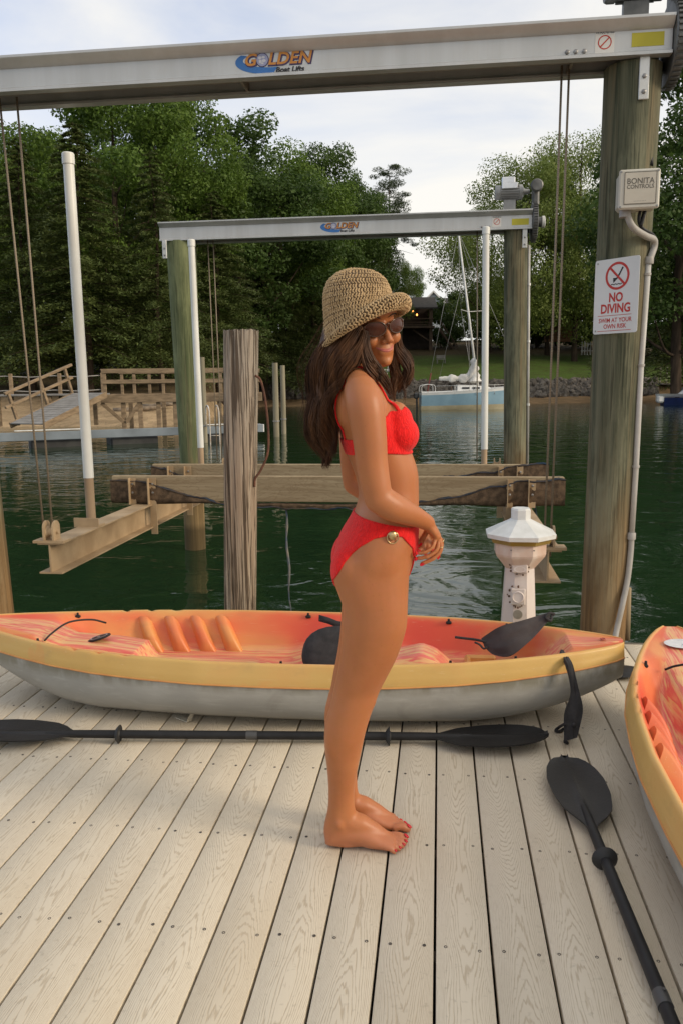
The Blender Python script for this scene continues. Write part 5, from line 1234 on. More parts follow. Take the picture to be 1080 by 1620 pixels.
for dy in (-.040, ): stroke(c, Mc, [(-.036 + .009 * k, dy + (.0022 if k % 2 else -.0022)) for k in range(8)], .0022)
c.build('diver_pictogram', SGB, sg, smooth=False)
for s, y, size, sx in (('NO', -.008, .062, .82), ('DIVING', -.062, .062, .82), ('SWIM AT YOUR', -.119, .031, .86), ('OWN RISK', -.149, .031, .86)):
    c = MB(); V_, F_ = text_mb(s, size, off(MS, .0, y, .0008), 0, .0020 if size > .05 else .0005, 0, sx); c.add(V_, F_); c.build('lettering', SGR, sg, smooth=False)
for y in (-.094, -.170):
    c = MB(); c.add([off(MS, 0, y, .0008) @ Vector(p) for p in ((-.100, -.0013, 0), (.092, -.0013, 0), (.092, .0013, 0), (-.100, .0013, 0))], [(0, 1, 2, 3)]); c.build('rule_line', SGR, sg, smooth=False)
for x, y in ((-.112, .168), (-.112, -.168)):
    c = MB(); c.lathe([(.0055, 0), (.004, .002), (0, .0025)], 10, off(MS, x, y, 0).translation, axis=MS.to_3x3()); c.build('screw', BOLT, sg)
# control box
cb = thing('control_box', (.955, 4.22, 2.23), 'beige electrical control box on the right piling above the no diving sign', 'control box')
MBX = face_frame((.938, 4.150, 2.298), (1, -.06, 0), (0, 0, 1)); R3 = MBX.to_3x3()
BX = simple('box_beige', (.55, .53, .46), (.46, .43, .36), 5, .5); BXL = simple('box_label', (.54, .50, .42), (.48, .44, .36), 7, .55)
c = MB(); c.obox(off(MBX, 0, 0, -.055).translation, (.182, .172, .11), R3, 0, .014); c.build('housing', BX, cb, angle=30)
c = MB(); c.obox(off(MBX, 0, .0, .008).translation, (.188, .182, .018), R3, 0, .008); lid = c.build('lid', BX, cb, angle=30)
c = MB(); c.obox(off(MBX, .004, .004, .0175).translation, (.142, .142, .003), R3, 0, .001); c.build('label_plate', BXL, lid)
c = MB()
for x0, y0, w, h in ((0, .0725, .145, .0022), (0, -.0725, .145, .0022), (.0725, 0, .0022, .145), (-.0725, 0, .0022, .145)): c.obox(off(MBX, .004 + x0, .004 + y0, .0182).translation, (w, h, .003), R3)
c.build('label_frame', simple('frame_dark', (.16, .14, .11), None, 9, .6), lid)
IB = inkm('ink_grey', (.13, .12, .10))
for s, y, sz in (('BONITA', .034, .037), ('CONTROLS', .009, .0255)):
    c = MB(); V_, F_ = text_mb(s, sz, off(MBX, .004, y, .0198), 0, .0004, 0, .92); c.add(V_, F_); c.build('lettering', IB, lid, smooth=False)
c = MB(); V_, F_ = text_mb('- - - - - - - -', .012, off(MBX, .004, -.055, .0198), 0, .0002); c.add(V_, F_)
c.build('small_print', IB, lid, smooth=False)
for x, y in ((-.084, .080), (.084, .080), (-.084, -.080), (.084, -.080)):
    c = MB(); c.lathe([(.006, 0), (.005, .003), (0, .0035)], 8, off(MBX, x, y, .016).translation, axis=R3); c.build('lid_screw', BOLT, lid)
c = MB(); c.tube([off(MBX, -.055, -.085, -.04).translation, off(MBX, -.055, -.118, -.04).translation], .025, 14); c.build('cable_gland', simple('gland_grey', (.33, .31, .29), None, 9, .6), cb)
# conduit
cd = thing('electrical_conduit', (1.085, 4.36, 0), 'grey conduit running from the control box down the right side of the piling', 'conduit')
CG = simple('conduit_grey', (.40, .385, .36), (.31, .29, .26), 6, .5)
def cpt(px, py, y): return at_y(px, py, y)
c = MB(); c.tube(spline([cpt(992, 333, 4.19), cpt(993, 345, 4.19), cpt(1002, 361, 4.20), cpt(1020, 373, 4.26), cpt(1033, 379, 4.32), cpt(1034, 390, 4.34), cpt(1029, 405, 4.33), cpt(1026, 416, 4.33)], 6), .0165, 12); c.build('flexible_elbow', CG, cd, angle=180)
stv = [cpt(1025, 412, 4.33), cpt(1013, 580, 4.33), cpt(1005, 740, 4.33), cpt(998, 850, 4.33)]
c = MB(); c.tube(stv, .0150, 12); c.build('straight_pipe', simple('conduit_pale', (.50, .49, .47), (.40, .38, .34), 5, .5), cd, angle=180)
c = MB(); c.tube(spline([cpt(998, 842, 4.33), cpt(997, 870, 4.33), cpt(992, 915, 4.32), cpt(984, 955, 4.29), cpt(976, 990, 4.28), cpt(972, 1010, 4.262)], 5), .0155, 12); c.build('lower_conduit', CG, cd, angle=180)
for px, py in ((1026, 412), (1023, 434), (1013, 578), (1005, 738), (998, 848)):
    p = cpt(px, py, 4.33); c = MB(); c.lathe([(.021, -.018), (.0225, -.012), (.0225, .012), (.021, .018)] if py in (412, 848) else [(.019, -.006), (.0195, .006)], 14, p); 
    if py not in (412, 848): c.obox(p + Vector((-.035, .02, 0)), (.06, .012, .014), None, 0, .002)
    c.build('coupling' if py in (412, 848) else 'pipe_clamp', CG, cd)
c = MB(); c.tube(spline([cpt(1012, 330, 4.22), cpt(1010, 350, 4.22), cpt(1016, 362, 4.24), cpt(1030, 370, 4.31), cpt(1036, 378, 4.33)], 5), .008, 8); c.tube(spline([cpt(1020, 328, 4.22), cpt(1016, 345, 4.22), cpt(1012, 358, 4.22)], 5), .010, 8)
c.tube(spline([cpt(1052, 96, 4.45), cpt(1040, 120, 4.42), cpt(1031, 150, 4.40), cpt(1028, 200, 4.38), cpt(1029, 262, 4.32)], 6), .011, 8); c.build('black_cable', BLKP, cd, angle=180)
c = MB(); c.tube([cpt(992, 930, 4.45), cpt(990, 1012, 4.45)], .020, 10); o = c.build('short_pole', simple('pole_wood', (.33, .25, .15), (.22, .16, .09), 3, .8, stretch=(5, 5, .5)), angle=180, origin=cpt(990, 1012, 4.45)); tag(o, 'thin pale pole standing in the water right behind the lower conduit', 'pole')
# ---------------------------------------------------------------- lighthouse shaped power pedestal
pd = thing('dock_pedestal', (.408, 4.0, 0), 'white lighthouse shaped power pedestal standing behind the kayak', 'power pedestal')
def ped_mat():
    n = NT('pedestal_white'); n.tc(); a = n.noise(6, (1, 1, .6), 5); b = n.noise(30, (1, 1, .3), 4)
    c = n.mix(n.fade(a, .4, .7), (.66, .60, .56), (.58, .47, .42)); c = n.mix(n.math('MULTIPLY', n.fade(b, .62, .8), .5), c, (.30, .20, .14)); n.set(col=c, rough=.5); return n.mat
PM = ped_mat(); CAPM = simple('pedestal_cap', (.68, .69, .68), (.58, .59, .57), 14, .55, bump=.1)
P8 = math.pi / 8 - YAW * 0
c = MB(); c.lathe([(.100, 0), (.080, .40), (.076, .475)], 8, (.408, 4.0, 0), ph=P8); c.build('tower', PM, pd, smooth=False)
c = MB(); c.lathe([(.076, .475), (.128, .540), (.133, .552), (.133, .605)], 8, (.408, 4.0, 0), ph=P8, caps=False); c.build('gallery', simple('pedestal_stained', (.64, .54, .47), (.54, .37, .28), 9, .5, stretch=(1, 1, .5)), pd, smooth=False)
c = MB(); c.lathe([(.133, .606), (.150, .608), (.160, .632), (.156, .633)], 8, (.408, 4.0, 0), ph=P8); c.build('amber_lens', simple('amber_lens', (.30, .20, .04), (.24, .16, .035), 5, .3), pd, smooth=False)
c = MB(); c.lathe([(.178, .634), (.181, .655), (.060, .715), (.050, .722), (.050, .768), (.044, .776), (.0, .777)], 8, (.408, 4.0, 0), ph=P8); c.build('cap', CAPM, pd, smooth=False)
Mp = face_frame((.408 - .010, 4.0 - .078, .44), (1, -.10, 0), (0, .18, 1)); R3 = Mp.to_3x3()
HW2 = simple('outlet_cover', (.60, .53, .48), (.50, .40, .34), 12, .5); RS = simple('rust_bits', (.15, .08, .05), (.08, .05, .035), 40, .9)
c = MB(); c.obox(off(Mp, .005, .045, .012).translation, (.078, .050, .026), R3, 0, .006); o1 = c.build('upper_outlet_cover', HW2, pd)
c = MB(); disc(c, off(Mp, .005, .040, .0257), .028, 22, 0, .022, sy=.55); c.build('cover_rim', PM, o1, smooth=False)
Mq = face_frame((.408 - .012, 4.0 - .088, .345), (1, -.10, 0), (0, .05, 1)); R3 = Mq.to_3x3()
c = MB(); c.obox(off(Mq, 0, 0, .008).translation, (.072, .084, .020), R3, 0, .006); o2 = c.build('lower_outlet_cover', HW2, pd)
c = MB(); c.lathe([(.028, .0), (.030, .004), (.026, .008), (.024, .004), (.0, .004)], 22, off(Mq, 0, 0, .018).translation, axis=R3); c.build('round_lid', PM, o2)
c = MB(); rr = random.Random(2)
for M_, pts in ((Mp, ((-.042, .062), (-.040, .045), (-.038, .030), (.048, .052), (.044, .030), (-.01, .015), (.02, .012))), (Mq, ((-.042, .03), (-.044, .0), (-.040, -.03), (-.052, .008), (-.02, -.046), (-.012, -.052), (.0, -.056), (.010, -.052), (.018, -.046), (.0, .05), (-.03, .05)))):
    for x, y in pts: c.obox(off(M_, x, y, .006).translation, (rr.uniform(.006, .012), rr.uniform(.006, .012), .014), M_.to_3x3(), 0, .002)
c.build('rusty_hinges', RS, pd, smooth=False)['kind'] = 'stuff'
c = MB(); c.lathe([(.0225, 0), (.0235, .003), (.0, .004)], 20, (.408 - .013, 4.0 - .0985, .255), axis=R3); c.build('round_tag', simple('tag_grey', (.36, .33, .28), (.28, .25, .20), 20, .5, .4), pd)
for x in (-.055, .055):
    c = MB(); c.lathe([(.004, 0), (.003, .002)], 8, (.408 + x, 4.0 - .1245, .585), axis=R3); c.build('cap_screw', BOLT, pd)
# ---------------------------------------------------------------- bits
q0 = at_z(297, 1141, .0)
c = MB(); rb_ = [(-.055, .030, .003), (-.025, .012, .004), (.0, -.004, .003), (.012, -.012, .004), (.018, -.008, .022), (.026, .004, .036)]
c.loft([[(q0.x + x - .008, q0.y + y - .010, z + .004), (q0.x + x + .006, q0.y + y + .010, z + .004), (q0.x + x + .006, q0.y + y + .010, z), (q0.x + x - .008, q0.y + y - .010, z)] for x, y, z in rb_]); o = c.build('plastic_offcut', simple('offcut_cream', (.55, .51, .42), (.48, .44, .35), 20, .5), origin=q0, smooth=False); tag(o, 'small bent strip of cream plastic on the planks in front of the kayak', 'plastic strip')
c = MB(); c.tube(spline([at_z(742, 1124, .006), at_z(752, 1129, .008), at_z(766, 1124, .008), at_z(780, 1119, .008), at_z(778, 1113, .01)], 5), .0042, 6); c.tube(spline([at_z(755, 1127, .008), at_z(748, 1131, .006), at_z(744, 1130, .006)], 5), .0042, 6); o = c.build('cord_end', BLKF, angle=180, origin=at_z(755, 1126, 0)); tag(o, 'thin black cord end on the planks under the kayak, above the paddle blade', 'cord')
RB = simple('frayed_rope', (.26, .22, .17), (.08, .11, .15), 9, .95)
t0 = at_y(452, 800, 6.2); c = MB(); c.tube([Vector((t0.x + .008 * math.sin(i * 1.3) + .002 * i, t0.y, t0.z - .085 * i)) for i in range(13)], [.0075 - .0002 * i + .0035 * (i in (2, 4, 5, 6, 7)) for i in range(13)], 6); o = c.build('hanging_rope', RB, angle=180, origin=t0); tag(o, 'frayed rope hanging from the front bunk into the water, right of the weathered post', 'rope')
t0 = at_y(846, 800, 6.22); c = MB(); c.tube([Vector((t0.x + .01 * math.sin(i * 1.1), t0.y + .03, t0.z - .07 * i)) for i in range(5)], [.006, .011, .012, .009, .004], 6); o = c.build('hanging_rope', simple('rope_teal', (.05, .075, .085), (.03, .04, .05), 20, .95), angle=180, origin=t0); tag(o, 'dark blue frayed rope end under the bunk behind the white pedestal', 'rope')
# ---------------------------------------------------------------- the woman (local: +x the way her body faces, +y away from the camera)
PR = rt * .05 + hz * 2.27
person = thing('person', (0, 0, 0), 'barefoot woman in red bikini, straw hat and sunglasses looking over her shoulder', 'person')
def skin_mat():
    n = NT('tanned_skin'); n.tc()
    a = n.noise(9, detail=4, src=n.raw); b = n.noise(60, detail=3, src=n.raw)
    c = n.mix(n.fade(a, .3, .7), (.465, .175, .064), (.375, .128, .042)); c = n.mix(n.math('MULTIPLY', n.fade(b, .45, .75), .30), c, (.46, .15, .075))
    m4 = n.noise(4.5, detail=5, rough=.65, src=n.raw); c = n.mix(n.math('MULTIPLY', n.fade(m4, .46, .68), .45), c, (.50, .215, .10)); fr = n.noise(170, detail=1, src=n.raw); c = n.mix(n.math('MULTIPLY', n.fade(fr, .70, .78), .35), c, (.26, .085, .035))
    x, y, z = n.sep(n.raw)
    ft = n.fade(z, .10, .02); c = n.mix(n.math('MULTIPLY', ft, .45), c, (.48, .18, .105))
    n.set(col=c, rough=.45, spec=.40); n.p.inputs['Subsurface Weight'].default_value = .22; n.p.inputs['Subsurface Radius'].default_value = (.018, .007, .004); n.p.inputs['Subsurface Scale'].default_value = .6
    n.bump(n.noise(420, detail=2, src=n.raw), .06, .001); return n.mat
SKIN = skin_mat()
B = MB()
def ell(c, rx, ry, e=2.0, n=28, tilt=0.0):
    out = []
    for j in range(n):
        a = 2 * math.pi * j / n; ca_, sa = math.cos(a), math.sin(a); k = (abs(ca_) ** e + abs(sa) ** e) ** (-1 / e)
        x, y = k * ca_ * rx, k * sa * ry; out.append((c[0] + x, c[1] + y, c[2] + math.tan(tilt) * x))
    return out
def slices(tab, yc=0.0, e=2.2, n=28):       # (z, back x, front x, half width[, y centre])
    P = spline([(a[0], a[1], a[2]) for a in tab], 3); Q = spline([(a[0], a[3], a[4] if len(a) > 4 else yc) for a in tab], 3)
    B.loft([ell(((p.y + p.z) / 2, q.z, p.x), max(.004, (p.z - p.y) / 2), max(.004, q.y), e, n) for p, q in zip(P, Q)])
def blob(c, r, rot=None, n=14):
    c = Vector(c); M3 = rot if rot is not None else Matrix.Identity(3); rings = []
    for i in range(1, n):
        t = math.pi * i / n; rings.append([c + M3 @ Vector((r[0] * math.sin(t) * math.cos(a), r[1] * math.sin(t) * math.sin(a), r[2] * math.cos(t))) for a in [2 * math.pi * j / 18 for j in range(18)]])
    B.loft(rings)
def limb(P, rr, n=18, sub=5, flat=None):
    S = spline([Vector(p) for p in P], sub); K = spline([Vector((r, 0, 0)) for r in rr], sub); K = [k.x for k in K]
    B.tube(S, K, n, 0, True, flat); blob(S[0], (K[0],) * 3, n=9); blob(S[-1], (K[-1],) * 3, n=9)
# trunk
slices([(1.425, -.030, .040, .060), (1.408, -.045, .056, .110), (1.385, -.055, .070, .143), (1.35, -.062, .088, .152), (1.30, -.060, .112, .146), (1.25, -.050, .130, .138), (1.20, -.033, .152, .130), (1.15, -.013, .168, .121), (1.10, -.001, .171, .116), (1.06, -.004, .171, .124), (1.02, -.020, .170, .142), (.97, -.050, .167, .160), (.92, -.066, .160, .168), (.875, -.070, .150, .166), (.835, -.060, .135, .150), (.80, -.030, .105, .100)], e=2.25, n=36)
for s in (-1, 1):                            # bust, seat, shoulder blade
    blob((.112, s * .066, 1.258), (.051, .058, .050)); blob((.100, s * .062, 1.295), (.045, .055, .055)); blob((-.020, s * .082, .880), (.060, .074, .078)); blob((-.038, s * .075, 1.335), (.026, .05, .06))
limb([(-.012, 0, 1.385), (.006, -.004, 1.43), (.020, -.006, 1.475), (.026, -.004, 1.52)], [.060, .050, .047, .052])
for s in (-1, 1): limb([(-.005, s * .03, 1.435), (-.004, s * .085, 1.415), (.0, s * .135, 1.392)], [.032, .032, .036])
# legs
def leg(yh, ya, dx, fx):
    yk = yh * .62 + ya * .38
    T = [(.92, -.060, .145, .080, yh), (.86, -.072, .142, .086, yh), (.80, -.054, .139, .088, yh), (.765, -.044, .138, .087, yh), (.72, -.048, .136, .084, yh), (.68, -.050, .127, .079, yh * .95 + ya * .05), (.62, -.056, .108, .071, yh * .85 + ya * .15), (.56, -.066, .080, .061, yh * .75 + ya * .25), (.515, -.076, .060, .056, yk), (.475, -.084, .045, .054, yk), (.43, -.098, .030, .054, yk * .9 + ya * .1), (.38, -.105, .016, .054, yk * .8 + ya * .2), (.33, -.106, .006, .051, yk * .6 + ya * .4), (.27, -.101, -.006, .044, yk * .4 + ya * .6), (.21, -.098, -.016, .038, yk * .2 + ya * .8), (.15, -.099, -.019, .035, ya), (.115, -.103, -.016, .034, ya), (.08, -.112, .0, .035, ya), (.045, -.116, .02, .034, ya), (.02, -.108, .02, .031, ya), (.006, -.095, .01, .026, ya)]
    df = lambda z: fx + (dx - fx) * min(1, z / .5)
    slices([(z, a + df(z), b + df(z), w, y) for z, a, b, w, y in T], e=2.1)
    k = dx * .9
    blob((.022 + k, yk - .005, .510), (.030, .040, .060)); blob((-.075 + dx, yk * .7 + ya * .3 - .012, .37), (.030, .036, .085)); blob((-.066 + fx, ya - .032, .088), (.016, .010, .018)); blob((-.058 + fx, ya + .032, .098), (.016, .010, .018))
def foot(ya, yaw, dx, toes):
    c_, s_ = math.cos(yaw), math.sin(yaw)
    def fp(x, y, z): return Vector((-.07 + dx + (x + .07) * c_ - y * s_, ya + (x + .07) * s_ + y * c_, z))
    prof = [(-.112, .012, .030, .026), (-.095, .028, .034, .031), (-.05, .034, .046, .034), (-.01, .036, .044, .036), (.03, .041, .033, .033), (.06, .045, .024, .024), (.085, .046, .018, .018), (.100, .042, .014, .014)]
    rings = []
    for x, w, cz, h in prof:
        ring = []
        for j in range(20):
            a = 2 * math.pi * j / 20; yy = w * math.cos(a); zz = cz + h * math.sin(a); zz = max(.001, zz) if zz < .012 else zz
            ring.append(fp(x, yy + (.004 if x > .03 else 0), zz))
        rings.append(ring)
    B.loft(rings)
    B.tube([fp(-.045, 0, .085), fp(-.005, .004, .072), fp(.04, .008, .046), (fp(.085, .012, .022))], [.034, .033, .027, .014], 16)
    out = []
    for x0, y0, x1, y1, r in toes:
        p = [fp(x0, y0, .016), fp((x0 + x1) / 2, (y0 + y1) / 2, r + .008), fp(x1, y1, r * .92)]
        B.tube(spline(p, 3), [r * 1.02, r, r * .96, r * .92, r, r * 1.02, r * .75], 12); blob(p[-1], (r * 1.0, r, r * .92), n=8); out.append((fp(x1 + r * .45, y1, r * 1.5), r, yaw))
    return out
nails = []
leg(-.082, -.024, -.004, 0); nails += foot(-.026, R(-3), 0, [(.085, .034, .130, .030, .0125), (.092, .014, .130, .013, .0088), (.090, -.002, .123, -.004, .0082), (.084, -.018, .112, -.020, .0078), (.074, -.034, .098, -.036, .0075)])
leg(.080, .076, -.006, .016); nails += foot(.074, R(1), .014, [(.085, -.034, .130, -.030, .0125), (.092, -.014, .130, -.013, .0088), (.090, .002, .123, .004, .0082), (.084, .018, .112, .020, .0078), (.074, .034, .098, .036, .0075)])
# arms
limb([(.004, -.150, 1.378), (.014, -.176, 1.345), (.024, -.188, 1.27), (.031, -.192, 1.19), (.040, -.196, 1.135), (.046, -.197, 1.100)], [.046, .051, .046, .0425, .040, .038])
limb([(.046, -.197, 1.100), (.078, -.186, 1.078), (.115, -.165, 1.058), (.155, -.132, 1.036), (.186, -.100, 1.016)], [.039, .040, .035, .028, .0225])
limb([(.0, .150, 1.378), (-.006, .178, 1.345), (-.012, .194, 1.25), (-.012, .202, 1.16), (-.008, .203, 1.090)], [.044, .049, .044, .041, .037])
limb([(-.008, .203, 1.090), (.04, .180, 1.065), (.10, .125, 1.035), (.150, .065, 1.008), (.168, .030, .992)], [.037, .037, .032, .026, .022])
fnails = []
def finger(P, r, nail=True):
    S = spline([Vector(p) for p in P], 4); m = len(S); B.tube(S, [r * (1.08 - .28 * k / (m - 1)) for k in range(m)], 12); blob(S[-1], (r * .8,) * 3, n=8)
    for q in P[1:-1]: blob(q, (r * 1.02,) * 3, n=8)
    if nail: fnails.append((S[-1], (S[-1] - S[-3]).normalized(), r))
def palm(w, k, ax, hw0, hw1, th):          # wrist, knuckle centre, width direction
    w, k, ax = Vector(w), Vector(k), Vector(ax).normalized(); d = (k - w).normalized(); nn = d.cross(ax).normalized(); rings = []
    for t, hw, h in ((-.12, hw0 * .9, th * .95), (.05, hw0, th), (.35, hw0 * .55 + hw1 * .5, th * .98), (.7, hw1, th * .85), (1.0, hw1 * .98, th * .70), (1.1, hw1 * .8, th * .5)):
        c = w + (k - w) * t; rings.append([c + ax * (hw * math.cos(a)) + nn * (h * math.sin(a)) for a in [2 * math.pi * j / 20 for j in range(20)]])
    B.loft(rings)
palm((.186, -.100, 1.016), (.219, -.068, .968), (-.12, -1, .10), .024, .037, .0165)
finger([(.222, -.036, .968), (.235, -.026, .946), (.234, -.021, .922), (.225, -.020, .902)], .0072)
finger([(.224, -.056, .963), (.228, -.062, .932), (.206, -.070, .908), (.174, -.072, .893)], .0075)
finger([(.219, -.077, .962), (.214, -.086, .936), (.186, -.092, .918), (.154, -.090, .912)], .0071)
finger([(.208, -.096, .966), (.200, -.106, .948), (.178, -.110, .934), (.155, -.108, .931)], .0062)
finger([(.192, -.066, 1.000), (.190, -.044, .980), (.180, -.034, .958), (.170, -.034, .942)], .0088)
palm((.168, .030, .992), (.193, -.010, .950), (.75, .35, .25), .022, .034, .015)
finger([(.205, .002, .958), (.214, -.016, .935), (.206, -.030, .920)], .0074)
finger([(.196, -.012, .946), (.196, -.034, .926), (.184, -.046, .918)], .0076)
finger([(.184, -.020, .944), (.176, -.040, .930), (.164, -.050, .926)], .0073)
finger([(.174, -.022, .950), (.162, -.036, .940), (.154, -.044, .936)], .0065, False)
finger([(.186, .018, .98), (.205, .006, .972), (.212, -.010, .962)], .0084, False)
# head: f forward (towards the camera and a little right), l her left, u up
HC_ = Vector((.030, .0, 1.560)); yawh = R(-63); f_ = Vector((math.cos(yawh), math.sin(yawh), 0)); u0 = Vector((0, 0, 1)); l_ = u0.cross(f_)
rho = R(-10); u1 = u0 * math.cos(rho) + l_ * math.sin(rho); l1_ = (l_ * math.cos(rho) - u0 * math.sin(rho)); pit = R(7)
f2 = f_ * math.cos(pit) - u1 * math.sin(pit); uu = u1 * math.cos(pit) + f_ * math.sin(pit); ll = l1_
HS = .965
def hd(f, l, u): return HC_ + (f2 * f + ll * l + uu * u) * HS
SL = [(-.117, .072, .045, .012), (-.112, .084, .026, .024), (-.100, .091, .000, .033), (-.084, .091, -.025, .043), (-.064, .091, -.052, .052), (-.040, .090, -.074, .060), (-.015, .088, -.086, .066), (.010, .088, -.093, .070), (.040, .092, -.096, .074), (.068, .086, -.092, .073), (.092, .068, -.078, .062), (.108, .044, -.052, .044), (.117, .015, -.022, .018)]
rings = []
for p in spline([Vector((a, b, c)) for a, b, c, d in SL], 3):
    w = float(np.interp(p.x, [a[0] for a in SL], [a[3] for a in SL])); cf, rf_ = (p.y + p.z) / 2, (p.y - p.z) / 2; r_ = []
    for j in range(36):
        a = 2 * math.pi * j / 36; ca_, sa = math.cos(a), math.sin(a); e = 2.25; k = (abs(ca_) ** e + abs(sa) ** e) ** (-1 / e)
        nar = 1 - .16 * max(0, ca_) ** 1.5; r_.append(hd(cf + rf_ * k * ca_, w * k * sa * nar, p.x))
    rings.append(r_)
B.loft(rings)
H3 = Matrix((f2, ll, uu)).transposed()
for c, r in (((.072, .036, -.036), (.020, .022, .020)), ((.072, -.036, -.036), (.020, .022, .020)), ((.080, 0, -.100), (.017, .018, .014)), ((.083, 0, -.068), (.013, .026, .020)), ((.080, .0, .035), (.016, .05, .018)), ((.108, 0, -.036), (.0105, .0100, .0095)), ((.097, .0125, -.041), (.010, .0072, .0075)), ((.097, -.0125, -.041), (.010, .0072, .0075))): blob(hd(*c), tuple(x * HS for x in r), H3)
B.tube([hd(.082, 0, .012), hd(.094, 0, -.008), hd(.104, 0, -.026), hd(.108, 0, -.036)], [.0075, .0080, .0092, .0100], 12)
for s in (-1, 1): blob(hd(-.012, s * .072, -.012), (.018, .008, .030), H3)
me = bpy.data.meshes.new('raw'); me.from_pydata(B.v, [], B.f); finish(me, False)
tmp = bpy.data.objects.new('raw', me); COL.objects.link(tmp)
md = tmp.modifiers.new('r', 'REMESH'); md.mode = 'VOXEL'; md.voxel_size = .0028; md.use_smooth_shade = True
dg = bpy.context.evaluated_depsgraph_get(); ev = tmp.evaluated_get(dg); bme = bpy.data.meshes.new_from_object(ev)
bpy.data.objects.remove(tmp); bpy.data.meshes.remove(me)
nv = len(bme.vertices); BV = np.empty(nv * 3); bme.vertices.foreach_get('co', BV); BV = BV.reshape(-1, 3)
ed = np.empty(len(bme.edges) * 2, dtype=np.int64); bme.edges.foreach_get('vertices', ed); ed = ed.reshape(-1, 2)
deg = np.bincount(ed.ravel(), minlength=nv).astype(float)[:, None]
def lap(P):
    S = np.zeros_like(P)
    for k in range(3): S[:, k] = np.bincount(ed[:, 0], P[ed[:, 1], k], nv) + np.bincount(ed[:, 1], P[ed[:, 0], k], nv)
    return S / deg
hand = ((BV[:, 0] > .165) & (BV[:, 2] > .89) & (BV[:, 2] < 1.0) & (BV[:, 1] < .05)) | ((BV[:, 0] > .15) & (BV[:, 1] < -.06) & (BV[:, 2] < .96) & (BV[:, 2] > .88) & (BV[:, 0] > .158)); headm = BV[:, 2] > 1.462; toe = (BV[:, 2] < .05) & (BV[:, 0] > .06)
fine = (hand | headm | toe)
wgt = np.where(fine, 0.0, 1.0)[:, None]
for _ in range(4): wgt = np.minimum(wgt, 1.0) * .5 + .5 * (np.stack([np.bincount(ed[:, 0], wgt[ed[:, 1], 0], nv) + np.bincount(ed[:, 1], wgt[ed[:, 0], 0], nv)], -1) / deg)
for i in range(36):
    L_ = lap(BV) - BV; BV = BV + L_ * (.55 * wgt)
    if i % 2: L_ = lap(BV) - BV; BV = BV - L_ * (.30 * wgt)
for i in range(4): BV = BV + (lap(BV) - BV) * .5 * (1 - wgt)
BV[:, 2] = np.maximum(BV[:, 2], .0015)
bme.vertices.foreach_set('co', BV.ravel()); bme.update()
bme.materials.clear(); bme.materials.append(SKIN); bme.shade_smooth()
body = bpy.data.objects.new('body', bme); COL.objects.link(body); body.parent = person; ORG[body.name] = Vector((0, 0, 0)); bme.name = 'body'
from mathutils.bvhtree import BVHTree
bme.calc_loop_triangles(); tri = np.empty(len(bme.loop_triangles) * 3, dtype=np.int32); bme.loop_triangles.foreach_get('vertices', tri); tri = tri.reshape(-1, 3)
bvh = BVHTree.FromPolygons([tuple(v) for v in BV.tolist()], tri.tolist())
BN = np.empty(nv * 3); bme.vertices.foreach_get('normal', BN); BN = BN.reshape(-1, 3)
def on_skin(p, d):
    q, n_, i, dist = bvh.find_nearest(Vector(p)); return q + n_ * d
# ---- cloth cut from the body surface along a smooth border
def cloth(name, f, mat_, lift, puff=None):
    fv = f(BV); keep = (fv[tri] > 0).any(1); T = tri[keep]; V = []; F = []; cache = {}; vid = {}
    P = BV + BN * lift
    def vert(i):
        if i not in vid: vid[i] = len(V); V.append(P[i])
        return vid[i]
    def cut(i, j):
        k = (min(i, j), max(i, j))
        if k not in cache: t = fv[i] / (fv[i] - fv[j]); cache[k] = len(V); V.append(P[i] + (P[j] - P[i]) * t - (BN[i] + (BN[j] - BN[i]) * t) * (lift * .55))
        return cache[k]
    for a, b, c in T.tolist():
        ins = [fv[a] > 0, fv[b] > 0, fv[c] > 0]
        if all(ins): F.append((vert(a), vert(b), vert(c))); continue
        poly = []; idx = [a, b, c]
        for k in range(3):
            i, j = idx[k], idx[(k + 1) % 3]
            if fv[i] > 0: poly.append(vert(i))
            if (fv[i] > 0) != (fv[j] > 0): poly.append(cut(i, j))
        if len(poly) >= 3: F.append(tuple(poly))
    me = bpy.data.meshes.new(name); me.from_pydata([tuple(v) for v in V], [], F); me.materials.append(mat_)
    bm = bmesh.new(); bm.from_mesh(me)
    be = [e for e in bm.edges if e.is_boundary]
    r_ = bmesh.ops.extrude_edge_only(bm, edges=be)
    for v in [g for g in r_['geom'] if isinstance(g, bmesh.types.BMVert)]:
        q, n_, i, d_ = bvh.find_nearest(v.co); v.co = q - n_ * .002
    bm.to_mesh(me); bm.free(); me.shade_smooth()
    o = bpy.data.objects.new(name, me); COL.objects.link(o); o.parent = person; ORG[o.name] = Vector((0, 0, 0)); return o
def bikini_mat():
    n = NT('crinkled_red_cloth'); n.tc(); x, y, z = n.sep(n.raw)
    k = n.noise(1.0, (150, 150, 60), 3, .5, 1.2, src=n.raw); g = n.noise(1.0, (300, 300, 110), 2, src=n.raw)
    c = n.mix(n.fade(k, .35, .65), (.84, .013, .012), (.66, .009, .009)); n.set(col=c, rough=.75, spec=.2); n.p.inputs['Sheen Weight'].default_value = .12
    n.bump(n.math('ADD', k, n.math('MULTIPLY', g, .5)), .9, .004); return n.mat
REDC = bikini_mat()
def f_top(P):
    x, y, z = P[:, 0], P[:, 1], P[:, 2]; ay = np.abs(y); s = sstep(-.02, .08, x)
    zu = (1 - s) * 1.247 + s * (1.334 - np.minimum(.062, 1.3 * np.maximum(0, .088 - ay)) - .58 * np.maximum(0, ay - .088))
    zl = 1.207 + .004 * np.sin(x * 30)
    arm = np.minimum(.150 - ay, 9)             # keep off the arms
    return np.minimum(np.minimum(zu - z, z - zl), arm)
bt = cloth('bikini_top', f_top, REDC, .0042)
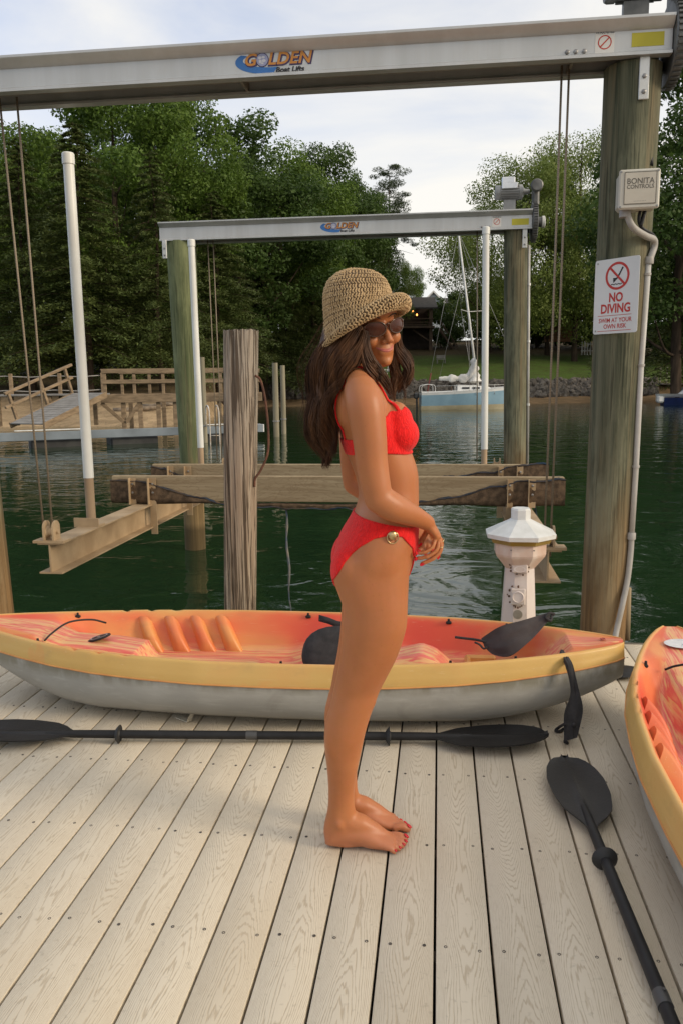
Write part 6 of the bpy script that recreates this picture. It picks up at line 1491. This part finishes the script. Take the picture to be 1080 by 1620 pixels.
LX = [-.10, -.074, -.058, -.043, -.02, .0, .037, .075, .113, .137, .150, .157, .165, .19]; LZ = [.84, .858, .886, .914, .940, .959, .982, .990, .984, .954, .937, .919, .885, .80]
def f_bot(P):
    x, y, z = P[:, 0], P[:, 1], P[:, 2]; ay = np.abs(y)
    zw = 1.036 - (x + .012) * .20
    lg = np.interp(x, LX, LZ) - 1.1 * np.maximum(0, .105 - ay) - .8 * np.maximum(0, .03 - ay)
    arm = np.where((z > .99) & (ay > .172), -1, 1)
    hnd = np.where(fine, -1.0, 1.0)
    return np.minimum(np.minimum(np.minimum(zw - z, z - lg), arm * .02), np.minimum(np.where(ay > .176, -.01, .02), hnd * .02))
arm_v = (np.linalg.norm(BV - np.array([.186, -.1, 1.016]), axis=1) < .02)
bb_ = cloth('bikini_bottom', f_bot, REDC, .0040)
def strap(P, w, name, parent):
    S = [on_skin(p, .0022) for p in spline([Vector(p) for p in P], 6)]; rings = []
    for i, p in enumerate(S):
        d = (S[min(i + 1, len(S) - 1)] - S[max(i - 1, 0)]).normalized(); q, n_, k, dd = bvh.find_nearest(p); sd_ = d.cross(n_).normalized()
        rings.append([p + sd_ * (w * math.cos(a)) + n_ * (.0026 * math.sin(a)) for a in [2 * math.pi * j / 8 for j in range(8)]])
    c = MB(); c.loft(rings); return c.build(name, REDC, parent, angle=180)
for s in (-1, 1):
    strap([(.104, s * .090, 1.312), (.098, s * .090, 1.332), (.088, s * .090, 1.358), (.072, s * .092, 1.388), (.045, s * .094, 1.415), (.005, s * .098, 1.428), (-.030, s * .098, 1.412), (-.052, s * .096, 1.375), (-.060, s * .090, 1.320), (-.055, s * .085, 1.240)], .0052, 'strap', bt)
GOLD = simple('gold_metal', (.62, .46, .24), (.50, .36, .18), 30, .3, .9)
p = on_skin((.090, -.172, .997), .006); q, n_, i_, d_ = bvh.find_nearest(Vector((.090, -.172, .997))); Mo = face_frame(p, Vector((0, 0, 1)).cross(n_), (0, 0, 1)); o3 = Mo.to_3x3()
c = MB(); rings = []
for t in np.linspace(0, 1, 9):
    rr_ = []
    for j in range(22):
        a = 2 * math.pi * j / 22; k = 1 + .07 * math.cos(9 * a); r = .0115 * math.sin(math.pi * (.5 + .5 * t) if t < 1 else math.pi) * k + .0004
        rr_.append(Mo @ Vector((r * math.cos(a), r * math.sin(a) * 1.1, .002 + .007 * math.sin(t * math.pi / 2))))
    rings.append(rr_)
c.loft(rings); c.build('shell_charm', GOLD, bb_, angle=180)
c = MB(); c.tube([Mo @ Vector((.0155 * math.cos(a), -.006 + .0165 * math.sin(a), .001)) for a in np.linspace(0, 2 * math.pi, 25)], .0016, 8, caps=False); c.build('ring', GOLD, bb_, angle=180)
# nails, finger rings
NAIL = simple('red_nail', (.62, .012, .025), None, 5, .2)
c = MB()
for p_, r, yw in nails:
    q_ = on_skin(p_, .0006); c.lathe([(r * .70, -.001), (r * .78, .0004), (r * .58, .0016), (0, .0018)], 12, q_, axis=Matrix.Rotation(R(35), 3, 'Y'))
c.build('toenails', NAIL, person, angle=180)['kind'] = 'stuff'
c = MB()
for p_, d, r in fnails:
    side = Vector((.5, -.75, .1)); side = (side - d * side.dot(d)).normalized(); q_ = on_skin(p_ + side * r * .8, .0003); w_ = d.cross(side)
    c.loft([[q_ + d * (r * .95 * math.cos(a)) + w_ * (r * .55 * math.sin(a)) + side * h for a in [2 * math.pi * j / 10 for j in range(10)]] for h in (-.001, .0012)])
c.build('fingernails', NAIL, person, angle=60)['kind'] = 'stuff'
for P_, D_, r in (((.2335, -.0270, .950), (.012, .007, -.023), .0093), ((.2265, -.0610, .938), (.002, -.003, -.028), .0097)):
    d = Vector(D_).normalized(); a_ = d.orthogonal().normalized(); b_ = d.cross(a_)
    c = MB(); c.tube([Vector(P_) + (a_ * math.cos(t) + b_ * math.sin(t)) * r for t in np.linspace(0, 2 * math.pi, 19)], .0013, 6, caps=False); c.build('finger_ring', GOLD, person, angle=180)
# ---- face details
LIP = simple('lip_pink', (.47, .135, .105), (.42, .11, .085), 40, .38)
hv = BVHTree.FromPolygons([tuple(v) for v in BV.tolist()], tri.tolist())
def face_pt(l, u, d):
    o_ = hd(.25, l, u); q, n_, i, dd = bvh.ray_cast(o_, -f2, .4)
    return (q if q else hd(.09, l, u)) + f2 * d
c = MB()
for sgn, h in ((1, .0042), (-1, .0052)):
    rings = []
    for t in np.linspace(-1, 1, 17):
        l = .0295 * t; cu = -.0660 + .0105 * t * t; th = h * (1 - t * t) ** .6 + .0006
        bow = -.0012 * math.exp(-(t / .16) ** 2) if sgn > 0 else 0
        rings.append([face_pt(l, cu + sgn * (th * k) + (bow if k > .8 else 0), .0004 + .0022 * math.sin(math.pi * min(1, k + .12)) * (1 - t * t) ** .5) for k in (0, .2, .45, .7, .9, 1.0)])
    c.loft(rings, closed=False, cap0=False, cap1=False)
c.build('lips', LIP, person, angle=180)
BROW = simple('brow_brown', (.035, .02, .013), None, 60, .8)
c = MB()
for s in (-1, 1): c.tube([face_pt(s * l, u, .0006) for l, u in ((.014, .024), (.026, .029), (.038, .029), (.048, .023))], [.0022, .0028, .0024, .0012], 6, flat=.6)
c.build('eyebrows', BROW, person, angle=180)['kind'] = 'stuff'
gl = thing('sunglasses', (0, 0, 0)); gl.parent = person
def lens_mat():
    n = NT('brown_lens'); x = n.noise(3); n.set(col=n.mix(n.fade(x, .3, .7), (.045, .014, .007), (.085, .025, .012)), rough=.16, spec=.22); n.p.inputs['Transmission Weight'].default_value = .25; return n.mat
LENS = lens_mat(); FRM = simple('tortoise_frame', (.040, .018, .010), (.085, .035, .015), 60, .18)
for s in (-1, 1):
    c = MB(); o_ = (.0345 * s, -.003)
    def lpt(a, k, df=0): 
        l = o_[0] + .0275 * k * math.cos(a); u = o_[1] + .0190 * k * math.sin(a) + (.004 * k * max(0, math.cos(a) * s) * (1 if math.sin(a) > -.2 else .3)); return hd(.107 - 5.6 * l * l + df, l, u)
    rings = [[lpt(2 * math.pi * j / 28, k, .002 * (1 - k * k)) for j in range(28)] for k in (.02, .35, .7, 1.0)]
    c.loft(rings, cap0=True, cap1=False); c.build('lens', LENS, gl, angle=180)
    c = MB(); c.tube([lpt(2 * math.pi * j / 28, 1.03) for j in range(29)], .0021, 8, caps=False); c.build('rim', FRM, gl, angle=180)
    c = MB(); c.tube(spline([hd(.087, s * .060, .006), hd(.07, s * .071, .006), hd(.02, s * .079, .004), hd(-.02, s * .079, -.004)], 4), [.0032] * 13, 8); c.build('temple_arm', FRM, gl, angle=180)
c = MB(); c.tube(spline([hd(.105, -.009, .004), hd(.110, 0, .008), hd(.105, .009, .004)], 4), .0022, 8); c.build('bridge', FRM, gl, angle=180)
# ---- straw hat: rings of crocheted stitches over a shell
#      (left x, left z, right x, right z, near half depth, y centre)
HR = [(-.020, 1.709, .000, 1.709, .010, .004), (-.054, 1.697, .046, 1.700, .052, .002), (-.080, 1.674, .076, 1.678, .084, -.004), (-.090, 1.645, .088, 1.652, .102, -.010), (-.092, 1.610, .095, 1.628, .112, -.014), (-.090, 1.575, .099, 1.608, .118, -.016), (-.091, 1.543, .106, 1.602, .124, -.018), (-.095, 1.508, .116, 1.597, .132, -.018), (-.101, 1.478, .122, 1.588, .138, -.018)]
def hat_ring(r, n):
    xl, zl, xr, zr, hy, yc = r; out = []
    for j in range(n):
        a = 2 * math.pi * j / n; x = (xl + xr) / 2 + (xr - xl) / 2 * math.cos(a); y = yc + hy * math.sin(a)
        z = (zl + zr) / 2 + (zr - zl) / 2 * math.cos(a) + .022 * max(0, -math.sin(a)) * float(sstep(.100, .138, hy)); out.append(Vector((x, y, z)))
    return out
HRs = [(a.x, a.y, b.x, b.y, a.z, b.z) for a, b in zip(spline([Vector((r[0], r[1], r[4])) for r in HR], 12), spline([Vector((r[2], r[3], r[5])) for r in HR], 12))]
hat = thing('straw_hat', (0, 0, 0)); hat.parent = person
STRAW = simple('straw', (.54, .375, .20), (.36, .24, .115), 45, .8, bump=.3, bscale=300, bdist=.001, lo=.3, hi=.7)
c = MB(); c.loft([hat_ring(r, 48) for r in HRs[::4]], cap0=True, cap1=False); c.build('shell', simple('straw_gap_shade', (.13, .08, .04), (.09, .055, .026), 30, .9), hat, angle=180)  # straw coloured darker here: shade in the gaps between stitches, painted in
SV, SF = [], []
def stitch(c, t, n_, L, w):
    b = n_.cross(t).normalized(); base = len(SV); ks = ((-1, .25), (-.55, .85), (0, 1), (.55, .85), (1, .25))
    for k, s in ks:
        for j in range(5):
            a = 2 * math.pi * j / 5; SV.append(tuple(c + t * (L * k) + (b * math.cos(a) + n_ * math.sin(a)) * (w * s)))
    for i in range(4):
        for j in range(5): SF.append((base + i * 5 + j, base + i * 5 + (j + 1) % 5, base + (i + 1) * 5 + (j + 1) % 5, base + (i + 1) * 5 + j))
acc = 0; last = None; row = 0
cen = [sum(hat_ring(r, 12), Vector()) / 12 for r in HRs]
for k, r in enumerate(HRs):
    m = hat_ring(r, 64)
    if last is not None: acc += max((a - b).length for a, b in zip(m[8:40:4], last[8:40:4])) * .9
    last = m
    if k and acc < .0074: continue
    acc = 0; row += 1
    per = sum((m[(j + 1) % 64] - m[j]).length for j in range(64)); ns = max(5, int(per / .0084)); nx = hat_ring(HRs[min(k + 2, len(HRs) - 1)], 720); pv = hat_ring(HRs[max(k - 2, 0)], 720); mm = hat_ring(r, 720)
    for j in range(ns):
        i0 = int((j + .5 * (row % 2) + random.uniform(-.15, .15)) / ns * 720) % 720
        t = (mm[(i0 + 5) % 720] - mm[i0 - 5]).normalized(); d = (nx[i0] - pv[i0]); d = d.normalized() if d.length > 1e-5 else Vector((0, 0, -1)); n_ = t.cross(d).normalized()
        if n_.dot(mm[i0] - cen[min(k, len(cen) - 1)] + Vector((0, 0, .001))) < 0: n_ = -n_
        tl = (t * math.cos(.95) + d * math.sin(.95) * (1 if row % 2 else -1)).normalized()
        stitch(mm[i0] + n_ * (.0012 + random.uniform(-.0005, .0009)), tl, n_, .0048 * random.uniform(.85, 1.15), .0024 * random.uniform(.85, 1.2))
        if row % 2 == 0: stitch(mm[i0] + d * .004 + n_ * .0002, (t * .5 - d * .86).normalized(), n_, .0038, .0018)
# rolled edge, thick at the front right and thin at the back
edge = hat_ring(HR[-1], 300); ec = sum(edge, Vector()) / 300; NE = 84
rolls = []
for j in range(300):
    a = 2 * math.pi * j / 300; wgt_ = .5 + .5 * math.cos(a + .55); rolls.append(.0045 + .0185 * max(0, wgt_) ** 1.6)
rc = [e + (ec - e).normalized() * (-.2 * r) + Vector((0, 0, r * .85)) for e, r in zip(edge, rolls)]
c = MB(); rings = []
for j in range(0, 300, 4):
    t = (rc[(j + 2) % 300] - rc[j - 2]).normalized(); o_ = (rc[j] - ec); o_ = (o_ - t * o_.dot(t)); o_.z = 0; o_.normalize(); w_ = t.cross(o_)
    rings.append([rc[j] + (o_ * math.cos(a) + w_ * math.sin(a)) * rolls[j] * .82 for a in [2 * math.pi * q / 10 for q in range(10)]])
rings.append(rings[0]); c.loft(rings, cap0=False, cap1=False); c.build('rolled_core', simple('straw_gap_shade', (.2, .125, .06)), hat, angle=180)  # same darkened straw, painted shade behind the stitches of the roll
arc = 0
for j in range(300):
    arc += (rc[j] - rc[j - 1]).length
    if arc < .0072: continue
    arc = 0; t = (rc[(j + 2) % 300] - rc[j - 2]).normalized(); o_ = rc[j] - ec; o_ = o_ - t * o_.dot(t); o_.z = 0; o_.normalize(); w_ = t.cross(o_); r = rolls[j]; nq = max(4, int(2 * math.pi * r / .0066))
    for q in range(nq):
        a = 2 * math.pi * (q + .5 * (j % 2)) / nq + random.uniform(-.12, .12); n_ = o_ * math.cos(a) + w_ * math.sin(a); cr_ = t.cross(n_)
        stitch(rc[j] + n_ * r * .92 + t * random.uniform(-.001, .001), (t * .75 + cr_ * (.66 if q % 2 else -.66)).normalized(), n_, .0050, .0025)
so_ = mesh_np('stitches', SV, SF, STRAW, hat); so_['kind'] = 'stuff'
# ---- hair
def hair_mat():
    n = NT('dark_brown_hair'); n.tc(); a = n.noise(1.0, (50, 50, 4), 3, src=n.raw); c = n.mix(n.fade(a, .35, .7), (.034, .0145, .007), (.125, .056, .024)); n.set(col=c, rough=.48, spec=.28); return n.mat
HAIR = hair_mat()
HVv, HFf = [], []
def strand(P, r):
    m = len(P); base = len(HVv)
    for i, p in enumerate(P):
        d = (P[min(i + 1, m - 1)] - P[max(i - 1, 0)]); d.normalize(); a_ = d.orthogonal().normalized(); b_ = d.cross(a_); k = r * (1 if i < m - 4 else (m - i) / 5)
        for q in range(3): t = 2.094 * q; HVv.append(tuple(p + a_ * (k * math.cos(t)) + b_ * (k * math.sin(t))))
    for i in range(m - 1):
        for q in range(3): HFf.append((base + i * 3 + q, base + i * 3 + (q + 1) % 3, base + (i + 1) * 3 + (q + 1) % 3, base + (i + 1) * 3 + q))
hr = random.Random(12)
def lock(G, rad, n, r=.0011, wave=.017, wl=17, drift=.35, avoid=True):
    G = spline([Vector(g) for g in G], 4); m = len(G); K = [np.interp(i / (m - 1), np.linspace(0, 1, len(rad)), rad) for i in range(m)]
    for _ in range(n):
        a = hr.uniform(0, 6.283); q = hr.random() ** .5; ox, oy = q * math.cos(a), q * math.sin(a); ph = hr.uniform(0, .7) + 1.6 * ox; dz = hr.uniform(-.02, .02); cut_ = hr.uniform(.86, 1.0); w2 = hr.uniform(.6, 1.2)
        P = []
        for i in range(int(m * cut_)):
            d = (G[min(i + 1, m - 1)] - G[max(i - 1, 0)]).normalized(); a_ = (Vector((0, 1, 0)) - d * d.y).normalized(); b_ = d.cross(a_); t = i / (m - 1); z = G[i].z
            wv = wave * w2 * t * math.sin((1.6 - z) * wl * 2.2 + ph * 1.3)
            p = G[i] + a_ * (K[i] * oy + wv * .8) + b_ * (K[i] * ox + wv) + Vector((0, 0, dz * t))
            if avoid:
                qn, nn, ii_, dd = bvh.find_nearest(p, .05)
                if qn is not None and (p - qn).dot(nn) < .004: p = qn + nn * (.004 + .006 * hr.random())
            P.append(p)
        if len(P) > 3: strand(P, r * hr.uniform(.45, 1.15))
# back mass, from behind the ear round to the far side
lock([(-.025, .03, 1.60), (-.048, .03, 1.55), (-.085, .025, 1.485), (-.112, .01, 1.40), (-.116, .0, 1.30), (-.100, -.01, 1.22), (-.092, -.01, 1.165)], [.025, .030, .032, .034, .032, .026, .010], 620, .0013)
lock([(-.025, -.05, 1.59), (-.045, -.06, 1.54), (-.078, -.065, 1.475), (-.100, -.07, 1.39), (-.104, -.07, 1.30), (-.090, -.06, 1.22), (-.080, -.05, 1.17)], [.022, .030, .032, .032, .028, .022, .009], 620, .0013)
lock([(-.002, -.085, 1.55), (-.030, -.098, 1.505), (-.062, -.105, 1.45), (-.086, -.10, 1.385), (-.090, -.095, 1.32), (-.080, -.09, 1.25), (-.074, -.085, 1.20)], [.022, .028, .029, .024, .020, .014, .006], 480, .0013)
lock([(.015, -.095, 1.535), (.004, -.106, 1.495), (-.016, -.116, 1.460), (-.044, -.120, 1.43), (-.074, -.115, 1.38), (-.085, -.11, 1.31)], [.014, .019, .020, .017, .013, .009], 300, .0012)
# strands over the front of the near shoulder
lock([(.022, -.100, 1.525), (.022, -.110, 1.490), (.034, -.112, 1.455), (.055, -.105, 1.425), (.080, -.085, 1.39), (.100, -.065, 1.345)], [.008, .011, .011, .010, .008, .004], 90, .0010, .004)
lock([(.018, -.098, 1.53), (.014, -.112, 1.49), (.024, -.118, 1.45), (.044, -.112, 1.425), (.060, -.09, 1.41)], [.008, .012, .014, .012, .008], 150, .0011, .004)
# far side of the face, curling outwards on the right
lock([(.090, -.012, 1.565), (.104, -.008, 1.525), (.112, .0, 1.49), (.132, .0, 1.462), (.143, .0, 1.437), (.134, .0, 1.412), (.116, .0, 1.396), (.108, .0, 1.385)], [.010, .015, .017, .016, .013, .011, .008, .003], 230, .0012, .004)
lock([(.085, .0, 1.56), (.094, .01, 1.51), (.100, .01, 1.46), (.106, .01, 1.42), (.100, .0, 1.38), (.106, -.01, 1.34)], [.010, .014, .015, .013, .010, .004], 170, .0012, .006)
lock([(.095, -.01, 1.55), (.110, .0, 1.50), (.106, .0, 1.45), (.116, .0, 1.41), (.130, -.01, 1.37), (.128, -.01, 1.345)], [.006, .008, .008, .009, .008, .004], 24, .0008, .01)
lock([(-.03, -.02, 1.58), (-.07, -.03, 1.52), (-.105, -.04, 1.44), (-.118, -.04, 1.36), (-.112, -.04, 1.27), (-.095, -.04, 1.18)], [.05, .06, .062, .058, .052, .045], 70, .0006, .022)
lock([(.09, -.01, 1.55), (.108, .0, 1.50), (.122, .0, 1.45), (.128, .0, 1.41), (.118, .0, 1.37)], [.012, .022, .026, .024, .02], 30, .0006, .018)
ho = mesh_np('hair', HVv, HFf, HAIR, person)
# something behind the strands, so no light shows through
c = MB(); c.loft([ell((x, y, z), rx, ry, 2, 16) for x, y, z, rx, ry in ((-.03, -.01, 1.585, .055, .070), (-.045, -.015, 1.53, .055, .085), (-.075, -.025, 1.46, .045, .085), (-.092, -.035, 1.39, .032, .078), (-.094, -.04, 1.30, .022, .062), (-.086, -.04, 1.22, .012, .04))]); c.build('hair_mass', HAIR, person, angle=180)
person.location = (PR.x, PR.y, 0); person.rotation_euler = (0, 0, YAW)
